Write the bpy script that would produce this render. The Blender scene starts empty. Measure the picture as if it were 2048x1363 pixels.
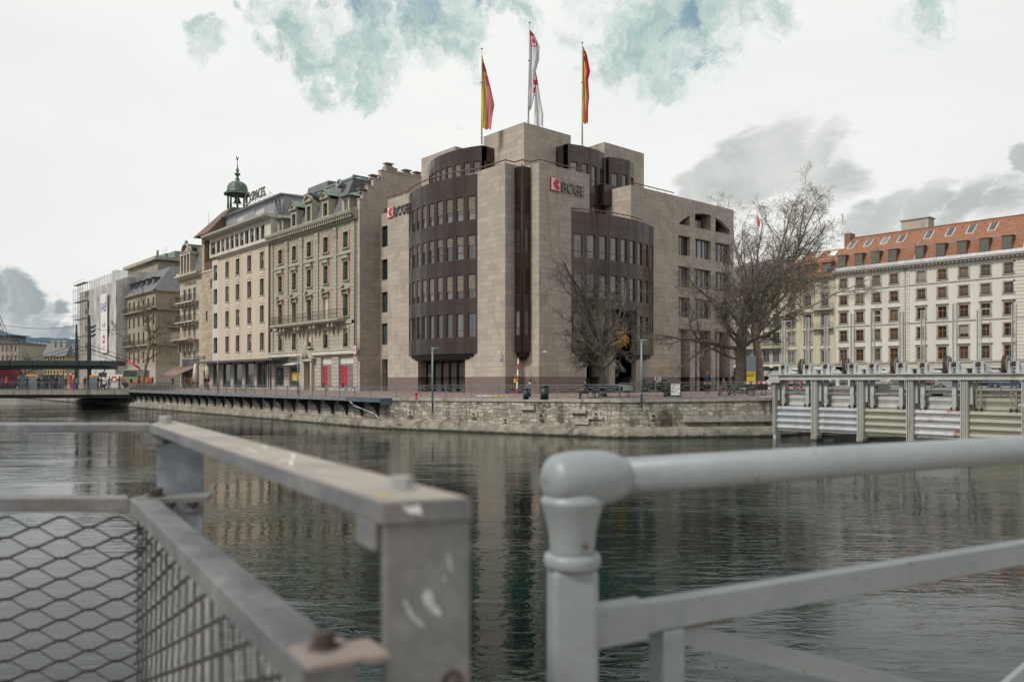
import bpy, bmesh, math, random
from mathutils import Vector, Matrix
random.seed(7)
R = math.radians
# ------------------------------------------------------------------ camera, world, sun, exposure
sc = bpy.context.scene
C = sc.collection
CAMZ = 1.15; FPX = 1593.0; CS, SN = 0.6574, 0.7536
cam_d = bpy.data.cameras.new('camera'); cam = bpy.data.objects.new('camera', cam_d); C.objects.link(cam)
cam.location = (0, 0, CAMZ); cam.rotation_euler = (R(90), 0, math.atan2(SN, CS))
cam_d.lens = 28.0; cam_d.sensor_width = 36.0
cam_d.shift_y = 78.5 / 2048
cam_d.clip_start = 0.05; cam_d.clip_end = 20000
cam_d.dof.use_dof = True; cam_d.dof.focus_distance = 62; cam_d.dof.aperture_fstop = 3.6
sc.camera = cam
sc.view_settings.view_transform = 'Standard'; sc.view_settings.look = 'None'
sc.view_settings.exposure = 0.0; sc.view_settings.gamma = 1.0
sc.cycles.use_denoising = True
sc.cycles.max_bounces = 6; sc.cycles.diffuse_bounces = 3; sc.cycles.glossy_bounces = 3
sc.cycles.volume_bounces = 1; sc.cycles.transmission_bounces = 2; sc.cycles.transparent_max_bounces = 6
sc.cycles.caustics_reflective = False; sc.cycles.caustics_refractive = False

def ray(px):
    r = (px - 1024) / FPX
    return CS * r - SN, SN * r + CS
def at(px, py=760, Y=None, X=None, d=None):
    a, b = ray(px)
    if Y is not None: d = Y / b
    elif X is not None: d = X / a
    return Vector((a * d, b * d, CAMZ - (py - 760) / FPX * d))
def XY(px, Y): return at(px, Y=Y).x
def YX(px, X): return at(px, X=X).y
def cam2w(x, d, z=0.0):       # metres right of / ahead of / above the camera -> world
    return Vector((CS * x - SN * d, SN * x + CS * d, CAMZ + z))

class NT:
    def __init__(s, tree): s.t = tree; s.N = tree.nodes; s.L = tree.links
    def n(s, typ, **kw):
        nd = s.N.new(typ)
        for k, v in kw.items():
            if k == 'ins':
                for i, val in v.items():
                    if isinstance(val, bpy.types.NodeSocket): s.L.new(val, nd.inputs[i])
                    else: nd.inputs[i].default_value = val
            else: setattr(nd, k, v)
        return nd
    def math(s, op, a, b=0.0, clamp=False):
        nd = s.n('ShaderNodeMath', operation=op, use_clamp=clamp, ins={0: a, 1: b}); return nd.outputs[0]
    def vm(s, op, a, b=(0, 0, 0), out=0):
        nd = s.n('ShaderNodeVectorMath', operation=op, ins={0: a, 1: b}); return nd.outputs[out]
    def mr(s, v, a, b, c=0.0, d=1.0, smooth=True):
        nd = s.n('ShaderNodeMapRange', ins={0: v, 1: a, 2: b, 3: c, 4: d})
        nd.interpolation_type = 'SMOOTHSTEP' if smooth else 'LINEAR'; nd.clamp = True
        return nd.outputs[0]
    def mix(s, f, a, b, blend='MIX'):
        nd = s.n('ShaderNodeMix', data_type='RGBA', blend_type=blend)
        for sk, val in ((nd.inputs[0], f), (nd.inputs[6], a), (nd.inputs[7], b)):
            if isinstance(val, bpy.types.NodeSocket): s.L.new(val, sk)
            elif isinstance(val, (tuple, list)): sk.default_value = (*val[:3], 1)
            else: sk.default_value = val
        return nd.outputs[2]
    def noise(s, vec, scale, detail=4, rough=.55, out=0, dist=0.0):
        return s.n('ShaderNodeTexNoise', ins={'Vector': vec, 'Scale': scale, 'Detail': detail, 'Roughness': rough, 'Distortion': dist}).outputs[out]

world = bpy.data.worlds.new('World'); sc.world = world; world.use_nodes = True
w = NT(world.node_tree); w.N.clear()
sky = w.n('ShaderNodeTexSky', sky_type='NISHITA'); sky.sun_disc = False
SUN_EL, SUN_AZ = R(47), math.atan2(-0.12, -0.98)      # compass angle of the sun from +Y towards +X
sky.sun_elevation = SUN_EL; sky.sun_rotation = SUN_AZ
dirv = w.n('ShaderNodeTexCoord').outputs['Generated']
warp = w.vm('SUBTRACT', w.noise(dirv, 5.5, 8, .62, out=1), (.5, .5, .5))
warp = w.vm('SCALE', warp); warp.node.inputs[3].default_value = .22
dw = w.vm('ADD', dirv, warp)
flat = w.vm('MULTIPLY', dirv, (1, 1, 3.2))
warp2 = w.vm('SUBTRACT', w.noise(flat, 4.0, 7, .58, out=1), (.5, .5, .5))
warp2 = w.vm('SCALE', warp2); warp2.node.inputs[3].default_value = .13
dw2 = w.vm('ADD', dirv, warp2)
def skydir(px, py):
    a, b = ray(px); v = Vector((a, b, (760 - py) / FPX)); return v.normalized()
def blobs(vec, lst):
    tot = None
    for px, py, r in lst:
        dist = w.vm('DISTANCE', vec, tuple(skydir(px, py)), out=1)
        m = w.mr(dist, r * 1.25, r * .25)
        tot = m if tot is None else w.math('MAXIMUM', tot, m)
    return tot
teal = blobs(dw, [(385, 95, .03), (360, 60, .02), (470, 20, .02), (580, 70, .045), (530, 105, .035), (500, 40, .03), (620, 110, .04), (640, 150, .035), (690, 60, .06), (740, 140, .055), (760, 60, .06), (820, 40, .06), (560, 50, .04), (640, 60, .05), (700, 180, .03), (880, 70, .055), (940, 30, .05),
                  (1100, 40, .045), (1150, 60, .05), (1050, 20, .035), (930, 110, .03), (1190, 90, .055), (1210, 20, .06), (1260, 60, .075), (1320, 40, .07), (1400, 60, .07), (1350, 110, .075), (1420, 130, .05), (1480, 60, .06), (1560, 50, .055), (1600, 55, .03), (1450, 20, .06),
                  (690, -60, .1), (1300, -90, .12), (1000, -120, .1), (400, -250, .12), (1700, -300, .2)])
blue = blobs(dw, [(670, 5, .045), (770, 25, .05), (850, 10, .04), (1390, 140, .045), (1500, 90, .03), (980, 5, .03), (1340, 60, .03)])
grey = blobs(dw2, [(1440, 345, .038), (1500, 335, .06), (1600, 335, .055), (1540, 300, .045), (1390, 385, .04), (1660, 350, .05), (1780, 435, .032), (1860, 425, .036), (1940, 420, .038), (2010, 412, .04), (2070, 405, .04), (1720, 455, .035), (2040, 318, .022),
                   (2250, 380, .06)])
dark = blobs(dw2, [(20, 610, .035), (60, 635, .035), (100, 650, .03), (10, 655, .045), (135, 655, .025), (-60, 640, .06), (-220, 640, .08), (50, 608, .025), (110, 625, .02), (295, 510, .012), (330, 511, .011), (270, 511, .009)])
fine = w.noise(dw, 9.0, 12, .70)
cl2 = w.math('MULTIPLY', w.math('SUBTRACT', w.noise(dw2, 8.0, 10, .62), .5), 2.0)
grey_f = w.mr(w.math('ADD', w.math('MULTIPLY', grey, .9), cl2), .30, .82); dark_f = w.mr(w.math('ADD', w.math('MULTIPLY', dark, .9), cl2), .32, .85)
teal_f = w.mr(w.math('ADD', w.math('MULTIPLY', teal, .85), w.math('MULTIPLY', w.math('SUBTRACT', fine, .5), 2.6)), .30, .98)
blue_f = w.mr(w.math('ADD', w.math('MULTIPLY', blue, .85), w.math('MULTIPLY', w.math('SUBTRACT', fine, .5), 2.6)), .42, 1.05)
soft = w.noise(flat, 3.0, 6, .55)
base = w.mix(w.mr(soft, .35, .7), (8.7, 8.9, 8.7), (9.3, 9.35, 9.1))
base = w.mix(w.mr(w.vm('DISTANCE', dirv, tuple(skydir(1000, 400)), out=1), .38, 1.0), base, (7.0, 7.15, 7.0))
skyc = w.mix(.72, sky.outputs[0], (2.0, 3.5, 4.6))
c = w.mix(w.math('MULTIPLY', teal_f, .92), base, w.mix(w.mr(w.noise(dw, 16, 7, .7), .35, .65), (3.3, 4.9, 4.7), (5.6, 6.8, 6.4)))
c = w.mix(w.math('MULTIPLY', blue_f, .8), c, skyc)
shade = w.mr(w.noise(dw2, 7.0, 6, .6), .3, .7)
c = w.mix(w.math('MULTIPLY', grey_f, .85), c, w.mix(shade, (4.0, 4.3, 4.2), (6.8, 7.0, 6.7)))
sepz = w.n('ShaderNodeSeparateXYZ', ins={0: dirv}).outputs[2]
c = w.mix(w.math('MULTIPLY', dark_f, .92), c, w.mix(shade, (1.9, 2.6, 3.0), (4.4, 4.9, 4.95)))
c = w.mix(w.mr(sepz, -.02, -.2), c, (2.0, 2.0, 1.9))
bg = w.n('ShaderNodeBackground', ins={0: c, 1: 0.1})
w.L.new(bg.outputs[0], w.n('ShaderNodeOutputWorld').inputs[0])

sun_d = bpy.data.lights.new('sun', 'SUN'); sun_d.energy = 2.45; sun_d.angle = R(11); sun_d.color = (1, .95, .88)
sun = bpy.data.objects.new('sun', sun_d); C.objects.link(sun); sun.location = (-40, -80, 80)
to_sun = Vector((math.sin(SUN_AZ) * math.cos(SUN_EL), math.cos(SUN_AZ) * math.cos(SUN_EL), math.sin(SUN_EL)))
sun.rotation_euler = (-to_sun).to_track_quat('-Z', 'Y').to_euler()

# ------------------------------------------------------------------ helpers
def tag(o, label=None, cat=None, group=None, kind=None):
    if label: o['label'] = label
    if cat: o['category'] = cat
    if group: o['group'] = group
    if kind: o['kind'] = kind
    return o
def thing(name, label, cat, loc=(0, 0, 0), group=None, rz=0.0):
    o = bpy.data.objects.new(name, None); C.objects.link(o); o.empty_display_size = .2
    o.location = loc; o.rotation_euler = (0, 0, rz)
    return tag(o, label, cat, group)
def rootloc(p):
    v = Vector((0, 0, 0))
    while p is not None:
        v += p.location; p = p.parent
    return v
def copy_tree(o, parent=None):
    c = o.copy(); C.objects.link(c)
    if parent: c.parent = parent
    for ch in list(o.children): copy_tree(ch, c)
    return c
class Fr:
    """local frame on a wall: s along it, o outwards, z up"""
    def __init__(s, x=0, y=0, ax=1, ay=0):
        l = math.hypot(ax, ay); s.x, s.y, s.ax, s.ay = x, y, ax / l, ay / l
    def P(s, a, o, z): return (s.x + s.ax * a + s.ay * o, s.y + s.ay * a - s.ax * o, z)
W0 = Fr()
class MB:
    def __init__(s, F=None): s.v = []; s.f = []; s.m = []; s.F = F; s.mi = 0; s.sm = []
    def p(s, a, o, z):
        s.v.append(s.F.P(a, o, z) if s.F else (a, o, z)); return len(s.v) - 1
    def face(s, pts, smooth=False):
        s.f.append([s.p(*q) for q in pts]); s.m.append(s.mi); s.sm.append(smooth)
    def faces(s, idx, smooth=False):
        s.f.append(idx); s.m.append(s.mi); s.sm.append(smooth)
    def box(s, a0, a1, o0, o1, z0, z1):
        i = [s.p(a, o, z) for z in (z0, z1) for o in (o0, o1) for a in (a0, a1)]
        for q in ((0, 1, 3, 2), (4, 6, 7, 5), (0, 4, 5, 1), (2, 3, 7, 6), (0, 2, 6, 4), (1, 5, 7, 3)):
            s.faces([i[k] for k in q])
    def boxw(s, cx, cy, cz, sx, sy, sz): s.box(cx - sx / 2, cx + sx / 2, cy - sy / 2, cy + sy / 2, cz - sz / 2, cz + sz / 2)
    def prism(s, pts, z0, z1, top=None, cap=True):
        """pts [(a,o)] ; top = pts of the top ring if different"""
        top = top or pts; n = len(pts)
        lo = [s.p(a, o, z0) for a, o in pts]; hi = [s.p(a, o, z1) for a, o in top]
        for k in range(n): s.faces([lo[k], lo[(k + 1) % n], hi[(k + 1) % n], hi[k]])
        if cap: s.faces(lo[::-1]); s.faces(hi)
    def extr(s, prof, a0, a1):
        """profile [(o,z)] swept along a"""
        n = len(prof)
        A = [s.p(a0, o, z) for o, z in prof]; B = [s.p(a1, o, z) for o, z in prof]
        for k in range(n): s.faces([A[k], B[k], B[(k + 1) % n], A[(k + 1) % n]])
        s.faces(A[::-1]); s.faces(B)
    def plate(s, prof, o0, o1):
        """profile [(a,z)] given thickness from o0 to o1"""
        n = len(prof)
        A = [s.p(a, o0, z) for a, z in prof]; B = [s.p(a, o1, z) for a, z in prof]
        for k in range(n): s.faces([A[k], B[k], B[(k + 1) % n], A[(k + 1) % n]])
        s.faces(A[::-1]); s.faces(B)
    def tube(s, p0, p1, r0, r1=None, n=6, caps=True):
        r1 = r0 if r1 is None else r1
        P0 = Vector(s.F.P(*p0) if s.F else p0); P1 = Vector(s.F.P(*p1) if s.F else p1)
        d = P1 - P0
        if d.length < 1e-6: return
        d.normalize(); u = d.orthogonal().normalized() if abs(d.z) < .99 else Vector((1, 0, 0)); v = d.cross(u).normalized(); u = v.cross(d)
        rings = []
        for P, r in ((P0, r0), (P1, r1)):
            ring = []
            for k in range(n):
                t = 2 * math.pi * k / n; q = P + u * (r * math.cos(t)) + v * (r * math.sin(t)); s.v.append(tuple(q)); ring.append(len(s.v) - 1)
            rings.append(ring)
        for k in range(n): s.faces([rings[0][k], rings[0][(k + 1) % n], rings[1][(k + 1) % n], rings[1][k]], n > 4)
        if caps: s.faces(rings[0][::-1]); s.faces(rings[1])
    def path(s, pts, r, n=5):
        for a, b in zip(pts, pts[1:]): s.tube(a, b, r, r, n)
    def lathe(s, cx, cy, prof, n=16, sx=1, sy=1):
        """prof [(r,z)] around the vertical axis"""
        rings = []
        for r, z in prof: rings.append([s.p(cx + sx * r * math.cos(2 * math.pi * k / n), cy + sy * r * math.sin(2 * math.pi * k / n), z) for k in range(n)])
        for A, B in zip(rings, rings[1:]):
            for k in range(n): s.faces([A[k], A[(k + 1) % n], B[(k + 1) % n], B[k]], True)
        s.faces(rings[0][::-1]); s.faces(rings[-1])
    def disc(s, c, axis, r, t, n=20, ri=0.0):
        """wheel or ring about an axis vector; world coords"""
        c = Vector(c); ax = Vector(axis).normalized(); u = ax.orthogonal().normalized(); v = ax.cross(u)
        def ring(rad, off): 
            o = []
            for k in range(n):
                q = c + ax * off + u * (rad * math.cos(2 * math.pi * k / n)) + v * (rad * math.sin(2 * math.pi * k / n)); s.v.append(tuple(q)); o.append(len(s.v) - 1)
            return o
        A = ring(r, -t / 2); B = ring(r, t / 2)
        for k in range(n): s.faces([A[k], A[(k + 1) % n], B[(k + 1) % n], B[k]], True)
        if ri > 0:
            A2 = ring(ri, -t / 2); B2 = ring(ri, t / 2)
            for k in range(n):
                j = (k + 1) % n
                s.faces([A2[j], A2[k], B2[k], B2[j]], True); s.faces([A[j], A[k], A2[k], A2[j]]); s.faces([B[k], B[j], B2[j], B2[k]])
        else: s.faces(A[::-1]); s.faces(B)
    def wall(s, a0, a1, z0, z1, holes, dep, o=0.0, sill=True):
        """wall sheet at o with rectangular holes (a0,a1,z0,z1[,dep]) and their reveals"""
        xs = sorted({a0, a1, *[h[0] for h in holes], *[h[1] for h in holes]}); zs = sorted({z0, z1, *[h[2] for h in holes], *[h[3] for h in holes]})
        for i in range(len(xs) - 1):
            run = None
            for j in range(len(zs) - 1):
                cx, cz = (xs[i] + xs[i + 1]) / 2, (zs[j] + zs[j + 1]) / 2
                solid = not any(h[0] < cx < h[1] and h[2] < cz < h[3] for h in holes)
                if solid and run is None: run = zs[j]
                if run is not None and (not solid or j == len(zs) - 2):
                    end = zs[j + 1] if solid else zs[j]
                    s.face([(xs[i], o, run), (xs[i + 1], o, run), (xs[i + 1], o, end), (xs[i], o, end)]); run = None
        for h in holes:
            b0, b1, c0, c1 = h[:4]; q = o - (h[4] if len(h) > 4 else dep)
            s.face([(b0, o, c0), (b0, q, c0), (b0, q, c1), (b0, o, c1)]); s.face([(b1, o, c0), (b1, o, c1), (b1, q, c1), (b1, q, c0)])
            s.face([(b0, o, c1), (b0, q, c1), (b1, q, c1), (b1, o, c1)]); s.face([(b0, o, c0), (b1, o, c0), (b1, q, c0), (b0, q, c0)])
    def block(s, a0, a1, z0, z1, D, holes, dep):
        """a building volume D deep behind the wall sheet at o=0"""
        s.wall(a0, a1, z0, z1, holes, dep)
        dd = max([dep] + [h[4] for h in holes if len(h) > 4]) + .03
        s.face([(a0, -D, z0), (a0, 0, z0), (a0, 0, z1), (a0, -D, z1)]); s.face([(a1, -D, z0), (a1, -D, z1), (a1, 0, z1), (a1, 0, z0)])
        s.face([(a0, -D, z1), (a0, 0, z1), (a1, 0, z1), (a1, -D, z1)]); s.face([(a0, -D, z0), (a0, -D, z1), (a1, -D, z1), (a1, -D, z0)])
        s.face([(a0 + .01, -dd, z0), (a1 - .01, -dd, z0), (a1 - .01, -dd, z1 - .01), (a0 + .01, -dd, z1 - .01)])
    def build(s, name, mats, parent=None, bevel=0.0, shade=None, recalc=True):
        me = bpy.data.meshes.new(name)
        off = rootloc(parent) if parent is not None else Vector((0, 0, 0))
        ox, oy, oz = off
        me.from_pydata([(x - ox, y - oy, z - oz) for x, y, z in s.v], [], s.f)
        if not isinstance(mats, (list, tuple)): mats = [mats]
        for m in mats: me.materials.append(m)
        me.polygons.foreach_set('material_index', s.m)
        me.polygons.foreach_set('use_smooth', [bool(x) if shade is None else shade for x in s.sm])
        me.update()
        o = bpy.data.objects.new(name, me); C.objects.link(o)
        if parent is not None: o.parent = parent
        if bevel > 0:
            b = o.modifiers.new('bevel', 'BEVEL'); b.width = bevel; b.segments = 3; b.limit_method = 'ANGLE'; b.angle_limit = R(40)
        return o
def text_mesh(txt, name, size, P, ax, up, mat, parent, ext=.03, align='LEFT', offset=0.0, sx=1.0):
    """lettering at P; ax = reading direction, up = vector"""
    cu = bpy.data.curves.new(name, 'FONT'); cu.body = txt; cu.size = size; cu.extrude = ext; cu.align_x = align; cu.offset = offset; cu.resolution_u = 3
    to = bpy.data.objects.new(name, cu); C.objects.link(to)
    dg = bpy.context.evaluated_depsgraph_get(); me = bpy.data.meshes.new_from_object(to.evaluated_get(dg))
    bpy.data.objects.remove(to); bpy.data.curves.remove(cu)
    ax = Vector(ax).normalized(); up = Vector(up).normalized(); nn = ax.cross(up)
    off = rootloc(parent) if parent is not None else Vector((0, 0, 0))
    M4 = Matrix(((ax.x * sx, up.x, nn.x, P[0] - off.x), (ax.y * sx, up.y, nn.y, P[1] - off.y), (ax.z * sx, up.z, nn.z, P[2] - off.z), (0, 0, 0, 1)))
    me.transform(M4); me.materials.clear(); me.materials.append(mat)
    for p in me.polygons: p.material_index = 0
    me.name = name
    o = bpy.data.objects.new(name, me); C.objects.link(o)
    if parent is not None: o.parent = parent
    return o

# ------------------------------------------------------------------ materials
def base_mat(name):
    m = bpy.data.materials.new(name); m.use_nodes = True; t = NT(m.node_tree); t.N.clear()
    out = t.n('ShaderNodeOutputMaterial'); b = t.n('ShaderNodeBsdfPrincipled'); t.L.new(b.outputs[0], out.inputs[0])
    return m, t, b
def setv(t, b, key, val):
    if isinstance(val, bpy.types.NodeSocket): t.L.new(val, b.inputs[key])
    elif isinstance(val, (tuple, list)): b.inputs[key].default_value = (*val[:3], 1)
    else: b.inputs[key].default_value = val
def bump(t, b, h, strength, dist=.02):
    n = t.n('ShaderNodeBump', ins={'Height': h, 'Strength': strength, 'Distance': dist}); t.L.new(n.outputs[0], b.inputs['Normal'])
def mul(c, k): return tuple(min(1, x * k) for x in c)
def M(name, col, rough=.75, metal=0.0, var=.18, scale=2.5, bmp=0.0, bs=20, spec=.5, dirt=None, rand=0.0, streak=False):
    m, t, b = base_mat(name); co = t.n('ShaderNodeNewGeometry').outputs['Position'] if streak else t.n('ShaderNodeTexCoord').outputs['Object']
    vec = t.vm('MULTIPLY', co, (1, 1, .16)) if streak else co
    f = t.noise(vec, scale, 6, .6)
    c = t.mix(t.mr(f, .3, .7), mul(col, 1 - var), mul(col, 1 + var))
    if dirt: c = t.mix(t.mr(t.noise(vec, scale * .6, 8, .68, dist=.5), .52, .68), c, dirt)
    if rand:
        rn = t.n('ShaderNodeObjectInfo').outputs['Random']; c = t.mix(t.math('MULTIPLY', rn, rand), c, mul(col, .35))
    setv(t, b, 'Base Color', c); setv(t, b, 'Roughness', rough); setv(t, b, 'Metallic', metal); setv(t, b, 'Specular IOR Level', spec)
    if bmp: bump(t, b, t.noise(co, bs, 5, .6), bmp)
    return m
def brickM(name, col, mortar, bw, bh, var=.16, ms=.012, rough=.8, stain=None, stain_amt=.5, offset=.5, bmp=.4, col2=None, warp=0.0, stain_scale=.5, seedoff=0):
    """ashlar or brick laid on any upright wall: u = x+y, v = z"""
    m, t, b = base_mat(name); pos = t.n('ShaderNodeNewGeometry').outputs['Position']
    sp = t.n('ShaderNodeSeparateXYZ', ins={0: pos}); u = t.math('ADD', sp.outputs[0], sp.outputs[1])
    vec = t.n('ShaderNodeCombineXYZ', ins={0: u, 1: sp.outputs[2], 2: 0.0}).outputs[0]
    v0 = vec
    if warp:
        wv = t.vm('SUBTRACT', t.noise(vec, 1.6, 3, .5, out=1), (.5, .5, .5)); wv = t.vm('SCALE', wv); wv.node.inputs[3].default_value = warp; vec = t.vm('ADD', vec, wv)
    bt = t.n('ShaderNodeTexBrick', ins={'Vector': vec, 'Color1': (*mul(col, 1 - var), 1), 'Color2': (*mul(col2 or col, 1 + var), 1), 'Mortar': (*mortar, 1), 'Scale': 1.0, 'Mortar Size': ms, 'Mortar Smooth': .3, 'Bias': 0.0, 'Brick Width': bw, 'Row Height': bh})
    bt.offset = offset
    n1 = t.noise(v0, 1.3, 8, .65); n2 = t.noise(v0, 9, 6, .7)
    c = t.mix(t.mr(n1, .3, .7), t.mix(.55, bt.outputs[0], (.0, .0, .0), 'MIX'), bt.outputs[0]) if False else bt.outputs[0]
    c = t.mix(.35, c, t.mix(t.mr(n2, .3, .7), (.35, .35, .35), (.65, .65, .65)), 'OVERLAY')
    if stain:
        st = t.vm('MULTIPLY', v0, (1.0, .28, 1.0)); sf = t.mr(t.noise(st, stain_scale, 9, .7, dist=.8), .46, .68, 0, stain_amt)
        c = t.mix(sf, c, stain)
    setv(t, b, 'Base Color', c); setv(t, b, 'Roughness', rough)
    h = t.math('ADD', t.math('MULTIPLY', bt.outputs[1], -1.0), t.math('MULTIPLY', n2, .35))
    bump(t, b, h, bmp, .015)
    return m
def glassM(name, dark=(.02, .023, .025), light=(.22, .23, .22), amt=.6, rough=.06, spec=.5, ior=1.75):
    m, t, b = base_mat(name); rn = t.n('ShaderNodeObjectInfo').outputs['Random']; co = t.n('ShaderNodeTexCoord').outputs['Object']
    f = t.mr(t.noise(t.vm('MULTIPLY', co, (1, 1, .12)), 5.0, 3, .5), .4, .62)
    gate = t.mr(rn, .35, .95, 0, amt)
    c = t.mix(t.math('MULTIPLY', gate, t.math('ADD', t.math('MULTIPLY', f, .6), .4)), dark, light)
    setv(t, b, 'Base Color', c); setv(t, b, 'Roughness', rough); setv(t, b, 'Specular IOR Level', spec); b.inputs['IOR'].default_value = ior
    bump(t, b, t.noise(co, 1.2, 2, .5), .06, .05)
    return m
STONE = (.45, .392, .335)
m_stone = brickM('travertine_cladding', STONE, mul(STONE, .52), 1.05, .46, .12, .012, .75, stain=mul(STONE, .70), stain_amt=.8, bmp=.25, stain_scale=.8)
m_plinth = brickM('brown_granite', (.20, .15, .135), (.08, .06, .055), 1.05, .46, .07, .008, .45, bmp=.1)
m_bronze = M('bronze_anodised_panels', (.082, .062, .055), .22, .7, .22, .7, 0, streak=True)
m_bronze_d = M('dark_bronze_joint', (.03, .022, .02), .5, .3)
m_blind = M('pale_metal_blind', (.27, .245, .20), .5, .2, .08)
m_gframe = M('brown_window_frame', (.16, .09, .065), .5, 0, .1)
m_dark = M('dark_recess', (.018, .017, .017), .6, 0, .2)
m_pane = glassM('window_glass')
m_pane_b = glassM('clear_bank_glass', (.025, .03, .033), (.32, .33, .33), .7, .03, .5, 2.2)
m_red = M('sign_red', (.62, .035, .055), .45, 0, .04)
m_white = M('white_paint', (.78, .78, .76), .5, 0, .05)
m_letter = M('grey_metal_letters', (.20, .19, .17), .4, .5, .1)
m_gold = M('gilded_metal', (.85, .50, .10), .38, .75, .12, 6)
m_lamp = M('grey_green_lamp_post', (.20, .245, .255), .5, .2, .1)
m_rail = M('painted_steel_railing', (.22, .235, .24), .5, .3, .12)
m_blue = M('blue_enamel', (.02, .04, .25), .35)
m_yellow = M('yellow_paint', (.75, .52, .05), .5)
m_orange = M('orange_paint', (.72, .20, .03), .5)
m_black = M('black_paint', (.02, .02, .022), .5)
m_zinc = M('zinc_roofing', (.30, .31, .33), .45, .3, .15, 1.5, streak=True)
m_slate = brickM('slate_roofing', (.16, .165, .175), (.06, .06, .065), .35, .16, .2, .01, .6, bmp=.25)
m_copper = M('green_copper', (.19, .26, .215), .6, .1, .25, 3, streak=True)
m_copper_d = M('weathered_copper_dome', (.10, .14, .115), .55, .2, .35, 2.5, dirt=(.16, .22, .18), streak=True)
m_grass = M('moss_green', (.10, .13, .04), .95, 0, .4, 6)
# ================================================================== SETTING: water, ground, quay
WZ = -2.45
def gz(x, y): return .05 - .23 * max(0.0, min(1.0, (42 - y) / 10.5))
m, t, b = base_mat('river_water')
pos = t.n('ShaderNodeNewGeometry').outputs['Position']
rot = t.n('ShaderNodeVectorRotate', ins={0: pos}); rot.rotation_type = 'Z_AXIS'; rot.inputs['Angle'].default_value = R(-48.9)
flow = t.vm('MULTIPLY', rot.outputs[0], (.85, 2.1, 1))
big = t.noise(t.vm('MULTIPLY', rot.outputs[0], (.7, 1.2, 1)), .10, 3, .5)
n_a = t.noise(flow, .45, 2, .5, dist=.7); n_b = t.noise(flow, 1.6, 3, .55, dist=1.0); n_c = t.noise(flow, 4.6, 1, .5, dist=.6); n_d = t.noise(flow, 15.0, 3, .6, dist=.4)
h = t.math('ADD', t.math('MULTIPLY', n_a, .32), t.math('ADD', t.math('MULTIPLY', n_b, .26), t.math('ADD', t.math('MULTIPLY', n_c, .035), t.math('MULTIPLY', n_d, .004))))
med = t.noise(t.vm('MULTIPLY', rot.outputs[0], (.35, 1.3, 1)), .30, 2, .5, dist=.4)
h = t.math('MULTIPLY', h, t.math('MULTIPLY', t.mr(big, .38, .60, .55, 1.7), t.mr(med, .35, .62, .65, 1.35)))
setv(t, b, 'Base Color', t.mix(t.mr(big, .35, .65), (.001, .006, .005), (.002, .016, .012)))
setv(t, b, 'Roughness', .0); b.inputs['IOR'].default_value = 1.33; b.inputs['Specular IOR Level'].default_value = .5
bump(t, b, h, .29, .14)
m_water = m
wm = MB(); wm.box(-5200, 5200, -5200, 5200, WZ - 3, WZ)
tag(wm.build('water', m_water), kind='structure')

m_pave = brickM('pinkish_paving', (.27, .185, .155), (.16, .12, .10), .5, .5, .12, .01, .85, bmp=.05)
m, t, b = base_mat('ground_paving')
pos = t.n('ShaderNodeNewGeometry').outputs['Position']
bt = t.n('ShaderNodeTexBrick', ins={'Vector': pos, 'Color1': (.26, .195, .17, 1), 'Color2': (.29, .22, .19, 1), 'Mortar': (.12, .095, .085, 1), 'Scale': 1.0, 'Mortar Size': .02, 'Brick Width': 2.4, 'Row Height': 1.2})
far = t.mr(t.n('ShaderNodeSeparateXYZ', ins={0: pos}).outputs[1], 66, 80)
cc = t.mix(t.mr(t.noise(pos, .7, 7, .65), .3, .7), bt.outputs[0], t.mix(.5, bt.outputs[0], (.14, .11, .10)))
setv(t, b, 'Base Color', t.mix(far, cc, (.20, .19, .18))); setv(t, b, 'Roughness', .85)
m_ground = m
m_wallstone = brickM('rough_quay_masonry', (.35, .32, .265), (.19, .172, .14), .62, .27, .28, .025, .9, stain=(.085, .078, .062), stain_amt=.85, bmp=.9, col2=(.43, .395, .335), warp=.55, stain_scale=1.1)
m_cap = M('pale_stone_coping', (.40, .37, .32), .85, 0, .2, 3, .3, 14, dirt=(.2, .18, .15))
m_foot = M('weathered_footing', (.25, .23, .19), .9, 0, .3, 1.6, .5, 9, dirt=(.075, .072, .055))
EDGE = [(-236, 32.3), (-51.2, 32.3), (-33.4, 38.1), (-28.0, 46.6), (-28.0, 72)]
_t = NT(m_foot.node_tree); _b = [n for n in _t.N if n.type == 'BSDF_PRINCIPLED'][0]; _c = _b.inputs['Base Color'].links[0].from_socket; _p = _t.n('ShaderNodeNewGeometry').outputs['Position']
_z = _t.math('ADD', _t.n('ShaderNodeSeparateXYZ', ins={0: _p}).outputs[2], _t.math('MULTIPLY', _t.noise(_p, 2.5, 5, .6), .30))
_t.L.new(_t.mix(_t.mr(_z, -2.12, -2.26), _c, (.035, .037, .025)), _b.inputs['Base Color'])
def offs(poly, o):
    """polyline moved o metres towards the river (its right side)"""
    out = []
    for i, p in enumerate(poly):
        ns = []
        for j in (i - 1, i):
            if 0 <= j < len(poly) - 1:
                dx, dy = poly[j + 1][0] - poly[j][0], poly[j + 1][1] - poly[j][1]; l = math.hypot(dx, dy); ns.append((dy / l, -dx / l))
        nx = sum(n[0] for n in ns) / len(ns); ny = sum(n[1] for n in ns) / len(ns); k = (nx * nx + ny * ny)
        out.append((p[0] + nx / k * o, p[1] + ny / k * o))
    return out
def edge_y(x):
    for (x0, y0), (x1, y1) in zip(EDGE, EDGE[1:]):
        if x0 <= x <= x1 and x1 > x0: return y0 + (y1 - y0) * (x - x0) / (x1 - x0)
    return 32.3
g = MB(); xs = [-236, -150, -100, -80, -65, -51.2, -46, -42, -38, -33.4, -30.5, -28.0]
cols = []
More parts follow.
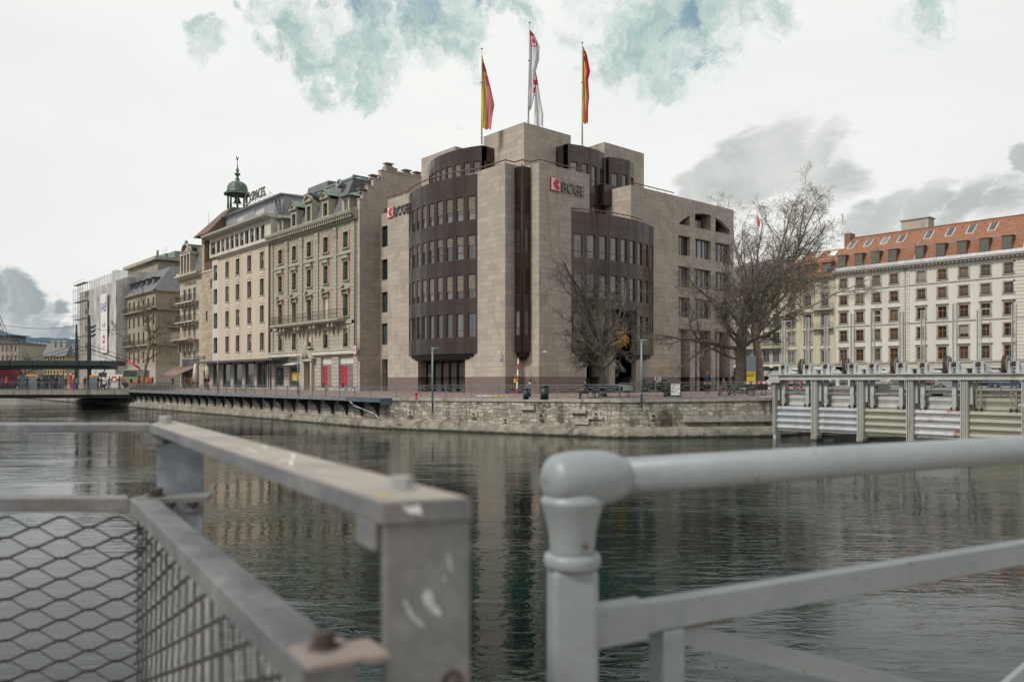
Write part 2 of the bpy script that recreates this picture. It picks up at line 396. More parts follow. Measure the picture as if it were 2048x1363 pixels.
for x in xs:
    e = edge_y(x); ys = [e, e + (max(42, e + .1) - e) * .5, max(42.0, e + .1), 75, 5100]
    cols.append([g.p(x, y, gz(x, y)) for y in ys])
for A, B in zip(cols, cols[1:]):
    for k in range(4): g.faces([A[k], B[k], B[k + 1], A[k + 1]])
far0 = [g.p(x, y, .05) for x, y in ((-28, 75), (400, 75), (5100, 2000), (5100, 5100), (-28, 5100))]; g.faces(far0)
q = [g.p(x, y, 0) for x, y in ((-5100, -5100), (-395, -5100), (-395, 260), (-236, 330), (-236, 5100), (-5100, 5100))]; g.faces(q)
tag(g.build('ground', m_ground), kind='structure')
# embankments of the far banks
eb = MB()
for a, c in (((-28, 75), (400, 75)), ((-395, -5100), (-395, 260)), ((-236, 32.3), (-236, 330)), ((-395, 260), (-236, 330))):
    eb.face([(a[0], a[1], WZ - .5), (c[0], c[1], WZ - .5), (c[0], c[1], .04), (a[0], a[1], .04)])
tag(eb.build('embankment', m_foot), kind='structure')

# stone quay wall with its coping and footing
qr = thing('quay_wall', 'old pale stone quay wall with stains and moss along the river below the bank', 'quay wall', (-45, 33, -2.4))
def strip(mb, prof, poly=EDGE, sub=1):
    rings = []
    for o, z in prof:
        pl = offs(poly, o); rings.append([(x, y, z + (gz(x, y) - .05 if z > -.5 else 0)) for x, y in pl])
    for A, B in zip(rings, rings[1:]):
        for k in range(len(A) - 1): mb.face([A[k], A[k + 1], B[k + 1], B[k]])
wl = MB(); strip(wl, [(.12, -1.78), (.02, -.16)]); wl.build('masonry', m_wallstone, qr)
cp = MB(); strip(cp, [(.02, -.16), (.10, -.16), (.10, .052), (-.45, .056)]); cp.build('coping', m_cap, qr)
ft = MB(); strip(ft, [(.80, -3), (.76, -2.32), (.70, -2.12), (.58, -1.90), (.46, -1.82), (.12, -1.78)]); ft.build('footing', m_foot, qr)
# ledge with dead leaves near the sluice, projecting stones and drain holes
A0, A1 = Vector((-33.4, 38.1, 0)), Vector((-28, 46.6, 0)); Fq = Fr(A0.x, A0.y, A1.x - A0.x, A1.y - A0.y); Lq = (A1 - A0).length
ld = MB(Fq); ld.box(4.2, Lq + .5, 0, .42, -1.5, -1.1); ld.build('ledge', m_cap, qr)
lf = MB(Fq); rr = random.Random(3)
for k in range(500):
    a, o = rr.uniform(4.2, Lq + .3), rr.uniform(.06, .42); s_ = rr.uniform(.02, .05); z = -1.095 + rr.random() * .04
    lf.face([(a, o, z), (a + s_, o + s_ * .3, z + .01), (a + s_ * .7, o + s_, z + rr.random() * .03), (a - s_ * .3, o + s_ * .7, z)])
m_leaf = M('dead_brown_leaves', (.20, .09, .045), .9, 0, .4, 9)
tag(lf.build('leaf_litter', m_leaf), kind='stuff')
B0 = Vector((-51.2, 32.3, 0)); Fm = Fr(B0.x, B0.y, A0.x - B0.x, A0.y - B0.y); Lm = (A0 - B0).length
for F_, a_, z_ in ((Fm, 2.2, -1.2), (Fm, 7.8, -1.2), (Fm, 13.2, -1.2), (Fm, 17.2, -1.0), (Fq, 2.2, -1.1), (Fm, 10.4, -1.55)):
    dr = MB(F_); dr.box(a_ - .28, a_ + .3, .02, .14, z_ - .3, z_ + .2); dr.mi = 1; dr.tube((a_, .10, z_ - .02), (a_, .16, z_ - .03), .09, .09, 12); dr.mi = 0
    dr.plate([(a_ - .16, z_ - .2), (a_ + .18, z_ - .2), (a_ + .12, z_ - .09), (a_ - .12, z_ - .09)], .1, .34)
    dr.build('drain_spout', [m_cap, m_dark], qr)
for F_, a_, z0_, z1_ in ((Fm, 16.4, -1.7, -1.35), (Fm, 17.4, -1.35, -1.15), (Fm, 16.2, -1.0, -.72), (Fm, 12.4, -.85, -.6)):
    st_ = MB(F_); st_.box(a_ - .75, a_ + .3, .0, .24, z0_, z1_); st_.build('projecting_stone', m_cap, qr, bevel=.03)
# graffiti letters in dark paint on the wall
gp = Fm.P(13.2, .075, -.72); txt = text_mesh('ACAB', 'graffiti', .55, gp, (Fm.ax, Fm.ay, .03), (0, 0, 1), m_black, qr, ext=.006, align='CENTER', offset=-.012)
# ivy and dry stems on the wall
def stems(F_, a, w_, z0, z1, n, seed, col):
    r_ = random.Random(seed); mb = MB(F_)
    for k in range(n):
        x = a + r_.gauss(0, w_); z = z1 - r_.random() * .5; o = .1 + r_.random() * .08
        while z > z0:
            nx, nz, no = x + r_.gauss(0, .07), z - r_.uniform(.06, .16), .1 + r_.random() * .3
            mb.tube((x, o, z), (nx, no, nz), .011, .009, 3, False); x, z, o = nx, nz, no
    return mb.build('hanging_stems', col, None)
m_stem = M('dry_brown_stems', (.13, .095, .07), .9, 0, .3, 6)
o = stems(Fq, 3.0, .22, -1.9, -.4, 26, 5, m_stem); o.name = 'creeper'; tag(o, 'dry brown creeper hanging down the quay wall left of the stone ledge', 'creeper')
o = stems(Fq, 7.6, .9, -2.1, -1.5, 34, 8, m_stem); o.name = 'creeper'; tag(o, 'low tangle of dry stems on the footing under the leafy ledge', 'creeper')
# moss tufts along the waterline
ms = MB(); rr = random.Random(12)
ring = offs(EDGE, .74)
for (x0, y0), (x1, y1) in zip(ring[1:3], ring[2:4]):
    for k in range(260):
        f = rr.random() ** (1.2); x, y = x0 + (x1 - x0) * f, y0 + (y1 - y0) * f
        if math.sin(f * 31) + math.sin(f * 77 + 1) < .5: continue
        s_ = rr.uniform(.05, .11); z = -2.38 + rr.uniform(-.06, .06)
        ms.face([(x - s_, y - s_ * .4, z), (x + s_, y + s_ * .3, z - .02), (x + rr.gauss(0, .04), y - .05, z + s_)])
tag(ms.build('moss', m_grass), kind='stuff')

# cantilevered walkway on the left
m_steel_g = M('grey_green_steel_edge', (.24, .265, .27), .5, .3, .12, 3)
m_steel_d = M('dark_bracket_steel', (.035, .04, .042), .6, .2, .2)
DY = 31.3; zd = gz(0, DY)
dk = thing('cantilever_walkway', 'steel edged walkway carried on dark brackets above the river left of the bank', 'walkway', (-80, DY, zd))
db = MB(); db.box(-196, -51.0, DY + .06, 32.4, zd - .3, zd - .015); db.mi = 1
db.face([(-196, DY, zd - .010), (-51.0, DY, zd - .010), (-51.0, 32.35, zd + .02), (-196, 32.35, zd + .02)]); db.build('deck_slab', [m_steel_d, m_ground], dk)
fs = MB(); fs.box(-196, -51.0, DY - .05, DY + .06, zd - .26, zd + .03); fs.build('fascia_beam', m_steel_g, dk)
fs = MB(); fs.box(-55.6, -50.6, DY - .09, DY - .052, zd - .30, zd + .04); fs.box(-50.64, -50.6, DY - .05, 32.3, zd - .5, zd - .0); fs.build('end_plate', M('blue_grey_plate', (.12, .15, .19), .5, .3), dk)
br0 = None; x = -57.1 + 2.35 * 2; k = 0
while x > -150:
    if br0 is None:
        bm_ = MB(Fr(x, DY, 0, 1)); prof = [(.05, zd - .3), (1.0, zd - .3), (1.0, zd - 1.5), (.82, zd - 1.45), (.72, zd - 1.05), (.5, zd - .75), (.05, zd - .5)]
        bm_.plate(prof, -.09, .09); br0 = bm_.build('bracket', m_steel_d, dk); bx0 = x
    else:
        c = br0.copy(); C.objects.link(c); c.parent = dk; c.location = (x - bx0, 0, 0)
    x -= 2.35; k += 1
cv = MB(); cv.path([(-54.9, DY - .1, zd - .3), (-54.6, DY + .05, zd - .62), (-53.6, DY + .3, zd - .9), (-52.0, DY + .45, zd - 1.25), (-51.4, DY + .45, zd - 1.7)], .06, 6)
cv.build('drain_pipe', M('galvanised_pipe', (.40, .41, .40), .5, .4), dk)

# railing panels: post with curled foot, two rails and a cross of thin bars
def rail_panel(L, z=0, H=.88, name='railing_panel'):
    r_ = thing(name, None, None)
    p = MB(); p.boxw(0, 0, H / 2 - .02, .045, .045, H + .04); p.path([(0, -.02, .02), (0, -.16, -.12), (0, -.18, -.28), (0, -.06, -.42)], .022, 5); p.boxw(.09, 0, .42, .02, .02, .78); p.build('post', m_rail, r_)
    q = MB(); q.box(0, L, -.025, .025, H - .03, H + .01); q.box(.09, L - .09, -.012, .012, H - .17, H - .14); q.box(.09, L - .09, -.012, .012, .06, .09); q.build('rail', m_rail, r_)
    c_ = MB()
    for (a, c) in (((.1, .08), (L - .1, H - .16)), ((.1, H - .16), (L - .1, .08))): c_.tube((a[0], 0, a[1]), (c[0], 0, c[1]), .018, .018, 4)
    mid = L / 2
    for (a, c) in (((.1, .45), (mid, H - .16)), ((mid, H - .16), (L - .1, .45)), ((.1, .45), (mid, .08)), ((mid, .08), (L - .1, .45))): c_.tube((a[0], .004, a[1]), (c[0], .004, c[1]), .013, .013, 4)
    c_.build('cross_bars', m_rail, r_)
    return r_
RP = {}
ORD = 'first second third fourth fifth sixth seventh eighth ninth tenth eleventh twelfth thirteenth fourteenth fifteenth sixteenth seventeenth eighteenth nineteenth twentieth twenty-first twenty-second twenty-third twenty-fourth twenty-fifth twenty-sixth twenty-seventh twenty-eighth twenty-ninth thirtieth'.split()
def lay_rail(x0, y0, x1, y1, step, label, group, zf=gz, proto_key='q', H=.88):
    L = math.hypot(x1 - x0, y1 - y0); n = max(1, round(L / step)); l = L / n
    key = (proto_key, round(l, 2), H)
    for i in range(n):
        f = i / n; x, y = x0 + (x1 - x0) * f, y0 + (y1 - y0) * f
        if key not in RP: RP[key] = rail_panel(l, H=H); o_ = RP[key]
        else: o_ = copy_tree(RP[key])
        o_.location = (x, y, zf(x, y)); o_.rotation_euler = (0, 0, math.atan2(y1 - y0, x1 - x0))
        tag(o_, label.replace('#', ORD[i]), 'railing', group)
RE = offs(EDGE, -.12)
lay_rail(-113, DY + .08, -52.2, DY + .08, 2.35, 'grey crossed bar railing panel of the steel walkway, # from the bridge', 'railing panels of the cantilevered walkway', zf=lambda x, y: zd)
lay_rail(-52.2, DY + .08, RE[1][0] + .8, RE[1][1] + .1, 2.0, 'grey railing panel, # one at the blue grey end of the steel walkway', 'railing panels at the bend')
lay_rail(RE[1][0] + .8, RE[1][1] + .1, RE[2][0], RE[2][1], 2.3, 'grey crossed bar railing panel on the stone wall before the bank, # from the left', 'railing panels on the stone wall', H=.92)
lay_rail(RE[2][0], RE[2][1], RE[3][0] - .3, RE[3][1] - .4, 2.3, 'taller crossed bar railing panel between right lamp post and sluice, # from the left', 'railing panels by the benches', H=1.0)

# ================================================================== BANK BUILDING
bank = thing('bank_building', 'angular beige stone bank with dark bronze bow windows and flags on its roof', 'building', (-60, 50, 0))
YF = 43.3; XR = -48.5; TOP = 19.3
F1 = Fr(0, YF, 1, 0); F2 = Fr(XR, 0, 0, 1)
def wframe(F, s0, s1, z0, z1, dep, frame, pane, root, mull=(), trans=(), fw=.06, o=0.0, name='window', blind=None, bm=None, label=None, bars=.04):
    mb = MB(F); q0, q1 = o - dep, o - dep + .07
    mb.box(s0, s0 + fw, q0, q1, z0, z1); mb.box(s1 - fw, s1, q0, q1, z0, z1); mb.box(s0 + fw, s1 - fw, q0, q1, z1 - fw, z1); mb.box(s0 + fw, s1 - fw, q0, q1, z0, z0 + fw)
    for f in mull: a = s0 + (s1 - s0) * f; mb.box(a - bars / 2, a + bars / 2, q0, q1 + .003, z0 + fw, z1 - fw)
    for f in trans: a = z0 + (z1 - z0) * f; mb.box(s0 + fw, s1 - fw, q0, q1 - .003, a - bars / 2, a + bars / 2)
    wo = mb.build(name, frame, root)
    pn = MB(F); pn.box(s0 + .01, s1 - .01, q0 - .015, q0 + .02, z0 + .01, z1 - .01); pn.build('pane', pane, wo)
    if blind:
        bl = MB(F); zz = z1 - fw; n = max(2, int((z1 - z0) * blind / .105)); st = (z1 - z0) * blind / n
        bl.box(s0 + fw, s1 - fw, q1 - .02, q1 - .005, z1 - (z1 - z0) * blind, z1 - .01)
        for k in range(n):
            bl.extr([(q1 - .004, zz - .01), (q1 + .03, zz - st * .45), (q1 - .004, zz - st * .8)], s0 + fw, s1 - fw); zz -= st
        bl.build('blind', bm or m_blind, wo)
    return wo
def arc_pts(F, sA, sB, sag, n, o0=0.0):
    L = sB - sA
    if sag <= 0: return [(sA + L * i / n, o0) for i in range(n + 1)]
    Rr = (L * L / 4 + sag * sag) / (2 * sag); h = Rr - sag; th = math.asin(min(1, L / 2 / Rr)); cx = (sA + sB) / 2
    return [(cx + Rr * math.sin(-th + 2 * th * i / n), o0 - h + Rr * math.cos(-th + 2 * th * i / n)) for i in range(n + 1)]
def bow(F, sA, sB, sag, n, z0, z1, rows, root, name='bow_bay', joints=(), ww=.62, blinds=None, skip=(), o0=0.0, dep=.16, rnd=None, lower=True):
    """curved metal bay: rows [(z0,z1)], skip {(row, module)}"""
    pts = arc_pts(F, sA, sB, sag, n, o0); W = [F.P(a, o, 0)[:2] for a, o in pts]
    sh = MB(); sh.F = None; rnd = rnd or random.Random(1)
    bo = thing_part = None
    mods = []
    for i in range(n):
        (xa, ya), (xb, yb) = W[i], W[i + 1]; Fm_ = Fr(xa, ya, xb - xa, yb - ya); L = math.hypot(xb - xa, yb - ya); mods.append((Fm_, L))
        sh.F = Fm_; holes = []
        for j, (a, c) in enumerate(rows):
            if (j, i) in skip: continue
            holes.append((L * (1 - ww) / 2, L * (1 + ww) / 2, a, c))
        sk = [j for j in range(len(rows)) if (j, i) in skip]
        zlo = z0 if not sk else max(rows[j][1] for j in sk) + .45
        sh.mi = 0; sh.wall(0, L, zlo, z1, holes, dep)
        sh.mi = 1
        for zj in joints:
            if zj > zlo: sh.box(.0, L, -.01, .006, zj - .013, zj + .013)
        sh.box(-.012, .012, -.01, .009, zlo, z1 - .01)
        if sk:
            sh.mi = 0; sh.face([(0, 0, zlo), (0, -1.6, zlo), (L, -1.6, zlo), (L, 0, zlo)])
    sh.F = F; sh.mi = 0
    ring = pts + [(sB, -.6 + o0), (sA, -.6 + o0)] if sag > 0 else pts + [(sB, -.6 + o0), (sA, -.6 + o0)]
    sh.face([(a, o, z1) for a, o in ring]); 
    if not skip: sh.face([(a, o, z0) for a, o in ring][::-1])
    for s_, nm in ((sA, 0), (sB, 1)): sh.face([(s_, o0, z0), (s_, o0 - .6, z0), (s_, o0 - .6, z1), (s_, o0, z1)])
    bay = sh.build(name, [m_bronze, m_bronze_d], root)
    for i, (Fm_, L) in enumerate(mods):
        for j, (a, c) in enumerate(rows):
            if (j, i) in skip: continue
            bl = blinds(j, i) if blinds else None
            o_ = wframe(Fm_, L * (1 - ww) / 2, L * (1 + ww) / 2, a, c, dep, m_gframe, m_pane_b, root, trans=(.3,), fw=.05, blind=bl, bars=.05)
    return bay, pts
rows4 = [(4.93 + 3.41 * k, 7.03 + 3.41 * k) for k in range(4)]
JT = [4.42, 7.92, 11.33, 14.74, 18.1]
# --- stone volumes
GO0, GO1 = XY(836, YF), XY(930, YF)
bl = MB(F1); bl.wall(-68.7, -50.5, 1.45, TOP, [(GO0, GO1, 1.45, 3.1, 1.3)], .3)
bl.face([(-68.7, -2.0, -.3), (-68.7, 0, -.3), (-68.7, 0, TOP), (-68.7, -2.0, TOP)]); bl.face([(-50.5, 0, -.3), (-50.5, -2.0, -.3), (-50.5, -2.0, TOP), (-50.5, 0, TOP)])
bl.face([(-68.7, -2, TOP), (-68.7, 0, TOP), (-50.5, 0, TOP), (-50.5, -2, TOP)])
bl.build('front_wall', m_stone, bank)
pl = MB(F1); pl.wall(-68.7, -50.5, -.3, 1.45, [(GO0, GO1, .02, 1.45, 1.3)], 1.3, o=.004); pl.box(-50.52, -50.494, -2.0, .003, -.3, 1.447); pl.build('plinth', m_plinth, bank)
# notch and right hand side
V2 = YX(1179, XR); V3 = YX(1262, XR); V4 = 73.7
nb = MB()
nb.face([(-50.5, 45.3, 1.45), (-48.5, 45.3, 1.45), (-48.5, 45.3, TOP), (-50.5, 45.3, TOP)])
nb.face([(-50.5, 45.3, TOP), (-48.5, 45.3, TOP), (-48.5, V2, TOP), (-51.8, V2, TOP), (-51.8, V3, TOP), (-48.5, V3, TOP), (-48.5, V4, TOP), (-72.8, V4, TOP), (-72.8, 45.3, TOP)])
nb.build('roof_slab', m_stone, bank)
nb = MB(Fr(0, 45.3, 1, 0)); nb.box(-50.5, -48.5, -.01, .006, -.3, 1.45); nb.build('plinth', m_plinth, bank)
# right face openings
E0, E1 = YX(1173, XR), YX(1202, XR); G0, G1 = YX(1224, XR), YX(1267, XR); Q0 = YX(1285, XR)
cols3 = [(YX(1357, XR), YX(1380, XR)), (YX(1390, XR), YX(1422, XR)), (YX(1431, XR), YX(1460, XR))]
wr = [(13.55, 15.5), (10.45, 12.45), (7.45, 9.4)]
holes = []
for a, c in cols3:
    for z0_, z1_ in wr: holes.append((a, c, z0_, z1_, .45))
    holes.append((a, c, 1.45, 6.25, 2.2))
arch = [(c_[0], c_[1], 16.6, 18.3) for c_ in cols3]
for a in arch: holes.append((*a, 1.4))
VB0, VB1 = YX(1143, XR), YX(1307, XR)
rw = MB(F2)
rw.wall(45.3, V2, 1.45, TOP, [(E0, V2, 1.45, 3.1, 1.5)], .3); rw.wall(V2, V3, 1.45, 15.75, [(V2, E1, 1.45, 3.1, 1.5), (G0, G1, 1.45, 7.9, 2.6)] if G1 < V3 else [(V2, E1, 1.45, 3.1, 1.5), (G0, V3, 1.45, 7.9, 2.6)], .3)
rw.wall(V3, V4, 1.45, TOP, ([(V3, G1, 1.45, 7.9, 2.6)] if G1 > V3 else []) + holes, .3)
rw.face([(V4, 0, -.3), (V4, -20, -.3), (V4, -20, TOP), (V4, 0, TOP)])
rw.face([(V2, 0, 15.7), (V2, -3.3, 15.7), (V2, -3.3, TOP), (V2, 0, TOP)]); rw.face([(V3, 0, 15.7), (V3, 0, TOP), (V3, -3.3, TOP), (V3, -3.3, 15.7)])
rw.face([(V2, 0, 15.7), (V3, 0, 15.7), (V3, -3.3, 15.7), (V2, -3.3, 15.7)])
rw.build('side_wall', m_stone, bank)
ph = [(E0, E1, .02, 1.45, 1.5), (G0, G1, .02, 1.45, 2.6)] + [(a, c, .02, 1.45, 2.2) for a, c in cols3]
pl = MB(F2); pl.wall(45.3, V4, -.3, 1.45, ph, .3, o=.004); pl.build('plinth', m_plinth, bank)
# curved underside that turns the three top openings into one segmental arch
sA, sB = cols3[0][0], cols3[2][1] + .6; cxa = (sA + sB) / 2; Ra = ((sB - sA) ** 2 / 4 + 1.6 ** 2) / (2 * 1.6); zc_ = 18.2 - Ra
for (a, c, z0_, z1_) in arch:
    n = 8; ab = MB(F2)
    for k in range(n):
        x0_, x1_ = a + (c - a) * k / n, a + (c - a) * (k + 1) / n
        zz0, zz1 = zc_ + math.sqrt(max(0, Ra * Ra - (x0_ - cxa) ** 2)), zc_ + math.sqrt(max(0, Ra * Ra - (x1_ - cxa) ** 2))
        zz0, zz1 = min(zz0, z1_ - .01), min(zz1, z1_ - .01)
        ab.plate([(x0_, zz0), (x1_, zz1), (x1_, z1_), (x0_, z1_)], -.35, -.003)
    ab.build('arch', m_stone, bank)
bk = MB(F2)
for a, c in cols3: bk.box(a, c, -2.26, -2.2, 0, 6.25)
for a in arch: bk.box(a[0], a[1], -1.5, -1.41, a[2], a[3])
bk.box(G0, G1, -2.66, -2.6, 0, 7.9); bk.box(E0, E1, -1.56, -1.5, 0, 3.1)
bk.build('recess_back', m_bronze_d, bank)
for a in arch[:2]:
    wframe(F2, a[0] + .1, a[1] - .5, a[2], a[3] - .75, .7, m_bronze, m_pane_b, bank, mull=(.33, .66), trans=(.5,))
# window groups of the right wing: dark posts between panes
for (a, c) in cols3:
    for z0_, z1_ in wr:
        n = 3; w_ = (c - a) / n
        wframe(F2, a, c, z0_, z1_, .45, m_bronze, m_pane_b, bank, mull=(.32, .62), trans=(), fw=.09, bars=.16)
    wframe(F2, a + .1, c - .1, .1, 6.2, 2.0, m_bronze, m_pane, bank, mull=(.35, .7), trans=(.5,), fw=.1, bars=.2, name='arcade_window')
    pr = MB(F2); pr.box((a + c) / 2 - .35, (a + c) / 2 + .1, -.9, -.5, .02, 6.24); pr.build('inner_pillar', m_stone, bank)
# left strip set back, party wall
Fs = Fr(0, 44.8, 1, 0); SX0 = -72.8
sh = [(XY(763, 44.8), -68.72, z0_, z1_, .3) for z0_, z1_ in ((15.1, 17.3), (11.65, 13.8), (8.25, 10.4), (4.87, 7.1))] + [(XY(764, 44.8), -68.72, .02, 3.35, .6)]
s_ = MB(Fs); s_.wall(SX0, -68.7, -.3, 18.6, sh, .3); s_.face([(SX0, 0, 18.6), (-68.7, 0, 18.6), (-68.7, -1.5, 18.6), (SX0, -1.5, 18.6)]); s_.build('recessed_wall', m_stone, bank)
for h_ in sh[:4]: wframe(Fs, h_[0], h_[1], h_[2], h_[3], .28, m_bronze_d, m_pane, bank, trans=(), mull=(.7,))
dd_ = MB(Fs); dd_.box(sh[4][0], sh[4][1], -.64, -.55, 0, 3.35); dd_.build('side_door', m_bronze, bank)
pw = MB(); steps = [(42.35, 42.7, 19.9), (42.7, 43.3, 20.6), (43.3, 44.0, 21.4), (44.0, 44.9, 22.3), (44.9, 50.5, 23.3)]
for a, c, z in steps: pw.box(-73.05, -72.55, a, c, -.3, z)
pw.build('party_wall', m_stone, bank)
pw = MB()
for a, c, z in steps: pw.box(-73.12, -72.48, a - .05, c + .02, z, z + .1)
pw.build('party_wall_coping', m_cap, bank)
# chimney wall stepping up behind
cw = MB(); cw.box(-73.4, -72.6, 45.6, 47.0, 19, 23.9); cw.box(-73.4, -72.6, 47.0, 50.4, 19, 23.6)
cs_ = cw.build('chimney_wall', M('grey_render', (.30, .27, .245), .85, 0, .18, 1.2, .2, streak=True), bank)
for yy, zz in ((46.1, 23.9), (48.4, 23.6), (49.8, 23.6), (44.3, 22.35), (42.9, 20.65)):
    ch = MB(); ch.box(-73.35, -72.65, yy - .45, yy + .45, zz, zz + .12)
    for k in (-.28, 0, .28): ch.box(-73.2, -72.8, yy + k - .07, yy + k + .07, zz + .12, zz + .35)
    ch.box(-73.4, -72.6, yy - .5, yy + .5, zz + .35, zz + .43); ch.build('chimney_cap', M('chimney_mortar', (.33, .28, .24), .9), bank)
rb = MB(); rb.box(-72.5, -60, 50.5, 60, 19.3, 22.2); rb.box(-68.7, -68.5, 45.2, 50, 19.3, 20.4); rb.build('rear_volume', m_stone, bank)
rt = MB(); rt.path([(-72, 45.4, 19.6), (-69.2, 45.4, 19.9)], .03, 4); rt.path([(-72, 45.4, 19.1), (-69.2, 45.4, 19.4)], .02, 4)
for x in (-72, -70.6, -69.2): rt.tube((x, 45.4, 18.6), (x, 45.4, 19.75), .025, .025, 4)
rt.build('roof_railing', m_rail, bank)
# --- tower and attic blocks
tw = MB(); tw.box(-59.3, -53.5, 48.1, 54.1, TOP, 24.45); tw.build('roof_tower', m_stone, bank)
tw = MB(Fr(0, 48.1, 1, 0)); tw.box(-59.1, -58.5, -.02, .01, 19.9, 20.55); tw.box(-57.9, -57.3, -.02, .01, 19.9, 20.55); tw.build('tower_opening', m_dark, bank)
al = MB(); al.box(-68.1, -62.3, 47.0, 55, TOP, 24.0); al.build('attic_block', m_stone, bank)
al = MB(); al.box(-60, -52.0, 57.2, 63.1, 15.7, 24.1); al.build('attic_block', m_stone, bank)
Fa = Fr(0, 46.6, 1, 0)
bay, pts = bow(Fa, -66.2, -57.7, 1.0, 8, TOP, 23.0, [(20.05, 21.6)], bank, name='attic_bay', joints=(22.2,), ww=.66, blinds=lambda j, i: .8 if i < 6 else None, rnd=random.Random(2))
al = MB(Fr(-57.7, 0, 0, 1)); al.wall(46.6, 48.1, TOP, 23.0, [(46.9, 47.7, 20.05, 21.6)], .2); al.mi = 1; al.box(46.9, 47.7, -.25, -.19, 20.05, 21.6); al.box(46.6, 48.1, -.01, .005, 22.19, 22.21); al.build('attic_bay_end', [m_bronze, m_dark], bank)
Fb = Fr(-51.8, 0, 0, 1); YA, YB_, YC_ = YX(1136, -51.8), YX(1209, -51.8), YX(1265, -51.8)
bow(Fb, YA, YB_, .45, 4, 15.7, 22.9, [(16.0, 17.6), (19.3, 21.3)], bank, name='attic_bay', joints=(18.5, 22.2), ww=.6)
bow(Fb, YB_ + .35, YC_, .45, 3, 15.7, 22.6, [(16.0, 17.6), (18.9, 21.1)], bank, name='attic_bay', joints=(18.3, 21.9), ww=.55, o0=.25)
al = MB(Fr(0, YA, 1, 0)); al.wall(-53.4, -51.8, TOP, 22.9, [], .1); al.mi = 1; al.box(-53.4, -51.8, -.01, .005, 22.19, 22.21); al.build('attic_bay_end', [m_bronze, m_bronze_d], bank)
bx = MB(Fb); ba, bb = YX(1209, -50.9), YX(1246, -50.9); bx.F = Fr(-50.9, 0, 0, 1); bx.box(ba, bb, -.85, 0, 17.95, 19.7); bx.prism([(ba, -.85), (bb, -.85), (bb, 0), (ba, 0)][::-1], 17.7, 17.95); bx.build('projecting_box', m_bronze, bank)
# --- the two great bow bays
SA, SB = XY(818, YF), XY(955, YF)
rb_ = random.Random(5); blv = {}
for j in range(4):
    for i in range(9): blv[(j, i)] = None if j == 0 else {1: rb_.choice([.62, .68, .7, .72, .9]), 2: rb_.choice([.38, .4, .42, .36]), 3: rb_.choice([.6, .58, .62])}[j]
bow(F1, SA, SB, 1.12, 9, 3.5, 19.12, rows4, bank, joints=JT, blinds=lambda j, i: blv[(j, i)], o0=.004)
skip = {(0, k) for k in (3, 4, 5)}
bow(F2, VB0, VB1, 1.12, 9, 3.5, 15.78, rows4[:3], bank, joints=JT[:4] + [14.9], blinds=None, skip=skip, o0=.004)
for F_, a, c in ((F1, SA, SB), (F2, VB0, VB1)):
    m_ = MB(F_); skp = F_ is F2
    for ins, z0_, z1_ in ((.5, 3.22, 3.5), (1.1, 3.02, 3.22)):
        pts_ = arc_pts(F_, a + ins, c - ins, .95 - ins * .3, 10, .01)
        if skp:
            for lo, hi in ((0, 3), (7, 10)):
                seg = pts_[lo:hi + 1]; m_.prism([(p[0], p[1]) for p in seg] + [(seg[-1][0], -.3), (seg[0][0], -.3)], z0_, z1_)
        else: m_.prism(pts_ + [(c - ins, -.3), (a + ins, -.3)], z0_, z1_)
    m_.build('bay_base', m_bronze_d, bank)
# entrance: pillars, dark door frames, sun emblem
for p0, p1, h_ in ((1213, 1224, 4.9), (1266, 1280, 5.0)):
    a, c = YX(p0, XR), YX(p1, XR); pp = MB(F2); pp.box(a, c, -.4, .35, 0, h_); pp.build('entrance_pillar', m_stone, bank)
wframe(F2, G0 + .05, G1 - .05, .05, 3.2, 1.6, m_bronze, m_pane, bank, mull=(.3, .6), name='entrance_door', fw=.12, bars=.08)
wframe(F2, E0 + .05, E1 - .05, .05, 3.05, 1.2, m_bronze, m_pane, bank, mull=(.33, .66), name='entrance_door', fw=.12, bars=.1)
sp_ = at(1242, 672, X=XR + 1.5); sn = MB(); cs3 = Vector(sp_)
sn.lathe(cs3.x, cs3.y, [(.02 + .44 * math.sin(math.pi * k / 10), cs3.z - .44 * math.cos(math.pi * k / 10)) for k in range(11)], 18)
rr = random.Random(9)
for k in range(44):
    t_ = 2 * math.pi * k / 44; tl = rr.uniform(-.35, .45); L_ = rr.uniform(.95, 1.25)
    d_ = Vector((tl, math.cos(t_), math.sin(t_))).normalized()
    sn.tube(cs3 + d_ * .35, cs3 + d_ * L_, .045, .012, 4)
sn.build('sun_emblem', m_gold, bank)
# garage-like panels in the front recess
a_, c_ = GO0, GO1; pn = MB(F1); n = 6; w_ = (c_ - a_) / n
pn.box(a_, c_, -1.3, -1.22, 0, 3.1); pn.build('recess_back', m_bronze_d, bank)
for k in range(n):
    p_ = MB(F1); x0_ = a_ + w_ * k; p_.box(x0_ + .1, x0_ + w_ - .1, -1.2, -1.1, .72, 2.75); p_.mi = 1; p_.box(x0_ + .1, x0_ + w_ - .1, -1.2, -1.12, .06, .7); p_.mi = 2; p_.box(x0_ - .09, x0_ + .09, -1.2, -.95, .02, 2.9)
    p_.build('door_panel', [M('taupe_panel', (.20, .17, .16), .6, 0, .08) if k == 0 else bpy.data.materials['taupe_panel'], m_pane, m_bronze_d], bank)
lt = MB(F1); lt.box(a_ - .01, c_ + .01, -.9, -.5, 2.9, 3.08); lt.build('lintel', m_bronze_d, bank)
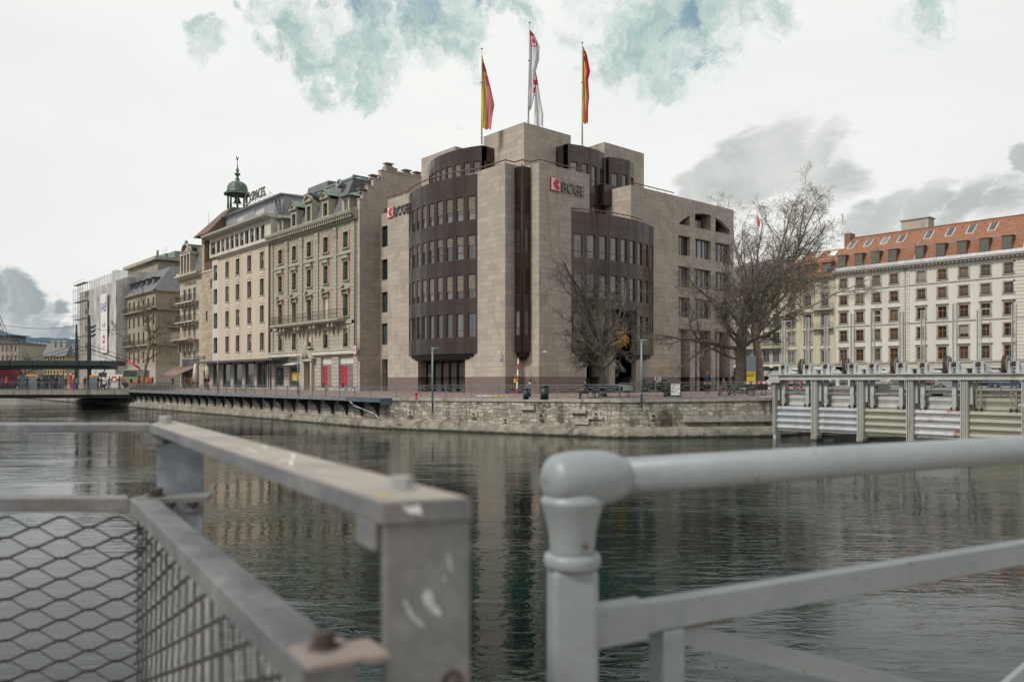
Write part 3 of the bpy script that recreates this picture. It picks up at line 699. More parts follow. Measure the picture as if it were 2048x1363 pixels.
# corner bay in the notch
cb = MB(); x0_, y0_ = -50.5, 45.3; wq = .95
for z0_, z1_ in ((3.5, 19.05),):
    Fx = Fr(0, y0_ - wq, 1, 0); Fy = Fr(x0_ + wq, 0, 0, 1)
    hl = [(16.0 + .0, 17.3), (12.0, 14.0), (8.5, 10.6), (4.95, 7.0)]; hl = [(15.1, 17.3), (11.9, 13.9), (8.3, 10.5), (4.95, 7.0)]
    cb.F = Fx; cb.wall(x0_, x0_ + wq, z0_, z1_, [(x0_ + .12, x0_ + .62, a, c) for a, c in hl], .1)
    cb.F = Fy; cb.wall(y0_ - wq, y0_, z0_, z1_, [(y0_ - .62, y0_ - .12, a, c) for a, c in hl], .1)
    cb.F = None; cb.face([(x0_, y0_ - wq, z1_), (x0_ + wq, y0_ - wq, z1_), (x0_ + wq, y0_, z1_), (x0_, y0_, z1_)]); cb.face([(x0_, y0_ - wq, z0_), (x0_, y0_, z0_), (x0_ + wq, y0_, z0_), (x0_ + wq, y0_ - wq, z0_)])
    cb.mi = 1
    for zj in JT: cb.F = Fx; cb.box(x0_, x0_ + wq, -.01, .006, zj - .012, zj + .012); cb.F = Fy; cb.box(y0_ - wq, y0_, -.01, .006, zj - .012, zj + .012)
    cb.F = None; cb.tube((x0_ + wq, y0_ - wq, z0_), (x0_ + wq, y0_ - wq, z1_ + .1), .07, .07, 8)
    cb.F = None; cb.prism([(x0_, y0_ - wq + .2), (x0_ + wq - .2, y0_ - wq + .2), (x0_ + wq - .2, y0_), (x0_, y0_)], 3.15, 3.5); cb.prism([(x0_, y0_ - .45), (x0_ + .45, y0_ - .45), (x0_ + .45, y0_), (x0_, y0_)], 2.85, 3.15)
cb.build('corner_bay', [m_bronze, m_bronze_d], bank)
for j, (a, c) in enumerate(hl):
    for F_, s0_, s1_ in ((Fx, x0_ + .12, x0_ + .62), (Fy, y0_ - .62, y0_ - .12)):
        wframe(F_, s0_, s1_, a, c, .1, m_gframe, m_pane_b, bank, trans=(.3,), fw=.035, blind=.97 if j in (0, 2) else None, bm=m_bronze)
# parapet rail
bp = [F1.P(a, o + .06, 0)[:2] for a, o in arc_pts(F1, SA, SB, 1.12, 12)]
pr = [(-68.7, YF - .05)] + bp + [(-50.45, YF - .05), (-50.45, 44.3), (-49.5, 44.3), (-49.5, 45.2), (XR + .05, 45.25), (XR + .05, V2)]
pm = MB()
def rail_run(mb, pts, z):
    for a, c in zip(pts, pts[1:]):
        mb.tube((*a, z + .22), (*c, z + .22), .055, .055, 6); L_ = math.hypot(c[0] - a[0], c[1] - a[1]); n_ = max(1, int(L_ / 1.2))
        for k in range(n_): f = k / n_; mb.tube((a[0] + (c[0] - a[0]) * f, a[1] + (c[1] - a[1]) * f, z - .02), (a[0] + (c[0] - a[0]) * f, a[1] + (c[1] - a[1]) * f, z + .2), .02, .02, 4)
rail_run(pm, pr, TOP)
rail_run(pm, [F2.P(a, o + .06, 0)[:2] for a, o in arc_pts(F2, VB0, VB1, 1.12, 12)][:10], 15.78)
rail_run(pm, [(XR + .05, V3), (XR + .05, YX(1347, XR))], TOP)
pm.build('parapet_rail', m_gframe, bank)
# illuminated letters and logo, street plate, cameras
def logo(F, s, z, h, root, name='logo_panel'):
    lg = MB(F); o = .12
    lg.box(s, s + h, .02, o, z, z + h); lg.mi = 1; lg.box(s + h * .05, s + h * .95, o, o + .012, z + h * .05, z + h * .95); lg.mi = 2
    a = lambda u, v: (s + h * u, z + h * v)
    lg.mi = 2; lg.plate([a(.10, .10), a(.35, .10), a(.12, .50), a(.35, .90), a(.10, .90)], o + .013, o + .03)
    lg.mi = 0; lg.mi = 1
    lg.mi = 0
    lg.plate([a(.48, .10), a(.88, .10), a(.88, .36), a(.70, .5), a(.88, .64), a(.88, .90), a(.48, .90), a(.20, .50)], o + .013, o + .035)
    return lg.build(name, [m_red, m_white, m_white], root)
s0_ = XY(776.5, YF); L0 = 1.05; z0_ = at(776.5, 437, Y=YF).z
logo(F1, s0_, z0_, L0, bank)
P_ = F1.P(s0_ + L0 + .1, .12, z0_ + .08); text_mesh('BCGE', 'sign_letters', 1.22, P_, (1, 0, 0), (0, 0, 1), m_letter, bank, ext=.06, offset=.0, sx=.86)
s0_ = YX(1100, XR); z0_ = at(1100, 380, X=XR).z; L0 = YX(1118, XR) - s0_
logo(F2, s0_, z0_, 1.12, bank)
P_ = F2.P(s0_ + 1.12 + .12, .12, z0_ + .06); text_mesh('BCGE', 'sign_letters', 1.25, P_, (0, 1, 0), (0, 0, 1), m_letter, bank, ext=.06, offset=.0, sx=.9)
q_ = at(1003, 719, Y=YF); sp = MB(F1); sp.box(q_.x - .17, q_.x + .17, .01, .04, q_.z - .12, q_.z + .12); sp.mi = 1
for dz in (.045, -.02, -.07): sp.box(q_.x - .11, q_.x + .11, .04, .044, q_.z + dz - .008, q_.z + dz + .012)
sp.build('street_plate', [m_blue, m_white], bank)
for F_, px_ in ((F1, 1004), (F2, 1085)):
    q_ = at(px_, 704, Y=YF) if F_ is F1 else at(px_, 704, X=XR); a_ = q_.x if F_ is F1 else q_.y
    cm = MB(F_); cm.tube((a_, .02, q_.z), (a_, .3, q_.z), .03, .03, 6); cm.tube((a_ - .12, .32, q_.z + .05), (a_ + .2, .36, q_.z), .06, .06, 8); cm.build('camera', m_white, bank)
gp_ = at(1314, 741, X=XR); lgm = MB(F2); lgm.plate([(gp_.y, gp_.z), (gp_.y + .18, gp_.z), (gp_.y + .08, gp_.z + .2), (gp_.y + .18, gp_.z + .4), (gp_.y, gp_.z + .4)], .005, .03); lgm.build('gold_mark', m_gold, bank)
def marks(F, s0, s1, z, h, o, mat, root, name, seed=1):
    """a row of small letter-like strokes for writing too small to read"""
    r_ = random.Random(seed); m_ = MB(F); a = s0
    while a < s1 - h * .5:
        w_ = h * r_.uniform(.35, .6); k = r_.randrange(4); t_ = h * .14
        m_.box(a, a + t_, o, o + .02, z, z + h)
        if k in (0, 2): m_.box(a + w_ - t_, a + w_, o, o + .02, z, z + h)
        if k in (0, 1): m_.box(a + t_, a + w_ - t_, o, o + .018, z + h - t_, z + h)
        if k in (1, 2, 3): m_.box(a + t_, a + w_ - t_ - .001, o, o + .018, z + h * .45, z + h * .45 + t_)
        if k in (1, 3): m_.box(a + t_, a + w_ - t_, o, o + .018, z, z + t_)
        a += w_ + h * (.22 if r_.random() > .15 else .7)
    return m_.build(name, mat, root)
marks(F2, gp_.y + .3, gp_.y + 2.6, gp_.z + .22, .17, .01, m_gold, bank, 'gold_lettering', 3)
marks(F2, gp_.y + .3, gp_.y + 1.5, gp_.z - .06, .17, .01, m_gold, bank, 'gold_lettering', 4)
# ================================================================== STREET OF HOUSES LEFT OF THE BANK
YH = 42.3; FH = Fr(0, YH, 1, 0)
m_green = brickM('sage_green_rusticated_stone', (.43, .40, .32), (.22, .205, .155), 1.5, .42, .05, .03, .85, stain=(.30, .275, .20), stain_amt=.4, bmp=.5)
m_greens = M('sage_green_stone', (.43, .405, .33), .85, 0, .13, 2, .2, dirt=(.30, .285, .22), streak=True)
m_pink = M('faded_pink_render', (.50, .30, .235), .9, 0, .12, 3)
m_woodf = M('brown_wood_frames', (.17, .095, .06), .6, 0, .15)
m_cream = M('cream_render', (.60, .50, .385), .88, 0, .06, .8, .08, dirt=(.58, .47, .345), streak=True)
m_cwhite = M('off_white_stone', (.62, .58, .52), .82, 0, .12, 1.5, .1, dirt=(.50, .46, .40), streak=True)
m_iron = M('wrought_iron', (.055, .06, .055), .6, .3)
m_ironlt = M('greenish_iron', (.12, .13, .11), .6, .3, .3, 6)
m_sblind = M('roller_blind', (.25, .235, .215), .7, 0, .05)
m_cblind = M('cream_roller_blind', (.60, .50, .33), .8, 0, .05)
m_shopglass = glassM('shop_glass', (.05, .065, .065), (.20, .25, .24), .8, .05, .5)
m_lime = brickM('limestone_ashlar', (.54, .475, .395), (.27, .23, .18), 1.0, .36, .08, .02, .85, stain=(.36, .31, .25), stain_amt=.4, bmp=.5)
m_shopst = brickM('grey_rusticated_shopfront', (.47, .43, .385), (.20, .18, .15), 1.3, .42, .05, .035, .85, stain=(.34, .31, .27), stain_amt=.4, bmp=.8)
m_oldst = brickM('medieval_brick_stone', (.46, .37, .27), (.28, .22, .16), .75, .30, .16, .02, .9, col2=(.50, .42, .31), bmp=.8)

def surround(F, s0, s1, z0, z1, w, o, mat, par, sill=.1, hood=0, name='surround'):
    m = MB(F); m.box(s0 - w, s0, .0, o, z0, z1); m.box(s1, s1 + w, .0, o, z0, z1); m.box(s0 - w, s1 + w, .0, o + .01, z1, z1 + w)
    if sill: m.box(s0 - w - .06, s1 + w + .06, .0, o + .08, z0 - sill, z0)
    if hood: m.box(s0 - w - .1, s1 + w + .1, .0, o + .22, z1 + w + .12, z1 + w + .12 + hood); m.box(s0 - w - .04, s1 + w + .04, 0, o + .1, z1 + w, z1 + w + .12)
    return m.build(name, mat, par)
def pediment(F, s, z, w, h, o, mat, par, arch=False):
    m = MB(F); m.box(s - w / 2, s + w / 2, 0, o, z, z + .12)
    if arch:
        pts = [(s - w / 2 * math.cos(math.pi * k / 10), z + .12 + h * math.sin(math.pi * k / 10)) for k in range(11)]
        inn = [(s - (w / 2 - .16) * math.cos(math.pi * k / 10), z + .12 + (h - .14) * math.sin(math.pi * k / 10)) for k in range(11)]
        for k in range(10): m.plate([pts[k], pts[k + 1], inn[k + 1], inn[k]], 0, o)
    else:
        for sg in (-1, 1): m.plate([(s + sg * w / 2, z + .12), (s + sg * (w / 2 - .22), z + .12), (s, z + h - .06), (s, z + h + .1)][::sg], 0, o)
    m.plate([(s - w * .4, z + .12), (s + w * .4, z + .12), (s, z + h * .8)], 0, o * .4)
    m.build('pediment', mat, par)
def iron_rail(F, s0, s1, o0, z, h, mat, par, step=.14, name='balcony_railing', ends=True, scroll=True, oin=0.0):
    m = MB(F); m.box(s0, s1, o0 - .02, o0 + .02, z + h - .04, z + h); m.box(s0, s1, o0 - .015, o0 + .015, z + .05, z + .08)
    n = max(2, int((s1 - s0) / step))
    for k in range(n + 1):
        a = s0 + (s1 - s0) * k / n; m.box(a - .01, a + .01, o0 - .01, o0 + .01, z, z + h - .03)
        if scroll and k < n:
            b_ = s0 + (s1 - s0) * (k + .5) / n; cz = z + h * (.42 if k % 2 else .55); r_ = step * .42
            for q in range(6):
                t0, t1 = q * math.pi / 3, (q + 1) * math.pi / 3; m.tube((b_ + r_ * math.cos(t0), o0, cz + r_ * math.sin(t0)), (b_ + r_ * math.cos(t1), o0, cz + r_ * math.sin(t1)), .012, .012, 3, False)
    if ends:
        for a in (s0, s1): m.box(a - .015, a + .015, oin, o0, z + h - .04, z + h); 
        for a in (s0, s1):
            kk = max(1, int((o0 - oin) / step))
            for j in range(kk): m.box(a - .01, a + .01, oin + (o0 - oin) * j / kk, oin + (o0 - oin) * j / kk + .02, z, z + h)
    return m.build(name, mat, par)

# ---------- sage green house
gh = thing('apartment_house', 'ornate sage green apartment house with slate mansard roof and long iron balcony', 'building', (-83, 46, 0))
GA, GB = XY(541, YH), -73.06
colsg = [XY(p, YH) for p in (561.3, 589, 618.9, 652.2, 692.2)]
hol = []; rowsg = [(4.7, 6.65), (7.95, 10.35), (11.75, 13.75), (15.2, 16.9)]
for c_ in colsg:
    for a, b_ in rowsg: hol.append((c_ - .52, c_ + .52, a, b_))
g = MB(FH); g.block(GA, GB, 4.05, 18.0, 12, hol, .3); g.build('wall', m_green, gh)
# pink panels between the pilasters and plain window bands
pk = MB(FH)
for i, c_ in enumerate(colsg):
    wv = 1.05
    for a, b_ in ((8.0, 11.0), (11.9, 14.4), (15.0, 17.2)):
        if i in (0, 3, 4):
            for sg in (-1, 1): pk.box(c_ + sg * .8 - .0, c_ + sg * (.8 + .42), 0, .012, a, b_) if sg > 0 else pk.box(c_ - 1.22, c_ - .8, 0, .012, a, b_)
pk.build('pink_panel', m_pink, gh)
pt = MB(FH)
for k in range(4):
    a = (colsg[k] + colsg[k + 1]) / 2; pt.box(a - .32, a + .32, 0, .14, 7.7, 17.0); pt.box(a - .4, a + .4, 0, .2, 16.6, 17.3); pt.box(a - .36, a + .36, 0, .22, 17.3, 17.6)
for a in (GA + .5, GB - .5): pt.box(a - .4, a + .4, 0, .12, 4.1, 17.8)
pt.build('pilaster', m_green, gh)
co_ = MB(FH); co_.extr([(0, 17.9), (.25, 17.95), (.25, 18.2), (.75, 18.5), (.85, 18.75), (.85, 18.85), (0, 19.0)], GA, GB + .1)
n = 44
for k in range(n):
    a = GA + (GB - GA) * (k + .5) / n; co_.box(a - .1, a + .1, .2, .66, 18.12, 18.42)
co_.build('cornice', m_greens, gh)
st = MB(FH); st.box(GA, GB, 0, .12, 7.15, 7.45); st.box(GA, GB, 0, .1, 14.55, 14.7); st.box(GA, GB, 0, .06, 11.05, 11.15); st.build('string_course', m_greens, gh)
for i, c_ in enumerate(colsg):
    for j, (a, b_) in enumerate(rowsg):
        blind = None; bm = m_cblind
        if j == 0 and i in (0, 3, 4): blind = .22
        if j == 0 and i == 2: blind = .6
        if j == 1 and i == 3: blind = .98; bm = m_cwhite
        wo = wframe(FH, c_ - .52, c_ + .52, a, b_, .28, m_woodf, m_pane, gh, mull=(.5,), trans=(.72,), fw=.07, bars=.06)
        if blind:
            bb = MB(FH); bb.box(c_ - .5, c_ + .5, -.2, -.16, b_ - (b_ - a) * blind, b_); bb.build('blind', bm, wo)
        surround(FH, c_ - .52, c_ + .52, a, b_, .2, .09, m_greens, wo, hood=.1 if j == 2 else 0)
        if j in (0, 2, 3): iron_rail(FH, c_ - .5, c_ + .5, .03, a, .5, m_iron, wo, .12, 'guard_rail', False)
        elif i in (0, 4): iron_rail(FH, c_ - .5, c_ + .5, .06, a, .9, m_iron, wo, .13, 'guard_rail', False)
    pediment(FH, c_, 10.75, 1.75, .62, .38, m_greens, gh)
    br = MB(FH)
    for zz in (14.3, 10.65):
        for sg in (-1, 1): br.prism([(c_ + sg * .62 - .1, .0), (c_ + sg * .62 + .1, .0), (c_ + sg * .62 + .1, .16), (c_ + sg * .62 - .1, .16)][::-1], zz - .5, zz, [(c_ + sg * .62 - .12, .0), (c_ + sg * .62 + .12, .0), (c_ + sg * .62 + .12, .3), (c_ + sg * .62 - .12, .3)][::-1])
    br.box(c_ - .55, c_ + .55, 0, .2, 13.95, 14.5) ; br.box(c_ - .8, c_ + .8, 0, .3, 14.5, 14.6)
    br.build('bracket', m_greens, gh)
b0, b1 = colsg[0] - .9, XY(676, YH - 1.0)
bs = MB(FH); bs.box(b0, b1, 0, 1.05, 7.52, 7.72); bs.box(b0 + .05, b1 - .05, 0, .95, 7.4, 7.52)
for k in range(4):
    for dd in (-.5, .5):
        a = (colsg[k] + colsg[k + 1]) / 2 + dd * .9
        bs.plate([(a - .16, 6.2), (a + .16, 6.2), (a + .2, 7.4), (a - .2, 7.4)], .02, .22); bs.plate([(a - .14, 6.9), (a + .14, 6.9), (a + .18, 7.4), (a - .18, 7.4)], .22, .75)
bal = bs.build('balcony', m_greens, gh)
iron_rail(FH, b0 + .05, b1 - .05, 1.0, 7.72, 1.0, m_ironlt, bal, .2)
# mansard and dormers
MA, MBx = XY(580, YH), XY(679, YH)
mr_ = MB(FH); mr_.extr([(-.2, 18.9), (-1.0, 21.3), (-1.75, 23.2), (-9, 23.4), (-9, 18.9)], MA, MBx); mr_.extr([(.2, 18.95), (-1.2, 20.0), (-9, 20.6), (-9, 18.9)], GA + .02, MA - .01); mr_.extr([(.2, 18.95), (-1.2, 20.0), (-9, 20.6), (-9, 18.9)], MBx + .01, GB - .02)
mr_.build('mansard_roof', m_slate, gh)
mc = MB(FH); mc.box(MA - .1, MBx + .1, -1.95, -1.62, 23.1, 23.34); mc.box(MBx - .12, MBx + .12, -9, -1.6, 23.3, 23.5)
mc.build('copper_ridge', m_copper, gh)
for i, c_ in enumerate(colsg):
    d_ = MB(FH)
    if i in (1, 2, 3):
        zt = 21.1 if i != 2 else 21.4; d_.box(c_ - .75, c_ - .48, -1.3, .12, 19.0, zt); d_.box(c_ + .48, c_ + .75, -1.3, .12, 19.0, zt); d_.box(c_ - .48, c_ + .48, -1.3, .1, zt - .45, zt); d_.box(c_ - .48, c_ + .48, -1.3, .1, 19.0, 19.25)
        do = d_.build('dormer', m_greens, gh); pediment(FH, c_, zt, 1.8, .7, .35, m_greens, gh, arch=(i == 2))
        cr = MB(FH)
        if i == 2: cr.extr([(.3, zt + .9), (.3, zt + .98), (-2.2, zt + 1.0), (-2.2, zt + .1)], c_ - .6, c_ + .6)
        else:
            for sg in (-1, 1): cr.plate([(c_, zt + 1.0), (c_ + sg * 1.1, zt + .2), (c_ + sg * 1.1, zt + .28), (c_, zt + 1.1)][::-sg], -2.0, .4)
        cr.build('dormer_roof', m_copper, gh)
        wframe(FH, c_ - .46, c_ + .46, 19.28, zt - .48, .12, m_woodf, m_pane, do, mull=(.5,), trans=(.6,), name='dormer_window')
    else:
        d_.box(c_ - .75, c_ - .42, -2.4, .05, 19.0, 20.6); d_.box(c_ + .42, c_ + .75, -2.4, .05, 19.0, 20.6); d_.box(c_ - .42, c_ + .42, -2.4, .03, 20.3, 20.6)
        do = d_.build('dormer', m_greens, gh)
        cr = MB(FH); cr.prism([(c_ - 1.2, -2.6), (c_ + 1.2, -2.6), (c_ + 1.2, .4), (c_ - 1.2, .4)][::-1], 20.62, 21.1, [(c_ - .5, -2.4), (c_ + .5, -2.4), (c_ + .5, -.6), (c_ - .5, -.6)][::-1]); cr.build('dormer_roof', m_copper, gh)
        wframe(FH, c_ - .4, c_ + .4, 19.1, 20.28, .12, m_cwhite, m_pane, do, mull=(.5,), trans=(), name='dormer_window')
for s_, z_ in ((XY(601, YH - 0) , 22.3), (XY(664, YH), 22.7)):
    ov = MB(); P_ = Vector(FH.P(s_, -.95, z_)); ov.disc(P_, (0, -1, .3), .48, .5, 16, .3); ov.mi = 1; ov.disc(P_ + Vector((0, .1, 0)), (0, -1, .3), .3, .06, 14); ov.build('round_window', [m_zinc, m_pane], gh)
ctr = colsg[2] - 1.5; q = MB(FH); q.extr([(-1.6, 23.1), (-1.8, 24.0), (-5, 24.1), (-5, 23.1)], ctr - 2.4, ctr + 2.6); q.build('raised_roof', m_slate, gh)
rs = MB(Fr(MBx, 0, 0, 1)); rs.face([(YH + 1.9, .02, 20.3), (YH + 9, .02, 20.5), (YH + 9, .02, 23.35), (YH + 1.9, .02, 23.2)]); rs.build('roof_gable', m_slate, gh)
sw = MB(Fr(MBx, 0, 0, 1)); sw.box(YH + 2.8, YH + 3.7, .03, .07, 20.9, 22.9); sw.mi = 1; sw.box(YH + 2.9, YH + 3.6, .07, .08, 21.0, 22.8); sw.build('gable_window', [m_woodf, m_pane_b], gh)
# ground floor shops
shops = [(XY(549, YH), XY(567.5, YH)), (XY(578, YH), XY(598.5, YH)), (XY(641.5, YH), XY(663, YH)), (XY(677, YH), XY(706.5, YH))]
dr0, dr1 = XY(614, YH), XY(624.5, YH)
g = MB(FH); g.block(GA, GB, -.2, 3.95, 12, [(a, b_, .35, 3.7) for a, b_ in shops] + [(dr0, dr1, .06, 3.1, .5)], .28); g.build('shopfront_wall', m_shopst, gh)
st = MB(FH); st.box(GA, GB, .0, .28, 3.95, 4.4); st.box(GA, GB, 0, .38, 4.4, 4.5); st.build('fascia', m_cwhite, gh)
for i, (a, b_) in enumerate(shops):
    wo = wframe(FH, a, b_, .35, 3.7, .26, m_zinc, m_shopglass, gh, mull=(), trans=(.72,), fw=.1, name='shop_window', bars=.12)
    x_ = MB(FH); x_.box(a + .1, b_ - .1, -.3, -.2, 2.9, 3.6)
    x_.build('transom_panel', m_zinc if i < 2 else m_cwhite, wo)
    if i >= 2:
        q_ = MB(FH); w_ = (b_ - a); q_.box(a + .1, a + w_ * .44, -.245, -.235, .5, 2.75); q_.mi = 1; q_.box(a + w_ * .46, b_ - .12, -.245, -.235, .5, 2.75); q_.build('poster', [M('crimson_poster_%d' % i, (.40, .03, .055), .6), M('poster_taupe_%d' % i, (.24, .17, .16), .6)], wo)
    if i == 1:
        q_ = MB(FH); q_.box(a + .3, b_ - .5, -.245, -.235, 1.1, 2.1); q_.build('poster', M('mustard_poster', (.50, .38, .06), .6), wo)
    if i < 2:
        q_ = MB(FH); q_.extr([(.0, 3.1), (.0, 3.2), (.75, 2.98), (.75, 2.92)], a - .3, b_ + .1); q_.build('awning_box', m_cwhite, wo)
    q_ = MB(FH)
    for k in range(3): q_.lathe(a + .6 + (b_ - a - 1.2) * k / 2, -.1, [(.05, .1), (.2, .3), (.25, .6), (.1, .8)], 7)
    if i > 1:
        q_ = MB(FH); rr = random.Random(i)
        for k in range(90):
            x_, z_ = (a + b_) / 2 + rr.gauss(0, .16), .35 + abs(rr.gauss(0, .22)); q_.face([(x_, .35 + rr.gauss(0, .12), z_), (x_ + .08, .4, z_ + .03), (x_ + .03, .3, z_ + .1)])
        o_ = q_.build('potted_shrub', M('dark_shrub_leaves%d' % i, (.04, .05, .035), .9), None); tag(o_, 'small dark shrub on the pavement before the shop window with red poster, %s one' % ('left' if i == 2 else 'right'), 'shrub')
dw = MB(FH); dw.box(dr0, dr1, -.48, -.40, .06, 3.1)
for k in range(2):
    x0_ = dr0 + (dr1 - dr0) * k / 2; x1_ = dr0 + (dr1 - dr0) * (k + 1) / 2
    for a, b_ in ((.2, 1.1), (1.25, 2.4), (2.5, 3.0)): dw.box(x0_ + .1, x1_ - .1, -.40, -.36, a, b_)
dw.build('door', M('varnished_oak_door', (.33, .14, .04), .5, 0, .2, 4), gh)
pc = (dr0 + dr1) / 2; dp = MB(FH); dp.box(dr0 - .5, dr0 - .08, .02, .35, .05, 3.3); dp.box(dr1 + .08, dr1 + .5, .02, .35, .05, 3.3); dp.box(dr0 - .8, dr1 + .8, .02, .5, 3.3, 3.6); dp.plate([(pc - 1.6, 3.6), (pc - .9, 3.6), (pc, 4.5), (pc, 4.95)], .0, .55); dp.plate([(pc, 4.95), (pc, 4.5), (pc + .9, 3.6), (pc + 1.6, 3.6)], 0, .55)
dp.lathe(pc, .45, [(.1, 3.6), (.3, 3.8), (.22, 4.3), (.32, 4.7), (.28, 5.2), (.12, 5.45)], 9); dp.box(pc - .2, pc + 1.1, .2, .5, 4.75, 4.95)
dp.build('carved_doorway', m_greens, gh)
gp_ = MB(FH); gp_.tube((GB - .22, .12, 3.9), (GB - .22, .12, 18.6), .07, .07, 6); gp_.tube((GA + .25, .14, 0), (GA + .25, .14, 18), .06, .06, 6); gp_.build('rain_pipe', M('brown_rain_pipe', (.14, .10, .09), .6, .2), gh)
sg_ = MB(Fr(-73.0, 0, 0, 1)); P_ = at(715, 703, Y=YH - .5)
sb = MB(); sb.F = Fr(0, YH, 1, 0); sb.box(-73.0, -72.4, .35, .42, 3.6, 4.75); sb.mi = 1; sb.box(-72.94, -72.46, .42, .43, 3.9, 4.7); sb.mi = 2; sb.plate([(-72.55, 4.05), (-72.72, 4.05), (-72.9, 4.3), (-72.72, 4.58), (-72.55, 4.58), (-72.66, 4.3)], .43, .44); sb.box(-72.9, -72.5, .421, .44, 3.66, 3.84); sb.tube((-72.7, 0, 4.9), (-72.7, .4, 4.9), .03, .03, 5); sb.tube((-72.7, .4, 4.9), (-72.7, .4, 4.7), .03, .03, 5)
o_ = sb.build('hanging_sign', [m_letter, m_white, m_red], None); tag(o_, 'small square hanging sign with red arrow emblem at the corner of the bank', 'sign')

# ---------- cream office house
ch = thing('office_building', 'cream rendered office house with a roof sign and dark canopy over its shop windows', 'building', (-100, 46, 0))
CA, CB = XY(424.5, YH), GA - .02
C1 = XY(436.5, YH)
ccols = [XY(p, YH) for p in (454.5, 475.5, 498.8, 524)]; crow = [(4.95, 7.15), (8.45, 10.6), (11.85, 13.97), (15.2, 17.35)]
hol = [(c_ - .62, c_ + .62, a, b_) for c_ in ccols for a, b_ in crow]
g = MB(FH); g.block(C1, CB, 3.9, 18.3, 12, hol, .42); g.build('wall', m_cream, ch)
lc = XY(431, YH); g = MB(FH); g.block(CA, C1 - .01, 3.9, 18.39, 12, [(lc - .75, lc + .62, a, b_) for a, b_ in crow], .42); g.build('side_strip_wall', m_cwhite, ch)
for i, c_ in enumerate([lc] + ccols):
    for j, (a, b_) in enumerate(crow):
        w0_, w1_ = (c_ - .62, c_ + .62) if i else (c_ - .75, c_ + .62)
        wo = wframe(FH, w0_, w1_, a, b_, .40, m_dark, m_pane, ch, mull=(.5,), trans=(), fw=.06)
        if i:
            surround(FH, c_ - .62, c_ + .62, a, b_, .14, .05, m_cwhite, wo, sill=.08)
            x_ = MB(FH); x_.box(c_ - .6, c_ + .6, 0, .04, a - .62, a - .12); x_.build('panel', m_cwhite, wo); x_ = MB(FH); x_.box(c_ - .78, c_ + .78, 0, .07, b_ + .30, b_ + .36); x_.build('drip_mould', m_cwhite, wo)
        iron_rail(FH, w0_ + .03, w1_ - .03, -.03, a, .35, m_iron, wo, .2, 'guard_rail', False, False)
        if (i * 7 + j * 3) % 4 == 1: x_ = MB(FH); x_.box(w0_ + .05, w1_ - .05, -.33, -.30, b_ - (b_ - a) * .45, b_); x_.build('blind', m_sblind, wo)
# top storey with close windows
g = MB(FH); tcols = [CA + .6 + 1.9 + k * ((CB - CA - 3.1) / 10) for k in range(10)]
hh = [(CA + .35, CA + 2.1, 18.8, 20.5)] + [(c_ + .1, c_ + 1.25, 18.8, 20.5) for c_ in tcols]
hh = [h_ for h_ in hh if h_[1] < CB + .6]
Ft = Fr(0, YH - .35, 1, 0); g.F = Ft; g.block(CA - .1, CB + .9, 18.4, 21.2, 11, hh, .35); g.build('top_storey_wall', m_cwhite, ch)
for h_ in hh:
    wo = wframe(Ft, h_[0], h_[1], h_[2], h_[3], .33, m_dark, m_pane, ch, trans=(), fw=.05)
    if random.random() < .6: x_ = MB(Ft); x_.box(h_[0] + .04, h_[1] - .04, -.26, -.24, h_[3] - random.uniform(.5, 1.6), h_[3] - .02); x_.build('blind', m_sblind, wo)
g = MB(FH); g.extr([(0, 17.95), (.2, 18.1), (.5, 18.35), (.5, 18.5), (0, 18.5)], C1, CB); g.build('cornice', m_cwhite, ch)
g = MB(Ft); g.extr([(0, 21.15), (.9, 21.3), (1.0, 21.55), (.9, 21.6), (-2.5, 21.6), (-2.5, 21.15)], CA - .9, CB + 1.1); g.build('eave', m_cwhite, ch)
ag = MB(Fr(0, YH + 1.4, 1, 0)); A0_, A1_ = XY(452, YH + 1.4), XY(567, YH + 1.4)
ag.wall(A0_, A1_, 21.6, 24.2, [(XY(472, YH + 1.4), XY(487, YH + 1.4), 22.5, 23.75), (XY(509, YH + 1.4), XY(528.5, YH + 1.4), 22.5, 23.75)], .2)
ag.face([(A0_, 0, 21.6), (A0_, -6, 21.6), (A0_, -6, 24.2), (A0_, 0, 24.2)]); ag.face([(A1_, 0, 21.6), (A1_, 0, 24.2), (A1_, -6, 24.2), (A1_, -6, 21.6)])
ag.build('attic_wall', m_zinc, ch)
Fg = Fr(0, YH + 1.4, 1, 0)
for p0, p1 in ((472, 487), (509, 528.5)): wframe(Fg, XY(p0, YH + 1.4), XY(p1, YH + 1.4), 22.5, 23.75, .18, m_white, glassM('bright_attic_glass%d' % p0, (.5, .5, .48), (.6, .6, .6), .5, .1), ch, mull=(.17, .33, .5, .67, .84), trans=(), fw=.08, bars=.1)
ag = MB(Fg); ag.extr([(.5, 24.2), (.55, 24.32), (-6, 24.6), (-6, 24.2)], A0_ - .6, A1_ + .3); ag.build('attic_roof', m_zinc, ch)
sd = MB(); sd.box(A1_ - .2, A1_ + 6.2, YH + 5, YH + 8.5, 19, 24.4); sd.build('rear_stair_wall', m_cwhite, ch)
sP = Fg.P(XY(503.5, YH + .9), .55, 24.75)
text_mesh('SPACES.', 'roof_letters', 1.75, sP, (1, 0, 0), (0, 0, 1), m_letter, ch, ext=.07, sx=.74, offset=.008)
rg = MB(); cxr = Vector(Fg.P(XY(496.5, YH + .9), .55, 25.3)); rg.disc(cxr, (0, 1, 0), .85, .14, 28, .75); rg.build('roof_ring', m_letter, ch)
sf = MB(Fg); x0_, x1_ = XY(503, YH + 1.4), XY(540, YH + 1.4)
for zz in (24.4,): sf.box(x0_, x1_ + .5, .1, .16, zz, zz + .06)
k = x0_
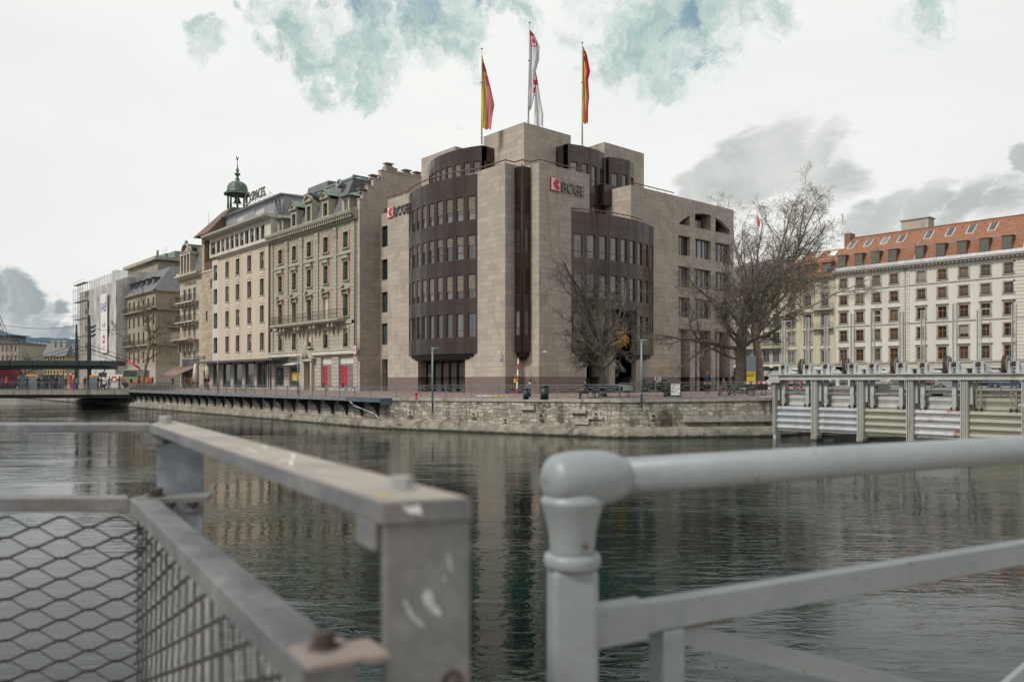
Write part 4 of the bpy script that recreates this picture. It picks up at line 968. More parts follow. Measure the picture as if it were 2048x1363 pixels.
while k < x1_ + .5: sf.tube((k, .12, 24.2), (k, .12, 25.3), .03, .03, 4); sf.tube((k, .12, 25.2), (k, -1.0, 24.4), .025, .025, 4); k += 1.5
sf.build('sign_frame', m_iron, ch)
for px_, s_ in ((552, .55), (558, .5)):
    r0 = at(px_, 410, Y=YH + .9); tb = MB(); rr = random.Random(int(px_)); 
    for k in range(420):
        hgt = rr.random(); rad = s_ * (1 - hgt) * .9 + .05; t_ = rr.uniform(0, 6.28); q = Vector((r0.x + rad * math.cos(t_) * rr.random() ** .5, r0.y + rad * math.sin(t_) * rr.random() ** .5, 21.65 + hgt * 2.0)); tb.face([tuple(q), tuple(q + Vector((.1, .02, .05))), tuple(q + Vector((.03, .05, .13)))])
    o_ = tb.build('rooftop_shrub', bpy.data.materials.get('evergreen') or M('evergreen', (.055, .075, .04), .9, 0, .4, 5), None)
    tag(o_, 'conical evergreen on the roof terrace of the cream house, %s of the pair' % ('left' if px_ < 555 else 'right'), 'shrub', 'evergreens on the roof terrace')
# shopfront and canopy
sh5 = [(XY(a, YH), XY(b_, YH)) for a, b_ in ((426, 436), (445, 461), (467, 484), (489.5, 508), (513.5, 533.5))]
g = MB(FH); g.block(CA, CB, -.2, 3.88, 12, [(a, b_, .2, 3.35) for a, b_ in sh5], .3); g.build('shopfront_wall', m_shopst, ch)
for i, (a, b_) in enumerate(sh5):
    wo = wframe(FH, a, b_, .2, 3.35, .28, m_dark, m_shopglass, ch, mull=(.25, .6, .8) if i == 4 else (), trans=(), fw=.07, name='shop_window'); lm = MB(FH); lm.box(b_ + .1, b_ + .35, .0, .3, 3.3, 3.5); lm.build('wall_lamp', m_iron, ch)
cn = MB(FH); X0c, X1c = XY(391, YH - 2), XY(541, YH - 2); cn.extr([(.0, 3.9), (2.1, 3.72), (2.1, 3.5), (0, 3.55)], X0c, X1c + .6); cn.build('canopy', M('slate_grey_canopy', (.10, .115, .12), .4, .4), ch)
gp_ = MB(FH); gp_.tube((CB - .25, .1, 3.9), (CB - .25, .1, 18.3), .07, .07, 6); gp_.tube((CB + .1, -.2 + .5, 4), (CB + .1, .3, .2), .06, .06, 6); gp_.build('rain_pipe', bpy.data.materials['brown_rain_pipe'], ch)

# ---------- medieval stone tower with belfry
tt = thing('stone_tower', 'old square stone tower with open loggia, hipped roof and green copper bell turret', 'tower', (-113.4, 46, 0))
TA, TB = -117.4, CA - .12
lg0, lg1 = XY(408.5, YH), TB - .05
g = MB(FH); g.block(TA, TB, -.2, 21.9, 7.5, [(lg0, lg1, 17.0, 21.3, 2.2), (XY(411.5, YH), XY(415, YH), 9.6, 11.1), (XY(420.5, YH), XY(423.5, YH), 14.2, 15.6), (XY(407, YH), XY(418, YH), .1, 2.6)], .5); g.build('wall', m_oldst, tt)
g = MB(FH); g.box(lg0, lg1, -.1, -.03, 17.0, 18.1); g.mi = 1; g.box(TA + .01, TB, .0, .08, 16.7, 16.9); g.mi = 2; g.box(lg0 + 1.6, lg0 + 2.0, -2.1, -1.7, 17.0, 21.3); g.build('loggia_parapet', [M('dark_red_panel', (.12, .07, .07), .7), m_cwhite, m_woodf], tt)
rp = MB(); rp.prism([(TA - .8, 41.3), (TB + .8, 41.3), (TB + .8, 50.8), (TA - .8, 50.8)], 21.9, 25.7, [(-114.9, 44.5), (-111.9, 44.5), (-111.9, 47.5), (-114.9, 47.5)])
rp.build('hipped_roof', brickM('brown_tiles', (.18, .12, .095), (.11, .075, .06), .3, .2, .25, .01, .85, bmp=.4), tt)
bx_, by_ = -113.4, 46.0
bt_ = MB(); bt_.lathe(bx_, by_, [(1.75, 25.6), (1.75, 26.2), (1.6, 26.3)], 8); bt_.build('belfry_base', m_copper_d, tt, shade=False); bt_ = MB(); bt_.lathe(bx_, by_, [(2.35, 30.2), (2.2, 30.5), (1.55, 31.0), (1.62, 31.6)], 8)
tur = bt_.build('belfry', m_copper_d, tt, shade=False)
tz = 26.3
cl = MB()
for k in range(8):
    t_ = 2 * math.pi * (k + .5) / 8; cl.tube((bx_ + 1.5 * math.cos(t_), by_ + 1.5 * math.sin(t_), 26.2), (bx_ + 1.5 * math.cos(t_), by_ + 1.5 * math.sin(t_), 30.4), .17, .14, 6)
    t2 = 2 * math.pi * (k + 1.5) / 8; a_, b_ = Vector((bx_ + 1.5 * math.cos(t_), by_ + 1.5 * math.sin(t_), 0)), Vector((bx_ + 1.5 * math.cos(t2), by_ + 1.5 * math.sin(t2), 0))
    for q in range(6):
        f0, f1 = q / 6, (q + 1) / 6; p0_, p1_ = a_.lerp(b_, f0), a_.lerp(b_, f1); z0_, z1_ = 29.4 + .75 * math.sin(math.pi * f0), 29.4 + .75 * math.sin(math.pi * f1)
        cl.face([(p0_.x, p0_.y, z0_), (p1_.x, p1_.y, z1_), (p1_.x, p1_.y, 30.4), (p0_.x, p0_.y, 30.4)])
    cl.tube((a_.x, a_.y, 27.2), (b_.x, b_.y, 27.2), .05, .05, 4)
cl.build('arcade', m_copper_d, tur)
dm = MB(); dm.lathe(bx_, by_, [(2.1, 30.6), (1.75, 31.0), (1.68, 31.7), (1.62, 32.4), (1.4, 33.1), (1.0, 33.6), (.45, 33.9), (.3, 34.3), (.42, 34.6), (.2, 34.8), (.2, 35.4), (.45, 35.7), (.5, 36.0), (.2, 36.3), (.28, 36.9), (.12, 37.6), (.05, 38.8), (.04, 39.6)], 16); dm.build('dome', m_copper_d, tur)
bl_ = MB(); bl_.lathe(bx_, by_, [(.05, 29.5), (.3, 29.4), (.4, 29.0), (.5, 28.4), (.72, 28.0), (.6, 28.0)], 14); bl_.box(bx_ - 1.4, bx_ + 1.4, by_ - .08, by_ + .08, 29.5, 29.7); bl_.build('bell', m_iron, tur)
ck = MB(); ck.F = Fr(bx_, by_, 1, .0); ck.plate([(-.35, 40.0), (0, 39.6), (.1, 39.6), (.35, 40.1), (.45, 40.6), (.3, 40.5), (.15, 40.15), (-.1, 40.15), (-.2, 40.5), (-.42, 40.9), (-.5, 40.6)], -.04, .04); ck.build('weathercock', m_iron, tur)
# scale turret heights to what the photo shows
for o_ in [tur] + list(tur.children) + [c for c in tt.children if c.name.startswith('belfry_base')]:
    for v in o_.data.vertices:
        z = v.co.z
        v.co.z = 25.6 + (z - 25.6) * .53 if z > 25.6 else z
        v.co.x *= .86; v.co.y *= .86

# ---------- ivory house
ih = thing('narrow_house', 'narrow ivory limestone house with iron balconies and slate mansard by the stone tower', 'building', (-122, 46, 0))
IA, IB = -126.6, TA - .02; ic = [IA + 2.1 + 1.75 * k for k in range(4)]; ic = [-124.4, -122.3, -120.2]
irow = [(4.8, 6.9), (7.7, 9.4), (10.2, 11.9), (13.0, 14.9)]
g = MB(FH); g.block(IA, IB, -.2, 16.4, 9, [(c_ - .45, c_ + .45, a, b_) for c_ in ic for a, b_ in irow] + [(IA + 1.2, IB - 1.2, .1, 3.2)], .3); g.build('wall', m_lime, ih)
for c_ in ic:
    for a, b_ in irow:
        wo = wframe(FH, c_ - .45, c_ + .45, a, b_, .28, m_woodf, m_pane, ih, mull=(.5,), trans=()); surround(FH, c_ - .45, c_ + .45, a, b_, .14, .08, m_lime, wo)
for z_, mt, o_, st_ in ((9.95, m_iron, 1.0, .16), (12.9, m_iron, 1.0, .16), (7.3, m_cwhite, 1.7, .3)):
    bs = MB(FH); bs.box(IA + .6, IB - 1.2, 0, o_, z_ - .22, z_)
    for k in range(5): a = IA + 1.0 + k * 1.6; bs.plate([(a - .14, z_ - (.7 if z_ > 8 else 1.9)), (a + .14, z_ - (.7 if z_ > 8 else 1.9)), (a + .14, z_ - .22), (a - .14, z_ - .22)], .0, o_ * .35); bs.plate([(a - .14, z_ - .55), (a + .14, z_ - .55), (a + .14, z_ - .22), (a - .14, z_ - .22)], o_ * .35, o_ * .8)
    b_ = bs.build('balcony', m_lime, ih); iron_rail(FH, IA + .65, IB - 1.25, o_ - .06, z_, .95, mt, b_, st_)
co_ = MB(FH); co_.extr([(0, 16.3), (.3, 16.5), (.8, 16.8), (.8, 17.1), (0, 17.2)], IA - .3, IB)
for k in range(14): a = IA + (IB - IA) * (k + .5) / 14; co_.box(a - .1, a + .1, .2, .6, 16.45, 16.7)
co_.build('cornice', m_lime, ih)
mr_ = MB(FH); mr_.extr([(.1, 17.1), (-1.1, 21.2), (-4, 22.4), (-8, 22.0), (-8, 17.1)], IA, IB); mr_.build('mansard_roof', m_slate, ih)
dc = -123.0; d_ = MB(FH)
for a in (-2.1, -.75, .55, 1.85): d_.box(dc + a - .22, dc + a + .22, -1.5, .45, 17.2, 20.0)
d_.box(dc - 2.4, dc + 2.3, -1.5, .5, 20.0, 20.4); d_.box(dc - 2.2, dc + 2.1, -1.5, .2, 17.2, 17.4); do = d_.build('dormer', m_lime, ih); pediment(FH, dc, 20.4, 3.0, 1.2, .6, m_lime, ih, arch=True)
q = MB(FH); q.box(dc - 1.9, dc + 1.7, -.3, -.2, 17.4, 20.0); q.build('dormer_window', m_pane, do)
q = MB(FH); q.extr([(.4, 21.4), (.4, 21.6), (-3.0, 21.6), (-3, 20.4)], dc - 1.1, dc + 1.1); q.lathe(dc, .3, [(.12, 21.7), (.3, 22.0), (.1, 22.3)], 8); q.build('dormer_roof', m_zinc, ih)
q = MB(FH); q.tube((IA + 1, -4, 22), (IA + 1, -4, 27.5), .05, .04, 5); q.build('roof_mast', m_cwhite, ih)
q = MB(FH); q.box(IA + 1, IB - 1, .02, .1, 3.35, 4.3); q.build('shop_fascia', M('dark_grey_fascia', (.09, .095, .10), .5), ih)
marks(FH, IB - .9, IB + 4.2, 4.05, .6, .9, m_iron, ch, 'roof_edge_lettering', 7)
marks(FH, IA + 2.4, IB - 1.6, 15.45, .42, .1, m_iron, ih, 'wall_lettering', 8)
q = MB(FH); q.extr([(.1, 3.3), (3.0, 2.0), (3.0, 1.85), (.1, 3.2)], IA + .2, IB - 1.2); q.extr([(3.0, 1.95), (3.03, 1.95), (3.03, 1.7), (3.0, 1.7)], IA + .2, IB - 1.2); q.build('awning', M('dusty_brown_awning', (.24, .165, .145), .85, 0, .08), ih)
q = MB(FH); q.box(IA + 1.3, IB - 1.3, -.28, -.2, .1, 3.2); q.build('shop_window', m_shopglass, ih)

# ---------- corner house
YC = 46.0; FC = Fr(0, YC, 1, 0); kh = thing('corner_house', 'olive beige corner house with slate roof, dormers and iron balconies behind the thin tree', 'building', (-140, 52, 0))
K1 = XY(311, YC); K0 = XY(246, YC); KZ = 17.3
kc = [K0 + 1.4 + (K1 - K0 - 2.6) * k / 6 for k in range(7)]; krow = [(4.4, 6.7), (8.0, 10.2), (11.2, 13.1), (14.6, 16.2)]
m_olive = brickM('olive_beige_stone', (.36, .325, .245), (.22, .195, .14), 1.1, .36, .06, .015, .88, stain=(.23, .21, .165), stain_amt=.5, bmp=.3)
g = MB(FC); g.block(K0, K1, 3.6, KZ, 16, [(c_ - .5, c_ + .5, a, b_) for c_ in kc for a, b_ in krow], .3); g.build('wall', m_olive, kh)
Fk = Fr(K1, 0, 0, 1); kc2 = [YC + 3.6, YC + 8.2]
g = MB(Fk); g.wall(YC, YC + 16, 3.6, KZ, [(c_ - .75, c_ + .75, a, b_) for c_ in kc2 for a, b_ in krow], .3, o=.01); g.build('side_wall', m_olive, kh)
for c_ in kc:
    for a, b_ in krow: wframe(FC, c_ - .5, c_ + .5, a, b_, .28, m_woodf, m_pane, kh, mull=(.5,), trans=())
for c_ in kc2:
    for a, b_ in krow:
        wo = wframe(Fk, c_ - .75, c_ + .75, a, b_, .26, m_white, m_pane, kh, mull=(.5,), trans=(.66,), fw=.12, o=.01); surround(Fk, c_ - .75, c_ + .75, a, b_, .16, .1, m_olive, wo)
co_ = MB(FC); co_.extr([(0, KZ - .3), (.5, KZ), (.5, KZ + .2), (0, KZ + .25)], K0, K1 + .5); co_.build('cornice', m_olive, kh); co_ = MB(Fk); co_.extr([(0, KZ - .3), (.5, KZ), (.5, KZ + .2), (0, KZ + .25)], YC - .5, YC + 16); co_.build('cornice', m_olive, kh)
for z_ in (7.7, 14.1):
    bs = MB(FC); bs.box(K0, K1 + .85, 0, .8, z_ - .2, z_); bs.F = Fk; bs.box(YC - .8, YC + 16, .01, .85, z_ - .19, z_ - .005); b_ = bs.build('balcony', m_olive, kh); iron_rail(FC, K0, K1 + .8, .76, z_, .95, m_iron, b_, .22); iron_rail(Fk, YC - .76, YC + 14, .78, z_, .95, m_iron, b_, .3, ends=False, scroll=False)
bs = MB(Fk); bs.box(YC + 2, YC + 5.4, .01, .9, 10.75, 10.95); b_ = bs.build('balcony', m_olive, kh); iron_rail(Fk, YC + 2, YC + 5.4, .85, 10.95, .9, m_iron, b_, .2)
rf = MB(); rf.prism([(K0 - .3, YC - .4), (K1 + .4, YC - .4), (K1 + .4, YC + 16.4), (K0 - .3, YC + 16.4)], KZ + .2, KZ + 5.1, [(K0 + .5, YC + 3.8), (K1 - 3.4, YC + 3.8), (K1 - 3.4, YC + 14), (K0 + .5, YC + 14)]); rf.build('slate_roof', m_slate, kh)
for k in range(5):
    c_ = K0 + 2.2 + k * 3.6; d_ = MB(FC); d_.box(c_ - .6, c_ + .6, -3.2, -.7, KZ + .7, KZ + 2.7); d_.mi = 1; d_.box(c_ - .42, c_ + .42, -.7, -.66, KZ + 1.2, KZ + 2.5); d_.mi = 2; d_.extr([(-.4, KZ + 2.7), (-.4, KZ + 2.85), (-4, KZ + 3.1), (-4, KZ + 2.7)], c_ - .8, c_ + .8); d_.build('dormer', [m_slate, m_pane, m_iron], kh)
sk = MB(Fk); sk.extr([(-1.15, KZ + 2.2), (-1.05, KZ + 2.2), (-1.8, KZ + 3.5), (-1.95, KZ + 3.5)], YC + 4.2, YC + 5.6); sk.build('skylight', m_cwhite, kh)
g = MB(FC); gfc = [(K0 + 1 + k * 4.4, K0 + 3.6 + k * 4.4, .2, 3.0) for k in range(5) if K0 + 3.6 + k * 4.4 < K1]
g.block(K0, K1, -.2, 3.6, 16, gfc, .3); g.F = Fk; g.wall(YC, YC + 16, -.2, 3.6, [(YC + 2.0, YC + 6.6, .1, 2.9), (YC + 8.5, YC + 12, .1, 2.9)], .3, o=.01); g.box(YC + 2, YC + 6.6, -.28, -.2, .1, 2.9) ; g.build('shopfront_wall', m_shopst, kh)
g = MB(FC)
for h_ in gfc: g.box(h_[0], h_[1], -.29, -.24, h_[2], h_[3])
g.F = Fk; g.box(YC + 2, YC + 6.6, -.19, -.14, .1, 2.9); g.box(YC + 8.5, YC + 12, -.26, -.2, .1, 2.9); g.build('shop_window', M('dark_green_shopfront', (.05, .06, .05), .3), kh)

# ---------- scaffolded building
sb_ = thing('scaffolded_building', 'tall building wrapped in pale translucent scaffold sheeting with an advertising banner', 'building', (-170, 55, 0))
YS = 45.0; FS = Fr(0, YS, 1, 0); S0, S1 = XY(158, YS), XY(243, YS); SZ = 21.6
m_conc = M('pale_concrete', (.42, .38, .33), .85, 0, .12, .6, streak=True)
g = MB(FS)
hs = [(S0 + 2 + k * 4.2, S0 + 4.6 + k * 4.2, 4 + 3.3 * j, 6 + 3.3 * j) for k in range(8) for j in range(5) if S0 + 4.6 + k * 4.2 < S1 - 2]
g.F = Fr(0, YS + 1.3, 1, 0); g.block(S0 - 5, S1 - 1, -.2, SZ, 16, hs, .3); g.mi = 1
for h_ in hs: g.box(h_[0], h_[1], -.29, -.2, h_[2], h_[3])
g.build('wall', [m_conc, m_pane], sb_)
g = MB(); g.box(S1 - 14, S1 + 6, YS + 5, YS + 16, SZ, SZ + 3.0); g.mi = 1; g.box(S1 - 14.8, S1 + 6.8, YS + 4.2, YS + 16.8, SZ + 3.0, SZ + 3.6); g.build('penthouse', [m_olive, m_conc], sb_)
g = MB(); g.box(S1 - 6, S1 + 1, YS + 8, YS + 12, SZ + 3.6, SZ + 5.2); g.box(S1 + 2.5, S1 + 6.5, YS + 8, YS + 11, SZ + 3.6, SZ + 5.0); g.tube((S1 - 4, YS + 8, SZ + 5), (S1 - 4, YS + 8, SZ + 6.4), .25, .25, 6); g.build('roof_plant', m_copper, sb_)
m_, t, b = base_mat('scaffold_sheeting'); co = t.n('ShaderNodeNewGeometry').outputs['Position']
cc = t.mix(t.mr(t.noise(t.vm('MULTIPLY', co, (1, 1, .25)), .9, 8, .7), .35, .7), (.50, .48, .46), (.74, .73, .71)); setv(t, b, 'Base Color', cc); setv(t, b, 'Roughness', .45); setv(t, b, 'Transmission Weight', 0.0)
al_ = t.mr(t.noise(t.vm('MULTIPLY', co, (.6, .6, .2)), .5, 3, .6), .35, .6, .55, .93); setv(t, b, 'Alpha', al_); bump(t, b, t.noise(t.vm('MULTIPLY', co, (1, 1, .3)), 2.2, 5, .6), .8, .2); m_sheet = m_
g = MB(FS); sx = S0 + 9.5; rr = random.Random(4)
def wavy(mb, pts, z0, z1, amp):
    prev = None
    for (a, o) in pts:
        cur = [(a + rr.gauss(0, amp), o + rr.gauss(0, amp), z0 + (z1 - z0) * k / 8) for k in range(9)]
        if prev:
            for k in range(8): mb.face([prev[k], cur[k], cur[k + 1], prev[k + 1]], True)
        prev = cur
run = [(sx + (S1 - 4 - sx) * k / 18, .1) for k in range(19)]
wavy(g, run, .3, SZ + 1.0, .07)
wavy(g, [(S1 - 4, .12), (S1 - 3.4, .9), (S1 - 2, 1.0), (S1, 1.0)], .3, SZ + 1.2, .04)
wavy(g, [(S1, 1.0), (S1 + .02, -.5), (S1 + .02, -2.5), (S1, -5), (S1, -8)], 0.3, SZ + 1.1, .04)
g.build('sheeting', m_sheet, sb_)
g = MB(FS)
for k in range(20):
    a = S0 - .5 + k * 2.0
    if a < S1 - .5: g.tube((a, .0, 0), (a, .0, SZ + 1.4), .045, .045, 4); g.tube((a, 1.1, 0), (a, 1.1, SZ + .2), .045, .045, 4) if a < sx else None
for j in range(12):
    z_ = 1.2 + j * 1.95
    if z_ < SZ + 1.5:
        g.box(S0 - .6, S1 - 1, -.06, .0, z_, z_ + .07); g.box(S0 - .6, sx, 0, 1.15, z_ - .08, z_ - .02) if j % 2 else None; g.box(S0 - .6, sx, 1.08, 1.14, z_ + .5, z_ + .55)
for k in range(4): g.tube((S0 - .5 + k * 2.4, 1.1, 2 + (k % 2) * 4), (S0 + 2 + k * 2.4, 1.1, 5.9 + (k % 2) * 4), .035, .035, 4); g.tube((S0 - .5 + k * 2.4, 1.1, 13), (S0 + 2 + k * 2.4, 1.1, 17), .035, .035, 4)
g.build('scaffold_frame', M('scaffold_steel', (.36, .34, .32), .5, .4, .2, 3), sb_)
bn0, bn1 = XY(200, YS - .6), XY(213, YS - .6)
g = MB(Fr(0, YS - .45, 1, 0)); g.box(bn0, bn1, 0, .04, 6.8, 18.9); bnr = g.build('banner', m_white, sb_)
bc = (bn0 + bn1) / 2; Fbn = Fr(0, YS - .45, 1, 0)
text_mesh('FAB', 'banner_letters', 2.6, Fbn.P(bc - .3, .06, 15.3), (1, 0, 0), (0, 0, 1), M('banner_blue', (.06, .08, .42), .6), bnr, ext=.01, align='CENTER', sx=.98)
text_mesh('1', 'banner_letters', 3.4, Fbn.P(bn1 - .7, .06, 16.2), (1, 0, 0), (0, 0, 1), m_red, bnr, ext=.01, align='CENTER', offset=.03)
text_mesh('A B', 'banner_letters', 1.5, Fbn.P(bc, .06, 12.0), (1, 0, 0), (0, 0, 1), m_letter, bnr, ext=.01, align='CENTER')
q = MB(Fbn); q.plate([(bc + .95 * math.cos(t_ * math.pi / 8), 9.6 + .95 * math.sin(t_ * math.pi / 8)) for t_ in range(16)], .05, .07); q.mi = 1; q.plate([(bc - .7, 9.4), (bc + .7, 9.4), (bc + .7, 9.85), (bc - .7, 9.85)], .071, .08)
for zz in (8.0, 7.6): q.mi = 0; q.box(bc - 1.2, bc + 1.2, .05, .06, zz, zz + .14)
q.build('banner_mark', [m_red, m_white], bnr)
# ================================================================== RIGHT BANK HOUSES
YR = 140.0; FR = Fr(0, YR, 1, 0)
m_wr = M('pale_grey_render', (.62, .60, .555), .85, 0, .05, .4, dirt=(.55, .52, .47), streak=True)
m_trim = M('warm_grey_stone_trim', (.37, .34, .295), .85, 0, .12, 2)
m_quoin = brickM('rusticated_white_quoins', (.62, .59, .53), (.36, .33, .28), 4.0, .55, .03, .06, .85, bmp=.9)
m_tile = brickM('orange_clay_tiles', (.275, .125, .075), (.20, .095, .06), .42, .28, .10, .02, .85, col2=(.305, .14, .083), bmp=.6)
m_tileb = brickM('old_brown_tiles', (.25, .12, .07), (.14, .07, .045), .42, .28, .35, .02, .9, col2=(.33, .16, .085), bmp=.6)
m_orf = M('orange_brown_frames', (.34, .15, .06), .6, 0, .1)
wh = thing('long_apartment_building', 'long pale grey apartment building with orange tiled roof, dormers and brown windows', 'building', (-50, 150, 0))
XA, XB, XC = XY(1671, YR), XY(1810, YR), XY(2042, YR); XD = XC + 16
wrow = [(4.6, 6.7), (8.15, 10.1), (11.4, 13.35), (14.75, 16.5), (17.75, 19.5)]
wc = [XY(p, YR) for p in (1687, 1719.5, 1753, 1788)] + [XY(p, YR) for p in (1842.5, 1884.5, 1927.5, 1971.5, 2018)] + [XC + 3.5, XC + 7.2, XC + 11]
EZ = 20.6
hol = [(c_ - .68, c_ + .68, a, b_) for c_ in wc for a, b_ in wrow]
g = MB(FR); g.block(XA, XD, 4.3, EZ, 12, hol, .3); g.build('wall', m_wr, wh)
q = MB(FR)
for a, b_ in ((XY(1801, YR), XY(1808.5, YR)), (XY(1811.5, YR), XY(1819, YR)), (XC - 1.0, XC + 1.0)): q = MB(FR); q.box(a, b_, 0, .08, 4.4, EZ - .6); q.build('quoins', m_quoin, wh)
q = MB(FR); q.box(XA, XD, 0, .16, 4.05, 4.35); q.box(XA, XD, 0, .12, 10.75, 10.95) ; q.box(XA, XD, 0, .12, 17.2, 17.35); q.build('string_course', m_trim, wh)
q = MB(FR); q.extr([(0, EZ - .5), (.3, EZ - .3), (.95, EZ), (1.0, EZ + .35), (0, EZ + .5)], XA - .2, XD)
n = int((XD - XA) / .62)
for k in range(n): a = XA + .62 * (k + .5); q.box(a - .13, a + .13, .2, .78, EZ - .32, EZ - .02)
q.build('cornice', m_trim, wh)
rw_ = random.Random(21)
for i, c_ in enumerate(wc):
    for j, (a, b_) in enumerate(wrow):
        wo = wframe(FR, c_ - .68, c_ + .68, a, b_, .26, m_orf, m_pane, wh, mull=(.5,), trans=(.62,), fw=.10, bars=.075)
        surround(FR, c_ - .68, c_ + .68, a, b_, .22, .07, m_trim, wo, sill=.12, hood=.1 if j in (0, 2) else 0)
        if j: iron_rail(FR, c_ - .8, c_ + .8, .1, a, .35, m_iron, wo, .2, 'guard_rail', False, False)
        if (i, j) in ((4, 4), (6, 1)): x_ = MB(FR); x_.box(c_ - .62, c_ + .62, -.18, -.15, a + (.05 if j == 4 else .55), b_ - .05); x_.build('blind', m_sblind, wo)
# ground floor
g = MB(FR); arches = [(XY(1716, YR) - 1.2, XY(1716, YR) + 1.4), (XY(1757, YR) - 1.2, XY(1757, YR) + 1.2)] + [(c_ - 1.6, c_ + 1.6) for c_ in wc[4:]] + [(XY(1687, YR) - .8, XY(1687, YR) + .8), (XY(1789, YR) - .8, XY(1789, YR) + .8)]
g.block(XA, XD, -.2, 4.05, 12, [(a, b_, .2, 3.1) for a, b_ in arches], .4); g.mi = 1
for a, b_ in arches: g.box(a, b_, -.4, -.34, .2, 3.1)
g.build('ground_floor_wall', [brickM('pale_rusticated_base', (.58, .54, .48), (.40, .37, .32), 1.4, .5, .03, .02, .85, bmp=.4), m_pane], wh)
for a, b_ in arches[2:7]:
    x_ = MB(FR); x_.box(a + .2, b_ - .2, .02, .5, 2.5, 3.0); x_.build('shop_fascia', m_dark, wh)
# roof in two slopes
rf = MB(FR); Z0, Z1, Z2 = EZ + .45, EZ + 3.3, EZ + 7.1
rf.extr([(.1, Z0), (-1.4, Z1), (-6, Z2), (-12, Z0)], XA, XD); roof = rf.build('roof', m_tile, wh)
x_ = MB(FR); x_.box(XA, XD, -1.48, -1.36, Z1 - .02, Z1 + .1); x_.extr([(.35, Z0 - .1), (.1, Z0 + .5), (-.1, Z0 + .5), (-.1, Z0 - .1)], XA, XD)
for p in (1828, 2047): s_ = XY(p, YR); x_.tube((s_, .1, Z0 + .05), (s_, -1.36, Z1 + .05), .1, .1, 4); x_.tube((s_, -1.36, Z1 + .05), (s_, -6, Z2 + .05), .1, .1, 4)
x_.build('roof_flashing', m_zinc, wh)
x_ = MB(FR); x_.box(XA, XD, -6.15, -5.85, Z2 - .05, Z2 + .12)
for k in range(26): a = XA + 1 + k * 1.7; x_.tube((a, -5.0, Z2 - .75), (a, -5.0, Z2 - .55), .08, .08, 4)
x_.build('ridge_tiles', m_tile, wh)
for p, in [(p,) for p in (1686, 1720, 1753.5, 1787.5, 1841.5, 1883.5, 1926.5, 1971, 2016.5)]:
    c_ = XY(p, YR + .6); d_ = MB(FR); zb, zt = Z0 + .55, Z0 + 2.65
    d_.box(c_ - .72, c_ + .72, -1.8, -.05, zb, zt); d_.mi = 1; d_.box(c_ - .6, c_ + .6, -.05, -.02, zb + .1, zt - .1); d_.mi = 0; d_.extr([(.05, zt), (.05, zt + .12), (-2, zt + .2), (-2, zt)], c_ - .82, c_ + .82)
    d_.build('dormer', [M('rusty_dormer_sides', (.12, .075, .055), .7) if 'rusty_dormer_sides' not in bpy.data.materials else bpy.data.materials['rusty_dormer_sides'], glassM('olive_dormer_glass', (.09, .095, .07), (.13, .135, .10), .6, .12) if 'olive_dormer_glass' not in bpy.data.materials else bpy.data.materials['olive_dormer_glass']], wh)
sl = (Z2 - Z1) / 4.6
for k, p in enumerate((1700, 1733, 1766, 1800, 1854, 1897, 1939, 1983)):
    c_ = XY(p, YR + 3); f0, f1 = .34, .74
    o0_, o1_ = -1.4 - 4.6 * f0, -1.4 - 4.6 * f1; z0_, z1_ = Z1 + (Z2 - Z1) * f0, Z1 + (Z2 - Z1) * f1
    d_ = MB(FR); d_.extr([(o0_, z0_), (o0_ + .08, z0_ + .16), (o1_ + .08, z1_ + .16), (o1_, z1_)], c_ - .62, c_ + .62); d_.mi = 1; d_.extr([(o0_ - .02, z0_ + .2), (o0_, z0_ + .23), (o1_ + .16, z1_ + .16), (o1_ + .14, z1_ + .13)], c_ - .48, c_ + .48)
    d_.build('skylight', [m_cwhite, m_pane_b], wh)
q = MB(FR); c_ = XY(1840, YR + 8); q.box(c_ - 2.6, c_ + 2.0, -9, -6.5, Z2 - 1.4, Z2 + 1.9); q.box(c_ - 2.9, c_ + 2.2, -9.2, -6.3, Z2 + 1.9, Z2 + 2.1); q.box(c_ + .1, c_ + 1.1, -6.5, -6.4, Z2 + .2, Z2 + 1.4); q.build('roof_hatch', m_conc, wh)
q = MB(FR); q.box(XA - .8, XA + .3, -7, -5, Z2 - 2, Z2 + .9); q.build('chimney', M('brick_chimney', (.25, .13, .09), .9), wh)
q = MB(FR); q.tube((XB + .1, .12, 0), (XB + .1, .12, EZ), .07, .07, 5); q.build('rain_pipe', m_zinc, wh)

# ---------- brown roofed house
bh = thing('old_town_house', 'yellowish town house with mottled brown tiled roof, dormers and balconies behind the trees', 'building', (-76, 150, 0))
BA, BB = XY(1568, YR), XA - .05; bz = 20.2
m_yel = M('dull_yellow_render', (.50, .47, .36), .88, 0, .12, 1, dirt=(.38, .36, .28), streak=True)
bc_ = [BA + 2.0 + (BB - BA - 4.0) * k / 2 for k in range(3)]
bc_ = [XY(1583, YR), XY(1616, YR), XY(1650, YR)]
brow = [(4.4, 6.6), (7.9, 10.1), (11.2, 13.5), (14.8, 17), (17.8, 19.4)]
g = MB(FR); g.block(BA, BB, 4.2, bz, 12, [(c_ - .7, c_ + .7, a, b_) for c_ in bc_ for a, b_ in brow], .3); g.build('wall', m_yel, bh)
for i, c_ in enumerate(bc_):
    for j, (a, b_) in enumerate(brow):
        wo = wframe(FR, c_ - .7, c_ + .7, a, b_, .26, m_trim, m_pane, bh, mull=(.5,), trans=(.5,), fw=.1); surround(FR, c_ - .7, c_ + .7, a, b_, .2, .1, m_trim, wo, hood=.08)
        if j == 1 or j == 4: x_ = MB(FR); x_.box(c_ - .6, c_ + .6, -.18, -.15, a + .4, b_ - .05); x_.build('shutter', m_sblind, wo)
